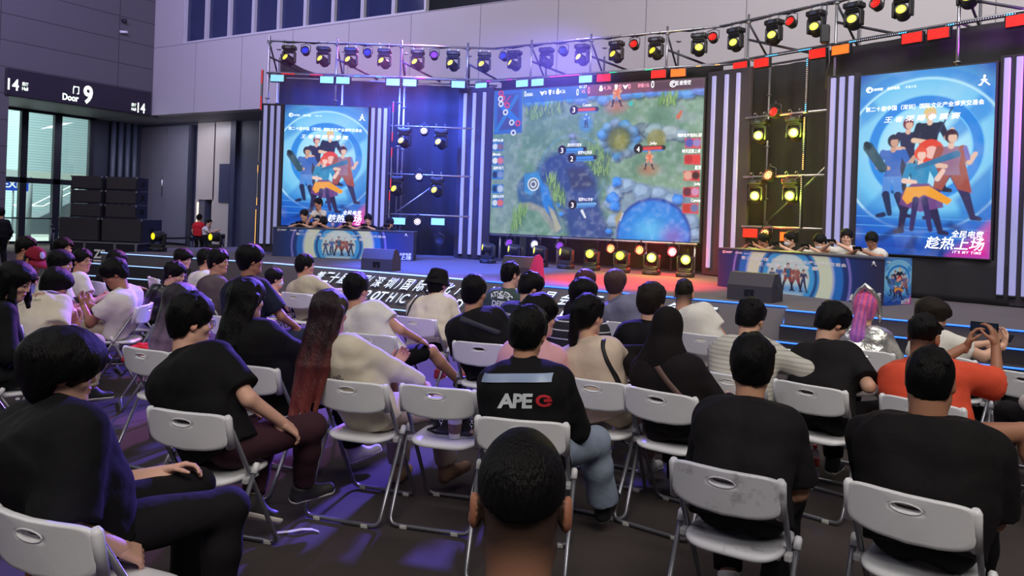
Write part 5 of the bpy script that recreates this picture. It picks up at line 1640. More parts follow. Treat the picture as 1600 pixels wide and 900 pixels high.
def head_at(key, args, loc, rz, label, group):
    if key not in protos:
        r = moving_head(*args[:1], label, *args[1:]); r['group'] = group; protos[key] = (r, tree_of(r)); r.location = loc; r.rotation_euler = (0, 0, rz); return r
    r, t = protos[key]
    return copy_tree(r, loc, rz, label, group, t)
rzA, rzC = wing_rz(A_, B_), wing_rz(C_, D_)
ordn = ('first', 'second', 'third', 'fourth', 'fifth', 'sixth', 'seventh', 'eighth', 'ninth', 'tenth', 'eleventh', 'twelfth', 'thirteenth', 'fourteenth', 'fifteenth', 'sixteenth', 'seventeenth')
hang = [(A_, B_, t, rzA, 'yellow') for t in (.09, .245, .37, .52, .67, .83, .97)] + [(B_, C_, t, 0, l) for t, l in ((.10, 'yellow'), (.26, 'off'), (.43, 'yellow'), (.585, 'yellow'), (.755, 'yellow'), (.93, 'bright'))] + [(C_, D_, t, rzC, 'bright') for t in (.055, .19, .325, .435, .565, .72)]
for i, (P, Q, t, rz, l) in enumerate(hang):
    x, y = along(P, Q, t, -.22)
    word = {'yellow': 'yellow', 'bright': 'bright yellow', 'off': 'unlit'}[l]
    lab = 'hanging %s moving light, %s from the left on the topmost tube' % (word, (ordn + ('eighteenth', 'nineteenth'))[i])
    tl = (-.55, -.42) if l == 'yellow' and i < 9 else ((-.35, -.40) if l != 'bright' else (.25, -.28))
    head_at(('h', l, tl), (l, False, tl), (x, y, 5.89), rz, lab, 'moving lights along the topmost tube')
# lamps in the two open bays
for i, (P, Q, t, z, rz, l) in enumerate(((A_, B_, .625, 3.90, rzA, 'yellow'), (A_, B_, .79, 3.90, rzA, 'yellow'), (A_, B_, .60, 2.70, rzA, 'yellow'), (A_, B_, .78, 2.70, rzA, 'yellow'), (C_, D_, .17, 3.90, rzC, 'hot'), (C_, D_, .285, 3.90, rzC, 'hot'), (C_, D_, .165, 2.70, rzC, 'hot'), (C_, D_, .28, 2.70, rzC, 'hot'))):
    x, y = along(P, Q, t, -.08)
    side = 'left' if i < 4 else 'right'; row = 'upper' if i % 4 < 2 else 'lower'; at = ('left', 'right')[i % 2]
    tl = (-.5, -.35) if i < 4 else (.3, -.2)
    if i >= 4: glow((x + .04, y - .22, z - .38), (.72, 1.0, .04), 30)
    head_at(('b', l, tl), (l, False, tl), (x, y, z), rz, '%s moving light at the %s side of the open bay %s' % (row, at, 'beside the left poster screen' if side == 'left' else 'above the right desk'), 'moving lights in the open bays')
# lamps standing on the stage floor under the game screen and at its left end
flo = [(762, 'yellow'), (803, 'yellow'), (843, 'yellow'), (884, 'yellow'), (924, 'bright'), (971, 'bright'), (1018, 'hot'), (1071, 'hot')]
for i, (px, l) in enumerate(flo):
    yb = 15.15
    dx = (px - 800.0 + 75 * math.sin(CAM_ROLL)) / CAM_F
    d = yb / (_cy + dx * _sy); x = dx * d * _cy - d * _sy
    tl = (-.75, .10) if l == 'yellow' else ((.1, .05) if l == 'bright' else (.3, .0))
    if l != 'yellow': glow((x + .04, yb - .22, ST + .38), (.85, 1.0, .05), 7 if l == 'bright' else 12)
    head_at(('f', l, tl), (l, True, (tl[0], -tl[1])), (x, yb, ST), 0, 'moving light standing under the game screen, %s from the left' % ordn[i], 'moving lights standing under the game screen')
for i, (x, y) in enumerate(((-16.3, 11.3), (-15.75, 12.45))):
    head_at(('e', 'y'), ('yellow', True, (-.5, 0)), (x, y, ST), .5, ('moving light standing on the left end of the stage nearer the loudspeakers', 'moving light standing at the left stage edge before the passage door')[i], 'moving lights at the left end of the stage')
# round led cans
PARC = {'blue': (40, 60, 230), 'violet': (150, 70, 240), 'red': (255, 30, 20), 'white': (255, 236, 250), 'amber': (255, 200, 130), 'dim': (30, 60, 150)}
def par_can(colr, label):
    r = empty('led_par_light', (0, 0, 0), 0, label, 'stage light')
    T = Matrix.Translation((0, 0, -.20)) @ Matrix.Rotation(math.pi / 2 - .30, 4, 'X')
    b = MB(); b.lathe([(0, -.10), (.06, -.10), (.095, -.06), (.105, .07), (.110, .10), (.100, .10), (.096, .07), (0, .07)], 20, T); can = obj('can', b, M_BODY, r)
    e = 1.6 if colr in ('white', 'amber') else 1.4
    b = MB()
    for R, n in ((0, 1), (.036, 6), (.070, 11)):
        for k in range(n):
            q = 2 * math.pi * k / max(n, 1)
            b.lathe([(0, .090), (.010, .088), (.0145, .075)], 8, T @ Matrix.Translation((R * math.cos(q), R * math.sin(q), 0)))
    obj('led_array', b, mat('led ' + colr, PARC[colr], emit=PARC[colr], estr=e if colr != 'dim' else .35), can)
    b = MB(); b.tube([(-.12, 0, -.2), (-.12, 0, -.04), (0, 0, .0), (.12, 0, -.04), (.12, 0, -.2)], .010, 6); b.box((0, 0, .02), (.03, .03, .06)); obj('bracket', b, M_SCFD, r)
    return r
def par_at(colr, loc, rz, label, group):
    k = ('par', colr)
    if k not in protos:
        r = par_can(colr, label); r['group'] = group; r.location = loc; r.rotation_euler = (0, 0, rz); protos[k] = (r, tree_of(r)); return r
    return copy_tree(protos[k][0], loc, rz, label, group, protos[k][1])
top_par = [(A_, B_, .165, rzA, 'blue'), (A_, B_, .445, rzA, 'blue'), (A_, B_, .745, rzA, 'violet'), (B_, C_, .05, 0, 'blue'), (B_, C_, .345, 0, 'blue'), (B_, C_, .665, 0, 'red'), (B_, C_, .985, 0, 'red'), (C_, D_, .25, rzC, 'red'), (C_, D_, .50, rzC, 'red')]
for i, (P, Q, t, rz, c) in enumerate(top_par):
    x, y = along(P, Q, t, -.20)
    par_at(c, (x, y, 5.95), rz, 'small round %s led can, %s from the left between the moving lights' % (c, ordn[i]), 'round led cans on the topmost tube')
for P, Q, t, z, rz, c, lab in ((A_, B_, .715, 4.02, rzA, 'white', 'white round led can, topmost in the open bay beside the left poster'), (A_, B_, .70, 2.88, rzA, 'white', 'white round led can in the middle of the open bay beside the left poster'), (A_, B_, .70, 1.76, rzA, 'white', 'white round led can, lowest in the open bay beside the left poster'),
                         (C_, D_, .225, 4.18, rzC, 'red', 'red round led can, topmost in the open bay above the right desk'), (C_, D_, .215, 2.95, rzC, 'amber', 'amber round led can in the middle of the open bay above the right desk'), (C_, D_, .21, 1.80, rzC, 'amber', 'amber round led can, lowest in the open bay behind the right desk'), (A_, B_, .80, 1.30, rzA, 'dim', 'dim blue led can low in the open bay left of the game screen')):
    x, y = along(P, Q, t, -.02)
    if c in ('red', 'amber'): glow((x, y - .16, z - .23), (1.0, .03, .02), 26 if c == 'amber' else 9)
    par_at(c, (x, y, z), rz, lab, 'round led cans in the open bays')
for i, (px, c) in enumerate(((799, 'violet'), (839, 'white'), (878, 'violet'), (958, 'amber'), (1003, 'amber'), (1054, 'white'))):
    dx = (px - 800.0) / CAM_F; d = 15.95 / (_cy + dx * _sy); x = dx * d * _cy - d * _sy
    if c in ('amber', 'white'): glow((x, 15.8, 1.10), {3: (1, .1, .03), 4: (1, .1, .03), 5: (1, .02, .03), 1: (.4, .5, 1)}[i], {1: 10, 3: 18, 4: 18, 5: 60}[i])
    par_at(c, (x, 15.95, 1.33), 0, 'round %s led can hung under the game screen, %s from the left' % (c, ordn[i]), 'round led cans under the game screen')
# rectangular flood panels under the second tube
def flood_mat(name, c, e):
    def build(nt, b):
        tc = nt.nodes.new('ShaderNodeTexCoord'); br = nt.nodes.new('ShaderNodeTexBrick'); br.offset = 0
        mp = nt.nodes.new('ShaderNodeMapping'); mp.inputs['Rotation'].default_value = (math.pi / 2, 0, 0)
        br.inputs['Scale'].default_value = 1; br.inputs['Brick Width'].default_value = .027; br.inputs['Row Height'].default_value = .027; br.inputs['Mortar Size'].default_value = .004
        k = srgb(*c); br.inputs['Color1'].default_value = k; br.inputs['Color2'].default_value = tuple(v * .8 for v in k[:3]) + (1,); br.inputs['Mortar'].default_value = tuple(v * .45 for v in k[:3]) + (1,)
        nt.links.new(tc.outputs['Object'], mp.inputs[0]); nt.links.new(mp.outputs[0], br.inputs['Vector']); nt.links.new(br.outputs['Color'], b.inputs['Emission Color'])
    return mat(name, c, emit=c, estr=e, build=build)
FL = {'pale blue': flood_mat('flood cyan', (140, 214, 244), 1.0), 'red': flood_mat('flood red', (255, 22, 12), 1.25), 'orange': flood_mat('flood orange', (248, 104, 24), 1.15)}
def flood_at(colr, loc, rz, label, group):
    k = ('flood', colr)
    if k not in protos:
        r = empty('flood_panel_light', loc, rz, label, 'stage light', group)
        b = MB(); b.box((0, .05, 0), (.37, .09, .20), bev=.012); hs_ = obj('housing', b, M_BODY, r)
        b = MB(); b.box((0, .0, 0), (.33, .012, .165)); obj('led_face', b, FL[colr], hs_)
        b = MB(); b.tube([(-.2, .05, 0), (-.2, .05, .13), (.2, .05, .13), (.2, .05, 0)], .010, 6); obj('bracket', b, M_SCFD, r)
        protos[k] = (r, tree_of(r)); return r
    return copy_tree(protos[k][0], loc, rz, label, group, protos[k][1])
fl = [(A_, B_, t, rzA, 'pale blue') for t in (.045, .268, .34, .565, .64, .858)] + [(B_, C_, t, 0, c) for t, c in ((-.06, 'pale blue'), (.153, 'pale blue'), (.23, 'pale blue'), (.458, 'pale blue'), (.54, 'red'), (.775, 'red'), (.855, 'orange'))] + [(C_, D_, t, rzC, c) for t, c in ((.085, 'red'), (.16, 'red'), (.34, 'red'), (.408, 'orange'), (.597, 'red'), (.66, 'red'), (.832, 'red'))]
for i, (P, Q, t, rz, c) in enumerate(fl):
    x, y = along(P, Q, t, -.12)
    flood_at(c, (x, y, 5.05), rz, '%s flood panel under the second tube, %s from the left of its colour' % (c, ordn[sum(1 for q in fl[:i] if q[4] == c)]), 'flood panels under the second tube')
for P, Q, t, z, rz, c, lab in ((A_, B_, .615, 1.58, rzA, 'pale blue', 'pale blue flood panel low in the left open bay beside the poster'), (A_, B_, .79, 1.60, rzA, 'pale blue', 'pale blue flood panel low beside the tall flat of the game screen'), (C_, D_, .155, 1.62, rzC, 'red', 'red flood panel behind the leftmost player of the right desk'), (C_, D_, .28, 1.58, rzC, 'orange', 'orange flood panel between two players of the right desk')):
    x, y = along(P, Q, t, .0); flood_at(c, (x, y, z), rz, lab, 'flood panels low in the open bays')
# pixel bars
def pixel_bar(label, loc, rz, n, cols, up=False, L=1.0, tilt=0):
    r = empty('pixel_bar_light', loc, rz, label, 'stage light', 'led pixel bars')
    ax = V3((0, 0, 1)) if up else V3((1, 0, 0))
    b = MB(); b.box((0, .03, 0), (.05, .05, L) if up else (L, .05, .05), bev=.008); obj('housing', b, M_BODY, r)
    per = {}
    for i in range(n):
        per.setdefault(cols(i / (n - 1)), []).append(i)
    for c, ii in per.items():
        b = MB()
        for i in ii:
            p = ax * ((i + .5) / n - .5) * L
            k = .010 if c[1] > .5 else .006
            b.box((p.x, .002, p.z), (k * 2, .006, k * 2) if not up else (k * 2.2, .006, k * 1.8))
        obj('led_row', b, mat('pixel %s' % c[0], PIX[c[0]], emit=PIX[c[0]], estr=c[1] * 1.6), r)
    return r
PIX = {'red': (255, 40, 40), 'pink': (255, 70, 190), 'white': (220, 224, 245), 'cyan': (80, 190, 255), 'amber': (255, 190, 110), 'green': (40, 220, 150), 'magenta': (220, 60, 240)}
def ends(c, lo=.3, hi=.7): return lambda t: (c, 1.0) if (t < lo or t > hi) else ('white', .3)
def spots(c, a, w=.12): return lambda t: (c, 1.0) if any(abs(t - q) < w for q in a) else ('white', .3)
for P, Q, t, rz, f, lab in ((A_, B_, .155, rzA, ends('red'), 'red and white'), (A_, B_, .455, rzA, spots('cyan', (.2, .75), .07), 'white and pale blue'), (A_, B_, .755, rzA, spots('magenta', (.1,), .14), 'magenta and white'), (B_, C_, .03, 0, spots('magenta', (.2, .8), .06), 'violet and white'), (B_, C_, .345, 0, spots('pink', (.55,), .38), 'pink'), (B_, C_, .655, 0, spots('green', (.05, .95), .1), 'green ended'), (B_, C_, .97, 0, spots('amber', (.3, .7), .05), 'dim amber'), (C_, D_, .245, rzC, spots('cyan', (.15, .85), .13), 'cyan ended'), (C_, D_, .505, rzC, spots('cyan', (.06, .94), .07), 'white and blue'), (C_, D_, .75, rzC, spots('cyan', (.06, .94), .06), 'faint blue ended')):
    x, y = along(P, Q, t, -.15); pixel_bar('%s led pixel bar lying along the second tube' % lab, (x, y, 5.17), rz, 28, f, L=1.05)
for P, Q, t, z, c, lab in ((A_, B_, -.014, 4.72, ends('red', .36, .64), 'upright red led bar, topmost at the far left edge of the left wing'), (A_, B_, -.016, 3.45, lambda t_: ('white', .3), 'upright dim white led bar, second down at the far left edge'), (A_, B_, -.018, 2.35, ends('amber', .18, .82), 'upright amber ended led bar, third down at the far left edge'), (A_, B_, -.02, 1.25, spots('amber', (.5,), .6), 'upright amber led bar, lowest at the far left edge'),
                         (A_, B_, .575, 4.05, spots('red', (.1, .85), .12), 'upright red led bar, upper one beside the left poster'), (A_, B_, .575, 2.9, spots('red', (.1, .9), .12), 'upright red led bar, middle one beside the left poster'), (A_, B_, .572, 1.85, spots('red', (.1, .85), .12), 'upright red led bar, lowest beside the left poster'),
                         (C_, D_, .325, 4.45, spots('cyan', (.06, .94), .08), 'upright cyan ended led bar above the right desk, topmost'), (C_, D_, .323, 3.35, spots('amber', (.15, .9), .16), 'upright amber led bar above the right desk, middle one'), (C_, D_, .32, 2.25, lambda t_: ('white', .22), 'upright unlit pale led bar above the right desk, lowest')):
    x, y = along(P, Q, t, .04 if t < .5 else .05); pixel_bar(lab, (x, y, z), wing_rz(P, Q), 26, c, up=True, L=1.0)
# ---------------------------------------------------------------- desks, loudspeakers, barriers
def printed(P, name, frame, m, parent):
    me = P.mesh(name); return obj(name, put(me, frame), m, parent)
M_PRINT = mat('printed vinyl', (200, 200, 200), rough=.5, vcol='picture')
M_PWH = mat('printed white', (238, 238, 240), rough=.5)
def desk(label, P, Q, depth, side=False):
    w = math.hypot(Q[0] - P[0], Q[1] - P[1]); rz = math.atan2(Q[1] - P[1], Q[0] - P[0]); h = .68
    d = empty('player_desk', (P[0], P[1], ST + .003), rz, label, 'desk')
    b = MB(); b.box((w / 2, depth / 2, h - .015), (w, depth, .03), bev=.006); obj('desk_top', b, mat('desk top', (70, 70, 82), rough=.4), d)
    for x in (.03, w - .03):
        b = MB(); b.box((x, depth / 2, (h - .03) / 2), (.03, depth - .06, h - .03)); obj('end_panel', b, mat('desk panel', (50, 50, 62), rough=.6), d)
    b = MB(); b.box((w / 2, .03, (h - .03) / 2), (w, .02, h - .03)); fb = obj('front_board', b, mat('desk panel'), d)
    PB = paint_banner(w, h, 330, 72)
    pb = printed(PB, 'printed_front', basis((1, 0, 0), (0, 0, 1), (0, -1, 0), (0, .012, 0)), M_PRINT, d)
    def t(s, x, z, ww, hh, **k):
        k.setdefault('offset', .018); me = fit_text(s, ww, hh, **k)
        obj('lettering', put(me, basis((1, 0, 0), (0, 0, 1), (0, -1, 0), (x, .008, z))), M_PWH, pb)
    X = lambda f: f * w
    t('王者荣耀', X(.075), h * .90, .16, .038); t('全民电竞', X(.145), h * .90, .15, .038); t('王者人生', X(.20), h * .89, .11, .03)
    b = MB(); b.tube([(X(.04) + .022 * math.cos(q), .006, h * .90 + .022 * math.sin(q)) for q in [2 * math.pi * i / 14 for i in range(15)]], .005, 5, caps=False); obj('ring_mark', b, M_PWH, pb)
    t(TITLE1, X(.485), h * .785, w * .64, .058); t(TITLE2, X(.465), h * .66, w * .38, .064, spacing=1.6)
    t(SLOG1, X(.945), h * .22, w * .085, .06, shear=.2); t(SLOG2, X(.905), h * .10, w * .165, .105, shear=.2, offset=.012)
    b = MB(); k = .085; x, z = X(.945), h * .86
    for pts in ([(0, .5), (-.05, .12), (-.36, -.3)], [(0, .5), (.02, .12), (.5, -.34)], [(-.3, .22), (0, .3), (.26, .18)]): b.tube([(x + a * k, .004, z + c * k) for a, c in pts], .007, 6)
    obj('emblem', b, M_PWH, pb)
    if side:
        PS = paint_poster(90, 150)
        me = PS.mesh('printed_side'); me.transform(Matrix.Diagonal((depth / 2.0, h / 3.0, 1, 1)))
        ps = obj('printed_side', put(me, basis((0, 1, 0), (0, 0, 1), (1, 0, 0), (w + .006, 0, 0))), M_PRINT, d)
        for s, y, z, ww, hh in ((SLOG1, .84, .10, .2, .04), (SLOG2, .78, .055, .32, .06), ('王者荣耀', .12, .92, .14, .03)):
            me = fit_text(s, ww * depth, hh * 1.0, offset=.02); obj('lettering', put(me, basis((0, 1, 0), (0, 0, 1), (1, 0, 0), (w + .010, y * depth, z * h))), M_PWH, ps)
    return d
desk('long player desk with printed rings below the left poster screen', (-13.84, 12.52), (-10.97, 14.12), .62)
desk('long player desk with printed rings and a poster on its right end', (-3.75, 13.52), (-.99, 12.2), .72, side=True)

M_CAB = mat('speaker cabinet', (52, 48, 56), rough=.6, noise=.08, nscale=40, bump=.15, bscale=160)
M_GRILL = mat('speaker grille', (58, 54, 62), rough=.5, metal=.3, bump=.5, bscale=500)
def wedge(label, loc, rz, w=.62):
    r = empty('stage_monitor', loc, rz, label, 'loudspeaker')
    prof = [(-.20, 0), (.24, 0), (.24, .20), (.06, .40), (-.10, .40), (-.20, .22)]     # (depth, height), speaker face towards +depth
    b = MB(); b.prism(prof, -w / 2, w / 2, basis((0, 1, 0), (0, 0, 1), (1, 0, 0), (0, 0, 0)))
    obj('cabinet', b, M_CAB, r)
    n = V3((0, .20, .18)).normalized()
    b = MB(); b.box((0, 0, 0), (w - .06, .012, .24), rot=Matrix.Rotation(-math.atan2(.18, .20) * -1, 3, 'X')); g = obj('grille', b, M_GRILL, r); g.location = (0, .155, .305)
    b = MB(); b.box((0, -.204, .12), (.14, .012, .10), bev=.004); pl = obj('connector_plate', b, mat('connector plate', (12, 12, 14), rough=.4), r)
    b = MB(); b.tube([(0, -.21, .12), (.03, -.26, .10), (.05, -.27, .02), (.10, -.26, .012)], .006, 6); obj('cable', b, mat('black cable'), r)
    for sd in (-1, 1):
        b = MB(); b.box((sd * (w / 2 + .004), .02, .22), (.012, .12, .05), bev=.005); obj('handle', b, M_SCFD, r)
    return r
wedge('black wedge monitor on the stage edge in front of the left desk', (-9.5, 11.25, ST + .003), .30)
wedge('black wedge monitor on the stage edge in front of the right desk', (-2.62, 11.42, ST + .003), -.15, .66)
wedge('black wedge monitor at the middle of the stage edge', (-6.75, 11.75, ST + .003), .1, .55)
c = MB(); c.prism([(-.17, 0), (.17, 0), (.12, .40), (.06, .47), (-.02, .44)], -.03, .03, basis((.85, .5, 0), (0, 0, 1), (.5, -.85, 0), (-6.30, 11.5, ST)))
tag(obj('red_lit_side', c, mat('magenta lit side', (150, 40, 90), rough=.8)), 'magenta pointed cover standing beside the middle wedge monitor', 'cover')  # stands in for a wedge's red lit side, the light put into colour

# loudspeaker stacks on a flight case left of the stage
M_BLK = mat('array cabinet', (30, 30, 42), rough=.55, noise=.08, nscale=30)
PAY = math.radians(24)
def pa_box(label, loc, w, d, h, taper, group, sub=False):
    r = empty('subwoofer' if sub else 'line_array_speaker', loc, PAY, label, 'loudspeaker', group)
    b = MB(); b.prism([(-w / 2, 0), (w / 2, 0), (w / 2 - taper, d), (-w / 2 + taper, d)], 0, h - .012); obj('cabinet', b, M_BLK, r)
    b = MB(); b.box((0, -.012, h / 2), (w - .05, .02, h - .05), bev=.006); obj('grille', b, M_GRILL, r)
    for sd in (-1, 1):
        b = MB(); b.box((sd * (w / 2 - taper * .5 + .004), d * .5, h / 2), (.02, .18, .13), bev=.006, rot=Matrix.Rotation(math.atan2(taper, d) * sd, 3, 'Z')); obj('side_handle', b, mat('connector plate'), r)
        b = MB(); b.box((sd * (w / 2 - .01), -.005, h - .03), (.03, .05, .05), bev=.006); obj('rigging_pin', b, M_SCF, r)
    return r
cx, cy_ = -18.35, 11.1
def pa_loc(a, b_, z): return (cx + a * math.cos(PAY) - b_ * math.sin(PAY), cy_ + a * math.sin(PAY) + b_ * math.cos(PAY), z)
fc = empty('flight_case', pa_loc(0, 0, 0), PAY, 'long black flight case with silver edges under the loudspeakers', 'case')
b = MB(); b.box((0, .45, .41), (2.0, .95, .80), bev=.01); obj('body', b, M_BLK, fc)
b = MB()
for z in (.03, .80): b.box((0, -.03, z), (2.02, .03, .035)); b.box((1.0, .45, z), (.03, .97, .035))
for x in (-1.0, -.35, .45, 1.0): b.box((x, -.03, .41), (.045, .03, .8))
obj('silver_edging', b, mat('case edging', (200, 200, 205), rough=.3, metal=.8), fc)
for x in (-.7, .75):
    b = MB(); b.box((x, -.035, .45), (.12, .02, .10), bev=.004); obj('latch', b, M_SCF, fc)
me = fit_text('ZS', .30, .22, extrude=.002, offset=.03); obj('lettering', put(me, basis((1, 0, 0), (0, 0, 1), (0, -1, 0), (.05, -.032, .52))), M_PWH, fc)
b = MB(); b.box((.05, -.032, .355), (.30, .006, .035)); b.box((.05, -.032, .30), (.30, .006, .02)); obj('logo_bars', b, M_PWH, fc)
sub_p = [(-.55, 'left subwoofer lying on the flight case'), (.58, 'right subwoofer lying on the flight case')]
for a, lab in sub_p: pa_box('long black ' + lab, pa_loc(a, .02, .825), 1.06, .85, .58, 0, 'subwoofers on the flight case', True)
for col_, a in (('left', -.40), ('right', .52)):
    for k in range(3):
        pa_box('black line array cabinet in the %s stack, %s from the top' % (col_, ('third', 'second', 'first')[k]), pa_loc(a, .05, 1.41 + k * .345), .82, .62, .34, .10, 'line array cabinets on the subwoofers')
# belt barriers at the left end
def stanchion(loc, label):
    r = empty('belt_barrier_post', loc, 0, label, 'barrier post', 'belt barrier posts')
    b = MB(); b.lathe([(.17, 0), (.17, .012), (.12, .025), (.03, .035), (0, .035)], 20); obj('base', b, M_SCFD, r)
    b = MB(); b.lathe([(.032, .03), (.032, .86), (0, .86)], 14); obj('post', b, mat('barrier black', (24, 26, 40), rough=.4), r)
    b = MB(); b.lathe([(.045, .84), (.045, .95), (.02, .965), (0, .965)], 14); obj('belt_head', b, mat('barrier black'), r)
    return r
bp = [(-20.7, 13.4), (-18.3, 13.7), (-19.6, 15.8), (-28.0, 15.2), (-24.2, 13.2)]
for i, (x, y) in enumerate(bp):
    stanchion((x, y, 0), ('belt barrier post right of the loudspeaker stacks', 'belt barrier post before the grey door leaves', 'belt barrier post beside the left end of the stage flat', 'belt barrier post before the glass entrance', 'belt barrier post behind the flight case')[i])
for i, (a, c) in enumerate(((0, 1), (1, 2), (3, 4), (4, 0))):
    p, q = V3((*bp[a], .9)), V3((*bp[c], .9)); d_ = (q - p).normalized(); p += d_ * .05; q -= d_ * .05
    b = MB(); pts = [p.lerp(q, t / 8) - V3((0, 0, .05 * math.sin(math.pi * t / 8))) for t in range(9)]
    vs = [x + V3((0, 0, s)) for x in pts for s in (-.025, .025)]
    vs += [v + d_.cross(V3((0, 0, 1))) * .004 for v in vs]
    fs = [(2 * k, 2 * k + 2, 2 * k + 3, 2 * k + 1) for k in range(8)] + [(18 + 2 * k, 18 + 2 * k + 1, 18 + 2 * k + 3, 18 + 2 * k + 2) for k in range(8)]
    b.add(vs, fs)
    tag(obj('barrier_belt', b, mat('barrier belt', (20, 20, 34), rough=.7)), 'dark retractable belt stretched between two barrier posts', 'belt', 'barrier belts')
# ---------------------------------------------------------------- the audience on folding chairs
def _scuff(nt, b):
    tc = nt.nodes.new('ShaderNodeTexCoord'); n1 = nt.nodes.new('ShaderNodeTexNoise'); n1.inputs['Scale'].default_value = 9; n1.inputs['Detail'].default_value = 7; n1.inputs['Roughness'].default_value = .65
    nt.links.new(tc.outputs['Object'], n1.inputs['Vector']); r = nt.nodes.new('ShaderNodeValToRGB')
    r.color_ramp.elements[0].position = .53; r.color_ramp.elements[0].color = srgb(204, 204, 212); r.color_ramp.elements[1].position = .72; r.color_ramp.elements[1].color = srgb(104, 102, 106)
    nt.links.new(n1.outputs['Fac'], r.inputs[0]); nt.links.new(r.outputs[0], b.inputs['Base Color'])
SCUFF = mat('scuffed white plastic', (200, 200, 206), rough=.5, build=_scuff)
_proto = None
def chair(u, v, deg, label, scuffed=False, group=None):
    """u, v: plan point under the seat centre"""
    global _proto
    if scuffed:
        r = make_chair(label, SCUFF, SCUFF); r.location = (u, v, 0); r.rotation_euler = (0, 0, math.radians(deg)); return r
    if _proto is None:
        r = make_chair(label, WHITE, WHITE); r.location = (u, v, 0); r.rotation_euler = (0, 0, math.radians(deg)); _proto = (r, tree_of(r)); r['group'] = 'white folding chairs'
        return r
    return copy_tree(_proto[0], (u, v, 0), math.radians(deg), label, 'white folding chairs', _proto[1])
def from_back(u, v, deg, d=.235):
    """seat centre from the middle of the top of the backrest"""
    a = math.radians(deg); return u - math.sin(a) * d, v + math.cos(a) * d
def plan(px, d):
    x, y, _ = at_z(px, CAM_Y0, d); return x, y

CB = cloth_mat('black', (13, 12, 15)); CB2 = cloth_mat('washed black', (20, 18, 21)); CNAVY = cloth_mat('navy', (26, 30, 50))
CW = cloth_mat('white', (216, 212, 204)); CCREAM = cloth_mat('cream', (214, 204, 184)); CBEI = cloth_mat('beige', (206, 186, 168)); CKHA = cloth_mat('khaki', (176, 168, 144))
CGRY = cloth_mat('grey blue', (112, 112, 134)); CLG = cloth_mat('light grey', (186, 182, 174)); CGRN = cloth_mat('dark green', (56, 72, 70)); CPNK = cloth_mat('pink', (214, 160, 168)); CBRN = cloth_mat('grey brown', (92, 80, 84))
COR = cloth_mat('orange red', (224, 84, 58)); CRED = cloth_mat('red', (196, 34, 44)); CMAR = cloth_mat('maroon', (60, 34, 44)); CJEAN = cloth_mat('light jeans', (128, 140, 160), noise=.25, nscale=14); CDJ = cloth_mat('dark jeans', (44, 50, 72)); CTAN = cloth_mat('sand', (186, 168, 146))
CSIL = mat('silver cloth', (214, 214, 210), rough=.28, metal=.85, bump=.8, bscale=24, noise=.12, nscale=12)
def stripe_mat(name, base, line, period, width, axis='Z'):
    def build(nt, b):
        tc = nt.nodes.new('ShaderNodeTexCoord'); sp = nt.nodes.new('ShaderNodeSeparateXYZ'); nt.links.new(tc.outputs['Object'], sp.inputs[0])
        m1 = nt.nodes.new('ShaderNodeMath'); m1.operation = 'DIVIDE'; m1.inputs[1].default_value = period
        m2 = nt.nodes.new('ShaderNodeMath'); m2.operation = 'FRACT'; m3 = nt.nodes.new('ShaderNodeMath'); m3.operation = 'LESS_THAN'; m3.inputs[1].default_value = width
        nt.links.new(sp.outputs[axis], m1.inputs[0]); nt.links.new(m1.outputs[0], m2.inputs[0]); nt.links.new(m2.outputs[0], m3.inputs[0])
        mx = nt.nodes.new('ShaderNodeMix'); mx.data_type = 'RGBA'; mx.inputs[6].default_value = srgb(*base); mx.inputs[7].default_value = srgb(*line)
        nt.links.new(m3.outputs[0], mx.inputs[0]); nt.links.new(mx.outputs[2], b.inputs['Base Color'])
    return mat(name, base, rough=.85, build=build)
CSTR = stripe_mat('black with white lines', (26, 26, 32), (188, 188, 198), .062, .13); CGST = stripe_mat('grey with fine lines', (190, 186, 176), (160, 158, 152), .028, .3)
BLK, BRN = ('black', (10, 9, 10)), ('brown', (62, 44, 42))
def H(kind='short', col=BLK, *dye, **o): return (kind, o, col) + dye
SH = lambda **k: H('short', **k)
def sit(key, label, who, c, head, chair_pos=None, chair_label=None, scuffed=False, turn=0, **kw):
    """a person on a folding chair; c = (u, v, degrees) of the seat"""
    u, v, deg = c
    if chair_pos is not False:
        cu, cv, cd = chair_pos or c
        chair(cu, cv, cd, chair_label or 'white folding chair under the %s' % who, scuffed)
    return person(key, label, (u, v), math.radians(deg + turn), head, seat_h=.470, **kw)
def B(u, v, deg): return (*from_back(u, v, deg), deg)
def Q(px, d, deg): return (*plan(px, d), deg)
L = lambda *a: ('long', *a); T = lambda *a: ('tee', *a)
near = dict(res=.0105); midr = dict(res=.013); far = dict(res=.016)
WS = ((226, 224, 218), (232, 230, 226)); BS = ((24, 24, 28), (60, 58, 58)); BW = ((30, 30, 34), (220, 214, 200))

# front rows nearest the camera
person('fade', 'man with a short faded haircut seen close from behind', (-.69, 1.16), math.radians(29), (818, 668), hz=1.42, hp=.12, skin='tan', build=1.05, res=.009,
       hair=H('fade', vol=.007, top=.014, nape=.0, side=.05, tufts=0, amp=.0008), top=T(CB2), bottom=L(CDJ), fat=-.003)
chair(-.66, 1.12, 29, 'white folding chair under the man with the faded haircut')
sit('boy', 'boy with thick black hair turned right in a baggy black tee', 'boy in the baggy black tee', (*plan(152, 2.80), -14), (104, 512), chair_pos=B(-2.40, 1.31, 10), dz=-.04, hp=.15, hy=-.20, skin='pink', build=1.5, s=1.06,
    hair=H('mop', vol=.040, top=.026, fringe=.035, nape=-.145, side=-.03), top=T(CB, dict(loose=.050, sleeve=.95, hem=-.06, collar=.050)), bottom=L(CB2), tilt=-.24, shrug=.02, lh=('at', (-.16, .34, .66), (-.4, -.3, -.8)), rh=('at', (.24, .04, .56), (.35, -.8, -.1)), **near)
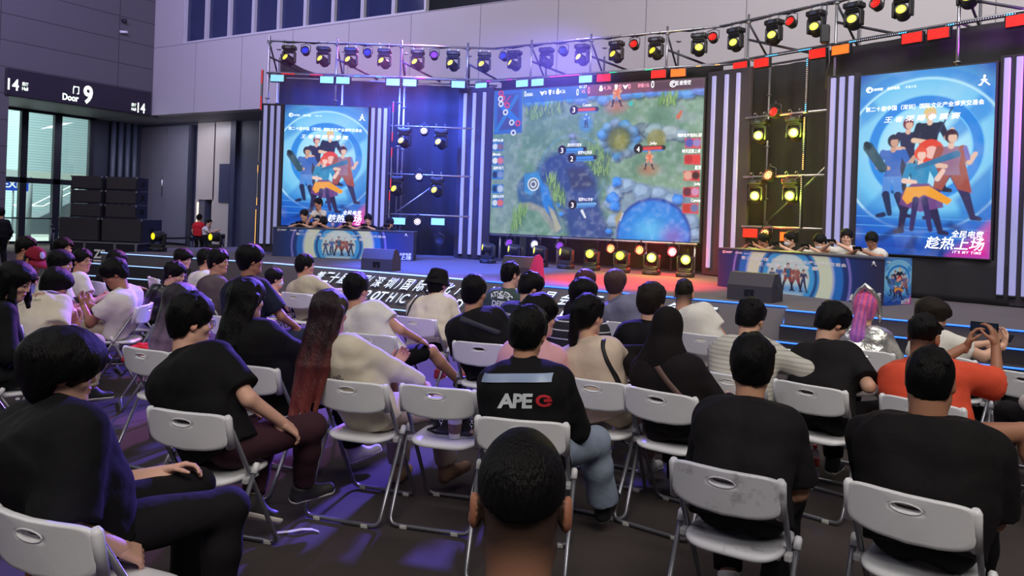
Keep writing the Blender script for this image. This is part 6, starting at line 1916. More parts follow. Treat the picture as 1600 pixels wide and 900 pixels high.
sit('specs', 'man in glasses and black tee with his legs crossed', 'man in glasses', B(-3.12, 2.35, 15), (303, 456), dz=.16, hp=.12, hy=-.55, skin='pink', build=1.15, hair=SH(vol=.022, top=.022), top=T(CB, dict(loose=.03, sleeve=.8, collar=.012)), bottom=L(CMAR), turn=-8,
    shoes=((46, 44, 46), (226, 220, 210)), lh=('lap',), rh=('at', (.24, .20, .66), (.7, -.5, -.4)), legs={1: dict(knee=(.26, .42, .60), ank=(.14, .50, .24), foot=(.2, .8, -.5)), -1: dict(knee=(-.08, .42, .55), ank=(.06, .16, .085), foot=(.25, 1, 0))}, **near)
sit('apeg', 'man in the black team jacket with a reflective stripe on its back', 'man in the black team jacket', B(-1.80, 3.20, 20), (828, 476), dz=.12, hp=.22, hy=-.1, build=1.12, hair=SH(vol=.024, top=.018, messy=1.2), top=L(CB, dict(loose=.036, collar=.026, hem=-.09)), bottom=L(CJEAN, dict(loose=.022, flare=1.3)), shoes=BS, turn=-8,
    lh=('phone',), rh=('phone',), legs={1: dict(knee=(.26, .42, .54), ank=(.30, .56, .085), foot=(.2, 1, 0)), -1: dict(knee=(-.2, .42, .54), ank=(-.2, .45, .085))}, **near)
sit('tee34', 'man with straight black hair in a black tee on the scuffed chair', 'man in the plain black tee', B(-.79, 3.06, -2), (1177, 520), chair_label='scuffed white folding chair with grey stains on its back', scuffed=True, dz=.24, hp=.24, hy=.12, skin='mid', hair=SH(vol=.020, top=.016, nape=-.10), top=T(CB2, dict(loose=.032, sleeve=.85)), bottom=L(CB), turn=6, shoes=WS,
    lh=('phone',), rh=('phone',), legs={1: dict(knee=(.14, .42, .5), ank=(.1, .2, .085)), -1: dict(knee=(-.14, .42, .5), ank=(-.06, .16, .085))}, **near)
sit('big', 'broad man in a black tee at the right front of the audience', 'broad man in the black tee', B(-.15, 3.19, -10), (1456, 540), dz=.20, hp=.18, hy=0, skin='tan', build=1.42, fat=.010, hair=SH(vol=.014, top=.014, nape=-.085, side=-.005, tufts=18), top=T(cloth_mat('brown black', (17, 14, 16)), dict(loose=.032, sleeve=.9)), bottom=L(CB), turn=4,
    lh=('phone',), rh=('phone',), **near)
# second line
sit('reddye', 'woman with very long dark red hair in a white jacket', 'woman with long red hair', B(-2.99, 3.32, 13), (518, 450), dz=-.06, hp=.05, hy=-.1, female=True, build=1.12, hair=H('long', ('red dyed', (60, 26, 30)), ((0, (30, 18, 24)), (.35, (44, 20, 28)), (.7, (104, 46, 44)), (1, (138, 70, 62))), vol=.024, len=.64, wid=1.12, fringe=.05, drape=(-.04, -.20, -1)), top=L(CCREAM, dict(loose=.03, hem=-.10)), bottom=L(CTAN, dict(loose=.022)), shoes=((176, 140, 104), (150, 118, 86), 1), turn=-10, bow=.0,
    lh=('phone',), rh=('at', (.24, .34, .66), (.9, -.4, -.2)), legs={1: dict(knee=(.22, .42, .54), ank=(.26, .5, .085), foot=(.3, 1, 0)), -1: dict(knee=(-.1, .42, .5), ank=(-.08, .44, .085))}, **near)
sit('darkhair', 'woman with long straight black hair in a loose black dress', 'woman in the black dress', B(-3.77, 3.26, 8), (389, 432), dz=-.06, hp=.1, hy=-.1, female=True, build=1.25, skin='pink', hair=H('long', vol=.026, len=.60, wid=1.2, drape=(0, -.22, -1)), bow=.0, top=L(CB, dict(loose=.05, hem=-.10)), bottom=('skirt', CB, dict(loose=.03)), turn=-10, shoes=WS,
    lh=('phone',), rh=('at', (.27, .36, .66), (.8, -.4, -.4)), legs={1: dict(knee=(.2, .42, .54), ank=(.28, .50, .085), foot=(.3, 1, 0))}, **near)
sit('pony', 'woman with a black ponytail and a beige blouse', 'woman with the black ponytail', B(-1.90, 4.26, 5), (922, 458), dz=.12, hp=.12, hy=-.35, female=True, build=1.1, skin='fair', hair=H('pony', vol=.018, top=.014, len=.32, swing=-.02), top=L(CBEI, dict(loose=.024)), bottom=L(CTAN), shoes=WS, turn=-2,
    lh=('phone',), rh=('head', (.10, .10, -.20)), **midr)
sit('hijab', 'person in a black headscarf and black robe', 'person in the black headscarf', B(-1.48, 4.23, -6), (1044, 478), dz=.12, hp=.08, hy=.15, female=True, build=1.12, skin='fair', hair=H(None), top=L(cloth_mat('black robe', (20, 14, 18)), dict(loose=.028, hem=-.10)), bottom=('skirt', CB, dict(loose=.03)), turn=4,
    lh=('head', (-.12, .12, -.16)), rh=('at', (.22, .32, .68)), **midr)
sit('tee35', 'man in glasses and a black tee bending over his phone', 'man in glasses bending over his phone', B(-.80, 5.01, -12), (1306, 472), dz=.34, hp=.55, hy=-.45, skin='fair', build=1.05, hair=SH(vol=.022, top=.016), top=T(CB2, dict(loose=.03, sleeve=.85)), bottom=L(CB), turn=-10, lh=('phone', .02, .16), rh=('phone', .02, .16), **midr)
sit('orange', 'man in an orange red tee holding up a phone', 'man in the orange red tee', B(-.19, 4.98, -15), (1446, 490), dz=.20, hp=.22, hy=-.1, skin='tan', build=1.12, hair=H('fade', vol=.014, top=.014, nape=-.05, side=.02, tufts=24), top=T(COR, dict(loose=.045, sleeve=.9, hem=-.09)), bottom=('shorts', CB2, dict(short=.35, loose=.02)), turn=0, shoes=BS,
    lh=('at', (.06, .44, 1.06), (-.5, -.1, -1)), rh=('at', (.20, .44, 1.08), (.45, .05, -1)), palm={1: (-.8, .2, .2), -1: (.8, .2, .2)}, hand_dir={1: (-.25, .25, .9), -1: (.25, .25, .9)}, legs={1: dict(knee=(.36, .30, .60), ank=(.48, .44, .20), foot=(.6, .8, -.2)), -1: dict(knee=(-.2, .4, .5), ank=(-.2, .4, .085))}, **midr)
sit('stripe33', 'man in a grey finely striped long sleeved shirt', 'man in the grey striped shirt', B(-1.28, 5.0, -4), (1176, 466), dz=.30, hp=.45, hy=-.2, skin='fair', build=1.12, hair=SH(vol=.020, top=.014), top=L(CGST, dict(loose=.036)), bottom=L(CDJ), lh=('phone', .0, .14), rh=('at', (.26, .26, .68), (.9, -.4, -.2)), **midr)
sit('pink', 'girl with a black fringe in a pink shirt looking right', 'girl in the pink shirt', Q(832, 4.86, 10), (846, 458), dz=.05, hp=.10, hy=-.75, female=True, build=1.0, skin='pink', hair=H('bowl', vol=.020, top=.014, fringe=.03, nape=-.11), top=L(CPNK, dict(loose=.03)), bottom=L(CDJ), **midr)
# middle of the audience
sit('white19', 'man in a white tee in front of the red haired woman', 'man in the white tee beside the aisle', B(-4.04, 4.69, 12), (559, 424), dz=.14, hp=.05, hy=-.25, skin='mid', hair=SH(vol=.022, top=.018), top=T(CW, dict(loose=.03)), bottom=('shorts', CB), shoes=BW, rh=('at', (.22, .22, .70), (.7, -.6, -.3)),
    legs={1: dict(knee=(.24, .42, .58), ank=(.42, .62, .30), foot=(.7, .6, .2)), -1: dict(knee=(-.14, .42, .5), ank=(-.1, .42, .085))}, **midr)
sit('bucket', 'person in a black bucket hat and loose white shirt', 'person in the bucket hat', B(-4.39, 5.73, 2), (686, 421), dz=.30, hp=.28, hy=-.1, skin='fair', build=1.05, hair=H('bowl', vol=.014, nape=-.13), top=L(CCREAM, dict(loose=.05, hem=-.1, wrinkle=.006)), bottom=('shorts', CB), shoes=((180, 50, 60), (225, 225, 225)), rh=('phone',), lh=('phone',), **midr)
sit('strap21', 'man in a black tee with a dark strap across his back', 'man with the strap across his back', B(-3.16, 4.94, 14), (743, 428), dz=.16, hp=.10, hy=-.3, skin='mid', build=1.12, hair=SH(vol=.020, top=.020), top=T(CB, dict(loose=.032, sleeve=.8)), bottom=L(CB2), **midr)
sit('print23', 'man in a dark tee with a printed back bending to the right', 'man in the dark printed tee', Q(812, 6.75, 6), (833, 425), dz=.10, hp=.40, hy=-.7, skin='fair', hair=SH(vol=.022), top=T(CNAVY, dict(loose=.03)), bottom=L(CB), **midr)
sit('athletic', 'man in a dark green tee with arched white back lettering', 'man in the dark green tee', Q(790, 8.0, 10), (800, 408), dz=.10, hp=.15, hy=-.55, skin='fair', hair=SH(vol=.014, top=.012, tufts=14), top=T(CGRN, dict(loose=.028)), bottom=L(CDJ), turn=-4, **midr)
sit('lines27', 'person in a black shirt with thin white stripes', 'person in the striped black shirt', Q(905, 5.75, 0), (913, 433), dz=.08, hp=.05, hy=.1, female=True, build=1.1, hair=H('bowl', vol=.022, nape=-.12), top=T(CSTR, dict(loose=.03)), bottom=L(CB), **midr)
sit('brown26', 'person with a brown bob between the striped shirt and the stage', 'person with the brown bob', Q(918, 7.8, 0), (916, 420), dz=.06, hp=.0, hair=H('bowl', ('reddish brown', (72, 42, 46)), vol=.022, nape=-.11), top=T(CB2), bottom=L(CB), female=True, **midr)
sit('brown29', 'person with tousled brown hair in a grey blue shirt', 'person in the grey blue shirt', B(-2.73, 6.85, -2), (963, 420), dz=.16, hp=-.02, hy=.05, hair=H('bowl', ('ash brown', (80, 58, 58)), vol=.024, top=.014, nape=-.10), top=T(CGRY, dict(loose=.03)), bottom=L(CB), build=1.12, **midr)
sit('black30', 'man in black with layered dark hair holding a phone', 'man in black with layered hair', Q(1006, 5.7, -4), (1020, 440), dz=.12, hp=.15, hy=-.1, hair=H('short', ('dark brown', (34, 28, 22)), vol=.028, top=.02, nape=-.11), top=T(CB, dict(loose=.03)), bottom=L(CB), skin='fair', **midr)
sit('white32', 'man with cropped hair in a plain white shirt', 'man in the plain white shirt', B(-1.95, 6.64, -4), (1070, 436), dz=.24, hp=.30, hy=.25, skin='mid', build=1.15, hair=H('fade', ('dark brown', (34, 28, 22)), vol=.010, top=.014, nape=-.03, side=.02, tufts=20), top=T(CW, dict(loose=.034, wrinkle=.002)), bottom=L(CB), **midr)
sit('silver', 'person with a long pink and purple ponytail and a silver jacket', 'person in the silver jacket', B(-.68, 6.75, -2), (1353, 455), dz=.14, hp=-.05, hy=-.05, female=True, skin='pink', hair=H('pony', ('pink purple dyed', (230, 110, 170)), ((0, (236, 84, 130)), (.3, (236, 120, 180)), (.65, (200, 120, 220)), (1, (110, 70, 190))), vol=.020, len=.46, swing=-.06, pw=1.55, drape=(-.1, -.16, -1), streak=(120, 80, 190), tufts=6), top=L(CSIL, dict(loose=.03)), bottom=L(CB), **midr)
sit('curly', 'man with wavy hair in profile holding a game pad phone', 'man with wavy hair in profile', B(-.11, 6.92, -22), (1460, 466), dz=.10, hp=.30, hy=-.85, skin='fair', hair=H('mop', ('dark brown', (34, 28, 22)), vol=.030, top=.022, fringe=.045, tufts=40, messy=1.4), top=T(CW, dict(loose=.03)), bottom=L(CB), turn=-18, lh=('phone', .1, .3), rh=('phone', .1, .3), **midr)
# left block
sit('polo12', 'tall man in a black polo shirt and jeans', 'tall man in the black polo shirt', Q(392, 7.0, 8), (393, 381), dz=.06, hp=.0, hy=-.35, skin='tan', build=1.15, s=1.06, hair=H('mop', vol=.024, top=.02), top=T(CNAVY, dict(loose=.034, sleeve=.8, collar=.014)), bottom=L(CDJ), turn=-12, rh=('at', (.26, .36, .66), (.7, -.5, -.4)),
    legs={1: dict(knee=(.26, .42, .58), ank=(.22, .4, .085)), -1: dict(knee=(-.14, .42, .5), ank=(-.14, .42, .085))}, **midr)
sit('khaki14', 'man in a khaki shirt at the front beside the aisle', 'man in the khaki shirt', B(-6.67, 6.43, 4), (478, 396), dz=.12, hp=.05, hy=-.5, skin='mid', hair=SH(vol=.020, top=.016), top=L(CKHA, dict(loose=.032, hem=-.1)), bottom=L(CB), rh=('at', (.30, .34, .78), (.8, -.3, -.4)), turn=-8, **midr)
sit('kid', 'small child in a yellow top wearing a face mask', 'small child', (*plan(428, 9.3), 4), (430, 418), dz=.02, hp=.0, hy=-.6, kid=True, s=.72, skin='pink', hair=H('bowl', vol=.016), top=T(cloth_mat('yellow', (206, 180, 70))), bottom=L(CDJ), **midr)
sit('brown11', 'man in a grey brown hooded shirt looking right', 'man in the grey brown shirt', Q(340, 8.4, 0), (343, 388), dz=.05, hp=.08, hy=-.75, skin='mid', hair=SH(vol=.026, top=.016), top=L(CBRN, dict(loose=.036)), bottom=L(CB), turn=-22, **midr)
sit('white11', 'person in a white top half hidden behind the grey brown shirt', 'person half hidden behind the grey brown shirt', Q(324, 9.6, 0), (325, 387), dz=.05, hp=.05, hy=-.5, skin='mid', hair=SH(vol=.022), top=L(CW, dict(loose=.03)), bottom=L(CB), turn=-15, **midr)
sit('jacket10', 'person in a shiny black jacket leaning forward to the right', 'person in the shiny black jacket', Q(244, 8.2, -24), (276, 408), dz=.10, hp=.30, hy=-.5, skin='pink', build=1.06, hair=SH(vol=.024), top=L(mat('shiny black', (16, 16, 22), rough=.35, bump=.6, bscale=22), dict(loose=.036)), bottom=L(CB), turn=-10, **midr)
sit('dark10', 'person with black hair behind the shiny black jacket', 'person behind the shiny black jacket', Q(272, 10.4, -20), (288, 388), dz=.10, hp=.20, hy=-.6, skin='pink', hair=H('mop', vol=.026), top=L(CB, dict(loose=.04)), bottom=L(CB), turn=-10, **midr)
sit('lavender', 'woman with long lavender tinted hair in a grey top', 'woman with lavender hair', Q(282, 5.35, 6), (286, 440), dz=-.04, hp=.10, hy=-.3, female=True, skin='pink', hair=H('long', ('lavender dyed', (120, 96, 130)), ((0, (34, 30, 40)), (.3, (60, 50, 66)), (.6, (126, 102, 134)), (1, (164, 136, 166))), vol=.026, len=.52, wid=1.2, drape=(0, -.22, -1)), bow=.0, top=L(CGRY, dict(loose=.03)), bottom=L(CB), turn=-6, **midr)
sit('white8', 'man in a white tee facing left and looking down at a phone', 'man in the white tee facing left', Q(190, 7.4, 128), (176, 404), hz=7.3, hp=.50, hy=.4, skin='tan', hair=H('mop', vol=.026, top=.016), top=T(CW, dict(loose=.034)), bottom=L(CKHA), lh=('phone', .0, .20), rh=('phone', .0, .20), **midr)
sit('script5', 'person bending forward in a cream tee with red script on the back', 'person in the cream tee with red script', B(-6.50, 3.18, 4), (92, 419), dz=.36, hp=.55, hy=-.2, skin='tan', build=1.25, hair=H('bowl', vol=.026, top=.016, nape=-.11), top=T(CCREAM, dict(loose=.042, sleeve=.9)), bottom=L(CKHA), turn=-4, lh=('phone', .04, .12), rh=('phone', .06, .14), **midr)
sit('cap1', 'person in a dark red baseball cap looking down to the right', 'person in the red cap', Q(36, 8.5, -10), (56, 389), dz=.06, hp=.45, hy=-.7, skin='mid', hair=H('bowl', vol=.002, top=.0, nape=-.11), top=L(CGRY, dict(loose=.03)), bottom=L(CB), turn=-18, **midr)
sit('long4', 'woman with long black hair bending over at the left edge', 'woman bending at the left edge', Q(8, 5.25, -14), (30, 408), dz=.10, hp=.45, hy=-.55, female=True, skin='pink', hair=H('long', vol=.03, len=.26, front=.19), top=L(CB, dict(loose=.03)), bottom=L(CB), turn=-14, **midr)
sit('white6', 'person with a black bob and white top behind the cream tee', 'person behind the cream tee', Q(92, 7.8, 0), (97, 390), dz=.06, hp=.12, hy=-.6, skin='mid', hair=H('bowl', vol=.024), top=T(CW, dict(loose=.03)), bottom=L(CB), turn=-14, **midr)
sit('white7', 'man in a white tee in profile looking right', 'man in the white tee in profile', Q(132, 8.9, -6), (130, 388), dz=.05, hp=.10, hy=-.9, skin='mid', hair=SH(vol=.022), top=T(CW, dict(loose=.034)), bottom=L(CB), turn=-20, **midr)
sit('dark9', 'person with black hair bent low near the left stage steps', 'person bent low near the stage steps', Q(182, 9.7, -6), (184, 391), dz=.05, hp=.4, hy=.1, hair=H('bowl', vol=.022), top=T(CB), bottom=L(CB), **midr)
sit('back2', 'person in a maroon top at the back of the left block', 'person in the maroon top', Q(40, 9.4, 0), (43, 369), dz=.05, hp=.20, hy=-.6, skin='tan', hair=SH(vol=.022), top=T(cloth_mat('dark maroon', (70, 34, 40))), bottom=L(CB), turn=-10, **midr)
sit('back3', 'person in a dark jacket looking right before the loudspeakers', 'person before the loudspeakers', Q(94, 10.0, 0), (100, 371), dz=.05, hp=.08, hy=-.95, skin='pink', hair=H('mop', vol=.022), top=L(CB), bottom=L(CB), turn=-20, **midr)
sit('edge40', 'person in a pale jacket and black trousers at the right edge', 'person at the right edge', Q(1700, 4.75, 24), (1715, 500), dz=.05, hp=.1, hy=.3, skin='mid', hair=SH(vol=.02), top=L(cloth_mat('pale grey', (206, 196, 190)), dict(loose=.05, hem=-.12)), bottom=L(CB2), lh=('at', (-.20, .20, .68)), legs={-1: dict(knee=(-.22, .42, .56), ank=(-.24, .46, .085)), 1: dict(knee=(.1, .42, .5), ank=(.1, .42, .085))}, **midr)
# chairs nobody sits on
chair(*B(-2.52, 3.51, 16), 'empty white folding chair holding a coffee cup and a black handbag')
chair(*Q(1622, 5.55, -14), 'empty white folding chair alone at the right before the steps')
chair(*Q(1222, 6.35, -4), 'empty white folding chair between the grey striped shirt and the glasses')
chair(*Q(1338, 5.5, -6), 'empty white folding chair right behind the silver jacket')
chair(*Q(246, 6.75, 150), 'white folding chair with a red jacket thrown over it')
chair(*Q(208, 10.2, -6), 'empty white folding chair tinted pink near the stage steps')

# ---------------------------------------------------------------- what they wear and carry
def part(key, name, m, mesh):
    return obj(name, mesh, m, PEOPLE[key]['root'])
def hp_(key, p):
    I = PEOPLE[key]; return V3([float(x) for x in (I['Hc'] + I['Rh'] @ (np.array(p, float) * I['hs']))])
def headM(key):
    I = PEOPLE[key]; R = np.array(I['Rh']) * I['hs']
    return Matrix(((R[0, 0], R[0, 1], R[0, 2], I['Hc'][0]), (R[1, 0], R[1, 1], R[1, 2], I['Hc'][1]), (R[2, 0], R[2, 1], R[2, 2], I['Hc'][2]), (0, 0, 0, 1)))
def glasses(key):
    b = MB()
    for s in (-1, 1):
        b.tube([hp_(key, (s * .034 + .023 * math.cos(q), .106 - .25 * abs(s * .034 + .023 * math.cos(q) - 0) ** 1.6, -.002 + .018 * math.sin(q))) for q in [2 * math.pi * i / 16 for i in range(17)]], .0018, 5, caps=False)
        b.tube([hp_(key, p) for p in ((s * .058, .096, .003), (s * .079, .06, .004), (s * .088, -.01, .006), (s * .086, -.03, -.012))], .0018, 5)
    b.tube([hp_(key, p) for p in ((-.011, .105, .002), (0, .108, .005), (.011, .105, .002))], .0018, 5)
    part(key, 'eyeglasses', mat('spectacle frame', (20, 18, 20), rough=.3, metal=.4), b)
def mask(key):
    F = Field((-.1, -.02, -.14), (.1, .15, .03), .006)
    F.ell((0, .030, -.066), (.067, .082, .058), k=0); F.plane((0, .045, 0), (0, -1, 0)); F.plane((0, 0, -.022), (0, 0, 1))
    v, f = F.mesh(); I = PEOPLE[key]; part(key, 'face_mask', mat('mask paper', (222, 226, 232), rough=.8), np_mesh('face_mask', (v * I['hs']) @ I['Rh'].T + I['Hc'], f))
for k in ('specs', 'tee35'): glasses(k)
mask('kid')
# bucket hat
b = MB(); b.lathe([(0, .150), (.06, .148), (.088, .130), (.102, .07), (.106, .045), (.132, -.006), (.134, -.010), (.103, .035), (.098, .07)], 30, headM('bucket') @ Matrix.Translation((0, -.012, .0)) @ Matrix.Rotation(.06, 4, 'X'))
part('bucket', 'bucket_hat', CB, b)
# red baseball cap
b = MB(); T_ = headM('cap1') @ Matrix.Translation((0, -.012, .035)) @ Matrix.Scale(1.08, 4)
b.lathe([(0, .108), (.05, .098), (.085, .065), (.100, .02), (.101, .0), (.097, .0), (.094, .02)], 24, T_); cp = part('cap1', 'cap', cloth_mat('dark red', (128, 26, 44)), b)
b = MB(); n = 12
vs = [T_ @ V3((.098 * math.sin(a) * r, .098 * math.cos(a) * (1 + (r - 1) * 1.9 * math.cos(a)), .006 - .03 * (r - 1) - .02 * math.sin(a) ** 2 + dz_)) for dz_ in (0, -.006) for r in (1, 1.35, 1.75) for a in [-1.15 + 2.3 * i / n for i in range(n + 1)]]
m_ = n + 1; fs = []
for l in (0, 1):
    for r in (0, 1):
        for i in range(n): o = l * 3 * m_ + r * m_ + i; fs.append((o, o + 1, o + m_ + 1, o + m_))
for i in range(n): o = 2 * m_ + i; fs.append((o, o + 1, o + 3 * m_ + 1, o + 3 * m_))
b.add(vs, fs, True); obj('peak', b, cloth_mat('dark red'), cp)
b = MB(); b.lathe([(0, .004), (.035, .003), (.04, 0)], 9, T_ @ Matrix.Translation((.02, .085, .062)) @ Matrix.Rotation(-1.0, 4, 'X')); obj('patch', b, cloth_mat('pale patch', (170, 170, 190)), cp)
# head scarf: follows the head, closes under the chin and spreads on the shoulders
I = PEOPLE['hijab']
F = Field((-.3, -.3, -.45), (.3, .25, .17), .012)
F.ell((0, -.01, .035), (.093, .115, .105), k=0); F.cone((0, -.02, -.04), (0, -.045, -.16), .090, .105, k=.06); F.cone((0, -.05, -.16), (0, -.07, -.30), .11, .16, k=.08, flat=((0, 1, 0), .72), cut=((0, 0, -.34), (0, 0, -1)))
for s in (-1, 1): F.cone((0, -.05, -.17), (s * .13, -.04, -.25), .10, .075, k=.06)
F.ell((0, .12, -.02), (.058, .07, .085), k=.02, op='s'); F.ripple(.004, (30, 22, 26), 1.3)
v, f = F.mesh(); part('hijab', 'headscarf', cloth_mat('scarf black', (18, 12, 15)), np_mesh('headscarf', (v * I['hs']) @ I['Rh'].T + I['Hc'], f))
# silver headpiece: a tall pointed arch over the hair
b = MB(); pr = [(-.105, .02, .02), (-.085, .0, .09), (-.04, -.02, .15), (.0, -.03, .19), (.045, -.02, .15), (.09, -.0, .08), (.115, .0, -.03), (.11, .02, -.13)]
b.tube([hp_('silver', p) for p in pr], [.012, .018, .024, .026, .026, .024, .020, .010], 8); part('silver', 'headpiece', CSIL, b)
# straps across backs
def strap(key, pts, w, m, name, label, cat='strap'):
    """a band laid on the shirt from point to point (right, up) seen from behind"""
    n = 24; me = strip_grid(1, w, n, 1)
    co = []
    (x0, y0), (x1, y1) = pts
    L_ = math.hypot(x1 - x0, y1 - y0); ux, uy = (x1 - x0) / L_, (y1 - y0) / L_
    for v in me.vertices:
        a = (v.co.x + .5) * L_; co += [x0 + ux * a - uy * v.co.y, y0 + uy * a + ux * v.co.y, 0]
    me.vertices.foreach_set('co', co); me.update()
    o = decal(key, me, name, 0, 0, m, lift=.006)
    M = Matrix.Translation(PEOPLE[key]['root'].location) @ Matrix.Rotation(PEOPLE[key]['root'].rotation_euler[2], 4, 'Z')
    o.parent = None; o.data.transform(M); s_ = o.modifiers.new('thickness', 'SOLIDIFY'); s_.thickness = .004
    return tag(o, label, cat)
strap('strap21', ((-.06, .10), (.20, -.10)), .045, mat('dark webbing', (40, 42, 54), rough=.7), 'bag_strap', 'dark bag strap slanting across a black tee')
strap('hijab', ((-.02, .10), (.20, -.26)), .035, mat('brown strap', (96, 72, 66), rough=.6), 'bag_strap', 'brown shoulder strap slanting down the back of the black robe')
strap('bucket', ((-.02, .20), (-.20, -.10)), .022, mat('black strap', (18, 18, 22), rough=.6), 'bag_strap', 'thin black strap on the white shirt under the bucket hat')
strap('pony', ((.155, .12), (.18, -.24)), .022, mat('black strap'), 'bag_strap', 'black shoulder strap on the beige blouse')
# printing on shirts
M_REF = mat('reflective band', (150, 168, 200), rough=.35); M_PRW = mat('print white', (214, 220, 224), rough=.6); M_PRR = mat('print red', (196, 40, 50), rough=.6)
decal('apeg', strip_grid(.37, .042, 40, 2), 'reflective_band', .075, .0, M_REF, lift=.007)
decal('apeg', fit_text('APE', .19, .072, shear=.15, offset=.04, spacing=.9), 'lettering', -.035, .0, M_PRW)
g_ = MB(); pr = [(.040 * math.cos(q), .030 * math.sin(q)) for q in [.5 + 5.2 * i / 20 for i in range(21)]]
vs = [(x * k, y * k, 0) for x, y in pr for k in (1.0, .58)] ; fs = [(2 * i, 2 * i + 1, 2 * i + 3, 2 * i + 2) for i in range(20)]; g_.add(vs, fs); g_.add([(.0, -.006, 0), (.036, -.006, 0), (.036, .008, 0), (.0, .008, 0)], [(0, 1, 2, 3)])
decal('apeg', g_.mesh('mark'), 'red_mark', -.035, .146, M_PRR)
me = text_mesh('ATHLETIC', 1.0, offset=.03); co = np.empty(len(me.vertices) * 3, dtype=np.float32); me.vertices.foreach_get('co', co); co = co.reshape(-1, 3); w_ = co[:, 0].max() - co[:, 0].min(); co[:, 0] -= (co[:, 0].max() + co[:, 0].min()) / 2
ang = co[:, 0] / w_ * 1.5; r_ = .17 + co[:, 1] * .075; co[:, 0] = r_ * np.sin(ang); co[:, 1] = r_ * np.cos(ang) - .17; me.vertices.foreach_set('co', co.ravel()); me.update()
decal('athletic', me, 'lettering', .075, .0, M_PRW); decal('athletic', fit_text('DEPT.', .17, .06, offset=.03), 'lettering', -.03, .0, M_PRW); decal('athletic', strip_grid(.07, .02, 6, 1), 'print_bar', .035, .0, M_PRW)
decal('print23', fit_text('NEVER STOP ROLLING', .24, .022, offset=.02), 'lettering', .02, .0, M_PRW); decal('print23', fit_text('LAST', .20, .085, offset=.05), 'lettering', -.05, .0, mat('print sand', (196, 180, 170), rough=.6))
decal('script5', fit_text('Special Origin', .26, .06, shear=.4), 'lettering', .06, .07, mat('print dark red', (150, 50, 44), rough=.7)); decal('script5', fit_text('made for good days', .25, .025), 'lettering', .0, .07, mat('print grey', (130, 124, 118), rough=.7)); b = MB(); b.lathe([(0, 0), (.042, 0)], 20, Matrix.Diagonal((1.2, .55, 1, 1))); decal('script5', b.mesh('badge'), 'oval_badge', .11, .20, mat('print grey dark', (80, 76, 74), rough=.7))
decal('reddye', fit_text('YAZ', .06, .036, offset=.02), 'lettering', -.04, .08, mat('print charcoal', (70, 66, 70)))
# phones
M_PH = mat('phone black', (14, 14, 18), rough=.25); M_PHS = mat('phone screen', (12, 14, 20), rough=.1, emit=(90, 110, 150), estr=.06)
def phone(key, label, both=True, off=(0, .06, .05), sz=(.155, .075), tilt=.7, yaw_=0, cse=None):
    I = PEOPLE[key]
    p = (np.array(I['hand-1'][0]) + np.array(I['hand1'][0])) / 2 if both else np.array(I['hand%d' % (1 if both is None else -1)][0])
    w = world_of(key, p + np.array(off))
    r = empty('smartphone', w, PEOPLE[key]['root'].rotation_euler[2] + yaw_, label, 'phone')
    b = MB(); b.box((0, 0, 0), (sz[0], .009, sz[1]), rot=Matrix.Rotation(-tilt, 3, 'X'), bev=.004); obj('case', b, cse or M_PH, r)
    b = MB(); b.box((0, -.0052 * math.cos(tilt), .0052 * math.sin(tilt)), (sz[0] - .012, .001, sz[1] - .008), rot=Matrix.Rotation(-tilt, 3, 'X')); obj('display', b, M_PHS, r)
    return r
phone('orange', 'black phone held up beside the orange red tee', off=(0, .05, .10), tilt=.1)
phone('tee35', 'phone held low by the man in glasses bending forward'); phone('white8', 'phone held by the man in the white tee facing left'); phone('curly', 'dark phone in the hands of the man with wavy hair')
# ---------------------------------------------------------------- players and staff on the stage, people by the passage
def on_desk(P, Q, t, back):
    dx, dy = Q[0] - P[0], Q[1] - P[1]; L_ = math.hypot(dx, dy)
    return P[0] + dx * t - dy / L_ * back, P[1] + dy * t + dx / L_ * back
LP, LQ, RP, RQ = (-13.84, 12.52), (-10.97, 14.12), (-3.75, 13.52), (-.99, 12.2)
def stool(loc, rz, label, h):
    r = empty('stool', (loc[0], loc[1], ST + .003), rz, label, 'stool', 'stools behind the player desks')
    b = MB(); b.lathe([(0, h - .04), (.17, h - .04), (.18, h - .015), (.16, h), (0, h)], 20); obj('seat', b, M_CAB, r)
    for sx in (-1, 1):
        for sy in (-1, 1):
            b = MB(); b.tube([(sx * .11, sy * .11, h - .04), (sx * .15, sy * .15, 0)], .011, 6); obj('leg', b, M_SCFD, r)
def player(key, label, P, Q, t, back, head, chair_label, turn=180, **kw):
    u, v = on_desk(P, Q, t, back); rz = math.atan2(Q[1] - P[1], Q[0] - P[0]) + math.radians(turn)
    stool((u, v), rz, chair_label, .36)
    kw.setdefault('res', .017); kw.setdefault('lh', ('at', (-.07, .30, .745), (-.7, -.1, -.3))); kw.setdefault('rh', ('at', (.07, .30, .745), (.7, -.1, -.3)))
    person(key, label, (u, v), rz, head, seat_h=.36, base_z=ST, **kw)
def desk_t(P, Q, px, back):
    best, bt = 1e9, 0
    for i in range(400):
        t = i / 399 * 1.3 - .1; u, v = on_desk(P, Q, t, back); d = cam_depth(u, v); x = (u * _cy + v * _sy) / d * CAM_F + 800
        if abs(x - px) < best: best, bt = abs(x - px), t
    return bt
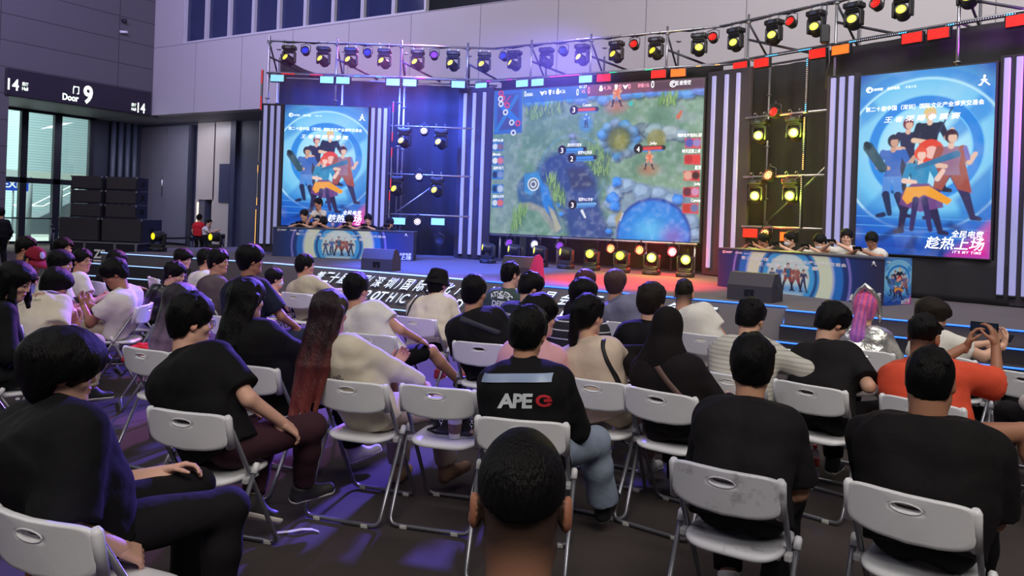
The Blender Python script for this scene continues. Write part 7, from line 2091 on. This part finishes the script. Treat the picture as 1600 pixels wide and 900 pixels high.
for key, px, py, label, kw in (
    ('l1', 475, 327, 'player in black with a phone, leftmost at the left desk', dict(hp=.35, hy=-.3, top=T(CB), skin='fair')),
    ('l2', 505, 339, 'player with head bowed low in front of the standing man', dict(hp=.75, top=T(CB2), hair=H('bowl', vol=.024))),
    ('l3', 546, 336, 'player in black in the middle of the left desk', dict(hp=.5, hy=.25, top=T(CB), skin='fair', hair=H('mop', vol=.024))),
    ('l4', 575, 334, 'broad player in black, second from the right at the left desk', dict(hp=.35, top=T(CB), skin='pink', build=1.15)),
    ('l5', 609, 340, 'player with a dark cap, rightmost at the left desk', dict(hp=.30, top=L(CNAVY), skin='pink'))):
    kw.setdefault('hair', SH(vol=.02))
    player(key, label, LP, LQ, desk_t(LP, LQ, px, .88), .88, (px, py), 'dark stool behind the left desk', bottom=L(CB), **kw)
for key, px, py, label, kw in (
    ('r1', 1192, 364, 'player in a patterned shirt, leftmost at the right desk', dict(hp=.45, hy=-.2, top=T(mat('patterned cloth', (150, 140, 136), rough=.85, noise=.8, nscale=38)), skin='tan')),
    ('r2', 1234, 361, 'player in black with a mask, second from the left at the right desk', dict(hp=.2, hy=-.5, top=T(CB), skin='fair')),
    ('r3', 1280, 365, 'player in white with a mask and bowed head at the middle of the right desk', dict(hp=.5, hy=-.3, top=T(CW), skin='fair')),
    ('r4', 1323, 357, 'player in white holding up a phone, second from the right at the right desk', dict(hp=.2, hy=.5, top=T(CW), skin='fair', lh=('at', (-.07, .33, .84), (-.7, -.1, -.3)), rh=('at', (.07, .33, .84), (.7, -.1, -.3)))),
    ('r5', 1362, 362, 'player in white looking down, rightmost at the right desk', dict(hp=.5, hy=.35, top=T(CW), skin='tan', build=1.1))):
    kw.setdefault('hair', SH(vol=.022))
    player(key, label, RP, RQ, desk_t(RP, RQ, px, 1.02), 1.02, (px, py), 'dark stool behind the right desk', bottom=L(CB), **{'res': .014, **kw})
for k in ('r2', 'r3'): mask(k)
glasses('r2')
for k, lab in (('l1', 'leftmost'), ('l3', 'middle'), ('l4', 'broad'), ('l5', 'capped')): phone(k, 'phone in the hands of the %s player at the left desk' % lab, off=(0, .07, .04), tilt=.5)
for k, lab in (('r1', 'patterned shirt'), ('r2', 'masked black shirt'), ('r3', 'bowed masked'), ('r4', 'upright white shirt'), ('r5', 'rightmost white shirt')): phone(k, 'phone in the hands of the %s player at the right desk' % lab, off=(0, .07, .04), tilt=.5)
b = MB(); T_ = headM('l5') @ Matrix.Translation((0, -.012, .035)); b.lathe([(0, .115), (.05, .105), (.09, .07), (.106, .02), (.106, 0), (.1, 0)], 20, T_); b.box(T_ @ V3((0, .12, .01)), (.13, .10, .012), rot=Matrix(np.array(PEOPLE['l5']['Rh']).tolist())); part('l5', 'cap', CNAVY, b)
u, v = on_desk(LP, LQ, desk_t(LP, LQ, 497, 1.04), 1.04)
person('staff', 'standing man in a dark vest over a white shirt behind the left desk', (u, v), math.radians(200), (497, 309), base_z=ST, stand=True, s=.80, hp=.25, hy=-.35, skin='mid', hair=SH(vol=.02), top=T(CW), bottom=L(CB), lh=('at', (-.12, .30, .82)), rh=('at', (.12, .30, .82)), res=.016)
I = PEOPLE['staff']; F = Field(*bbox([I['P'], I['C7'], I['Sh'][1], I['Sh'][-1]], .16), .014); g = .8
for sd in (-1, 1):
    x = sd * .075 * g
    F.cone(I['P'] + I['right'] * x, I['Lu'] + I['right'] * x, .125 * g, .122 * g, k=.05, flat=(I['fwd'], .92)); F.cone(I['Lu'] + I['right'] * x, I['Ch'] + I['right'] * x * 1.1, .122 * g, .132 * g, k=.05, flat=(I['fwd'], .9)); F.cone(I['Ch'] + I['right'] * x * 1.1, I['C7'] - I['spn'] * .05 + I['right'] * sd * .09, .125 * g, .07 * g, k=.04)
F.cone(I['C7'] + I['fwd'] * .16 + I['spn'] * .02, I['Ch'] + I['fwd'] * .17 - I['spn'] * .03, .075, .03, k=.02, op='s'); F.plane(I['C7'] - I['spn'] * .01, I['spn'])
v_, f_ = F.mesh(); vest = part('staff', 'vest', CNAVY, np_mesh('vest', v_, f_))
PEOPLE['staff_v'] = {**I, 'shirt': vest, 'shirt_vf': (v_, f_), 'fwd': -I['fwd'], 'right': -I['right']}
decal('staff_v', strip_grid(.26, .03, 24, 1), 'reflective_band', -.10, 0, M_PRW)
person('redshirt', 'person in a red shirt seen from behind at the passage doorway', plan(312, 27.5), math.radians(30), (312, 334), stand=True, s=.86, hp=.1, skin='mid', hair=SH(vol=.02), top=T(CRED), bottom=L(CB), lh=('hang',), rh=('hang',), res=.02)
person('whiteblouse', 'woman in a white blouse beside the red shirt at the passage', plan(328, 27.0), math.radians(-70), (327, 341), stand=True, s=.84, hp=.25, female=True, skin='fair', hair=H('bun', vol=.014), top=T(CW), bottom=L(CB), lh=('at', (-.06, .28, .95)), rh=('at', (.06, .28, .95)), res=.02)
person('doorman', 'person in dark clothes standing by the glass entrance at the left edge', plan(0, 20), math.radians(80), (1, 324), stand=True, s=.92, skin='mid', hair=SH(vol=.02), top=L(CB), bottom=L(CB), lh=('hang',), rh=('hang',), res=.02)

# ---------------------------------------------------------------- small things
def bottle(loc, rot, label, capc, liquid=None):
    r = empty('water_bottle', loc, 0, label, 'bottle'); r.rotation_euler = rot
    b = MB(); b.lathe([(.012, 0), (.030, .002), (.033, .012), (.033, .05), (.030, .058), (.033, .066), (.033, .10), (.030, .108), (.033, .116), (.033, .145), (.028, .168), (.013, .188), (.013, .20)], 18); obj('bottle_body', b, mat('clear bottle', (225, 228, 245), rough=.06, trans=.9), r)
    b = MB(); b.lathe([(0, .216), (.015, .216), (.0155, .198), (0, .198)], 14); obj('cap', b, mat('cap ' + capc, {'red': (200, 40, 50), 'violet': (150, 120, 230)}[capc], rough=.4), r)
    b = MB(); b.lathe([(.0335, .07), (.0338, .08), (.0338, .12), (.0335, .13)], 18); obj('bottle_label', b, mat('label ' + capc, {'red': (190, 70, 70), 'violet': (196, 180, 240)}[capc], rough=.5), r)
    return r
x, y, _ = at_z(1272, 743, 5.45); bottle((x, y, .002), (0, 0, 0), 'clear bottle with a red cap standing on the floor', 'red')
x, y, _ = at_z(36, 658, 6.1); bottle((x, y, .036), (math.pi / 2, 0, math.radians(-60)), 'clear bottle lying on the carpet at the left', 'violet')  # purple light on it is put into the violet cap and label colours
x, y = on_desk(LP, LQ, desk_t(LP, LQ, 520, .2), .2); bottle((x, y, ST + .682), (0, 0, 0), 'small bottle standing on the left desk', 'violet')
# cup and handbag on the empty chair
cu, cv, cd = B(-2.52, 3.51, 16); cr = math.radians(cd)
def on_chair(a, b_): return cu + a * math.cos(cr) - b_ * math.sin(cr), cv + a * math.sin(cr) + b_ * math.cos(cr)
x, y = on_chair(.05, -.06)
c = empty('coffee_cup', (x, y, .464), 0, 'white paper coffee cup with a patterned brown sleeve', 'cup')
b = MB(); b.lathe([(0, 0), (.030, 0), (.031, .003), (.044, .118), (.046, .120), (.046, .124), (0, .124)], 24); obj('cup', b, mat('cup paper', (226, 222, 214), rough=.6), c)
b = MB(); b.lathe([(.0335, .028), (.0345, .03), (.0410, .085), (.0400, .087)], 24); obj('sleeve', b, mat('cup sleeve', (122, 96, 80), rough=.8, noise=.55, nscale=60, stretch=(1, 1, .25)), c)
b = MB(); b.lathe([(.047, .120), (.049, .124), (.049, .131), (.043, .134), (.041, .148), (.036, .149), (.035, .143), (0, .143)], 24); obj('lid', b, mat('cup lid', (236, 234, 230), rough=.4), c)
x, y = on_chair(.03, .075)
h = empty('handbag', (x, y, .470), cr, 'black quilted handbag with silver chain lying behind the cup', 'handbag')
M_QB = mat('quilted black leather', (20, 19, 24), rough=.35)
F = Field((-.19, -.10, -.01), (.19, .12, .20), .008); F.cone((-.11, .02, .06), (.11, .02, .06), .075, .075, k=.02); F.cone((-.09, .02, .11), (.09, .02, .11), .06, .06, k=.05); F.plane((0, 0, .0), (0, 0, -1)); F.ripple(.003, (75, 75, 75), .3)
v_, f_ = F.mesh(); obj('bag_body', np_mesh('bag_body', v_, f_), M_QB, h)
for s in (-.09, .10):
    b = MB()
    for k in range(6): b.tube([(s + .010 * math.cos(q) * (k % 2 == 0) + .004 * math.cos(q) * (k % 2), -.062 - .010 * math.cos(q) * (k % 2), .125 - k * .016 + .010 * math.sin(q)) for q in [2 * math.pi * i / 10 for i in range(11)]], .0024, 5, caps=False)
    obj('chain', b, mat('silver chain', (220, 220, 225), rough=.2, metal=1), h)
b = MB(); b.tube([(-.12, -.05, .02), (-.16, -.09, .012), (-.10, -.13, .010), (.0, -.12, .010), (.10, -.11, .010), (.15, -.06, .02)], .009, 8); obj('handle', b, M_QB, h)
b = MB(); b.box((0, -.058, .13), (.05, .02, .03), bev=.008); obj('clasp', b, mat('silver chain'), h)
x, y = on_chair(.165, -.02); b = MB(); rg = random.Random(3)
for i in range(4): b.tube([(rg.uniform(-.02, .02), rg.uniform(-.02, .02), .006 + .012 * i), (rg.uniform(-.04, .04), rg.uniform(-.03, .03), .012 + .012 * i), (rg.uniform(-.02, .02), rg.uniform(-.02, .02), .018 + .012 * i)], .012, 6)
o = tag(obj('crumpled_wrapper', b, mat('gold wrapper', (214, 184, 140), rough=.4, metal=.3)), 'crumpled gold wrapper beside the handbag on the empty chair', 'wrapper'); o.location = (x, y, .475)
# litter, belongings
b = MB(); pts = [(-.10, -.03, .004), (-.04, .01, .012), (0, .05, .02), (.03, .10, .01), (.07, .11, .004)]; x, y, _ = at_z(460, 838, 4.13)
vs = [V3(p) + V3((s * .012, s * -.006, z_)) for z_ in (0, .003) for p in pts for s in (-1, 1)]; n = len(pts)
fs = [(l * 2 * n + 2 * i, l * 2 * n + 2 * i + 1, l * 2 * n + 2 * i + 3, l * 2 * n + 2 * i + 2) for l in (0, 1) for i in range(n - 1)] + [(2 * i + s, 2 * i + 2 + s, 2 * n + 2 * i + 2 + s, 2 * n + 2 * i + s) for i in range(n - 1) for s in (0, 1)]
b.add(vs, fs); o = tag(obj('paper_scrap', b, mat('paper', (220, 218, 214), rough=.8)), 'curled white paper scrap on the carpet', 'paper'); o.location = (x, y, .0)
x, y, _ = at_z(10, 735, 2.75)
g = empty('tote_bag', (x, y, 0), .5, 'brown leather bag with an arched handle at the left edge', 'bag')
b = MB(); b.box((0, 0, .17), (.30, .14, .34), bev=.03); obj('bag_body', b, mat('brown leather', (134, 78, 44), rough=.5), g)
b = MB(); b.tube([(-.10, 0, .33), (-.09, 0, .48), (0, 0, .54), (.09, 0, .48), (.10, 0, .33)], .011, 8); obj('handle', b, mat('brown leather'), g)
x, y = plan(246, 6.75); a = math.radians(150); F = Field((-.30, -.34, .30), (.30, .30, .75), .013)
F.cone((-.14, .0, .50), (.14, .02, .50), .05, .06, k=.03, flat=((0, 0, 1), .6)); F.cone((-.10, .12, .50), (.12, .14, .48), .05, .05, k=.04, flat=((0, 0, 1), .6)); F.cone((.1, .1, .5), (.16, .20, .40), .045, .035, k=.03); F.cone((-.1, .1, .5), (-.02, .22, .42), .045, .03, k=.03); F.ripple(.006, (30, 26, 33), .4)
v_, f_ = F.mesh(); jk = tag(obj('jacket', np_mesh('jacket', v_, f_), cloth_mat('bright red', (214, 40, 44))), 'red and white jacket thrown on a folding chair', 'jacket'); jk.location = (x, y, .0); jk.rotation_euler = (0, 0, a)
b = MB(); b.tube([(-.16, -.04, .54), (-.02, -.05, .55), (.13, -.04, .555)], .014, 8); obj('white_stripe', b, CW, jk)
# ---------------------------------------------------------------- thin stage haze
def haze_mat():
    m = bpy.data.materials.new('stage haze'); m.use_nodes = True; nt = m.node_tree
    for n in list(nt.nodes):
        if n.type != 'OUTPUT_MATERIAL': nt.nodes.remove(n)
    out = [n for n in nt.nodes][0]
    v = nt.nodes.new('ShaderNodeVolumeScatter'); v.inputs['Density'].default_value = .0048; v.inputs['Anisotropy'].default_value = .55; v.inputs['Color'].default_value = (1, 1, 1, 1)
    nt.links.new(v.outputs[0], out.inputs['Volume']); return m
b = MB(); b.box((-6.5, 15.05, 3.0), (20.0, 7.3, 4.6)); tag(obj('stage_haze', b, haze_mat()), 'thin smoke haze hanging over the stage', 'haze', kind='stuff')
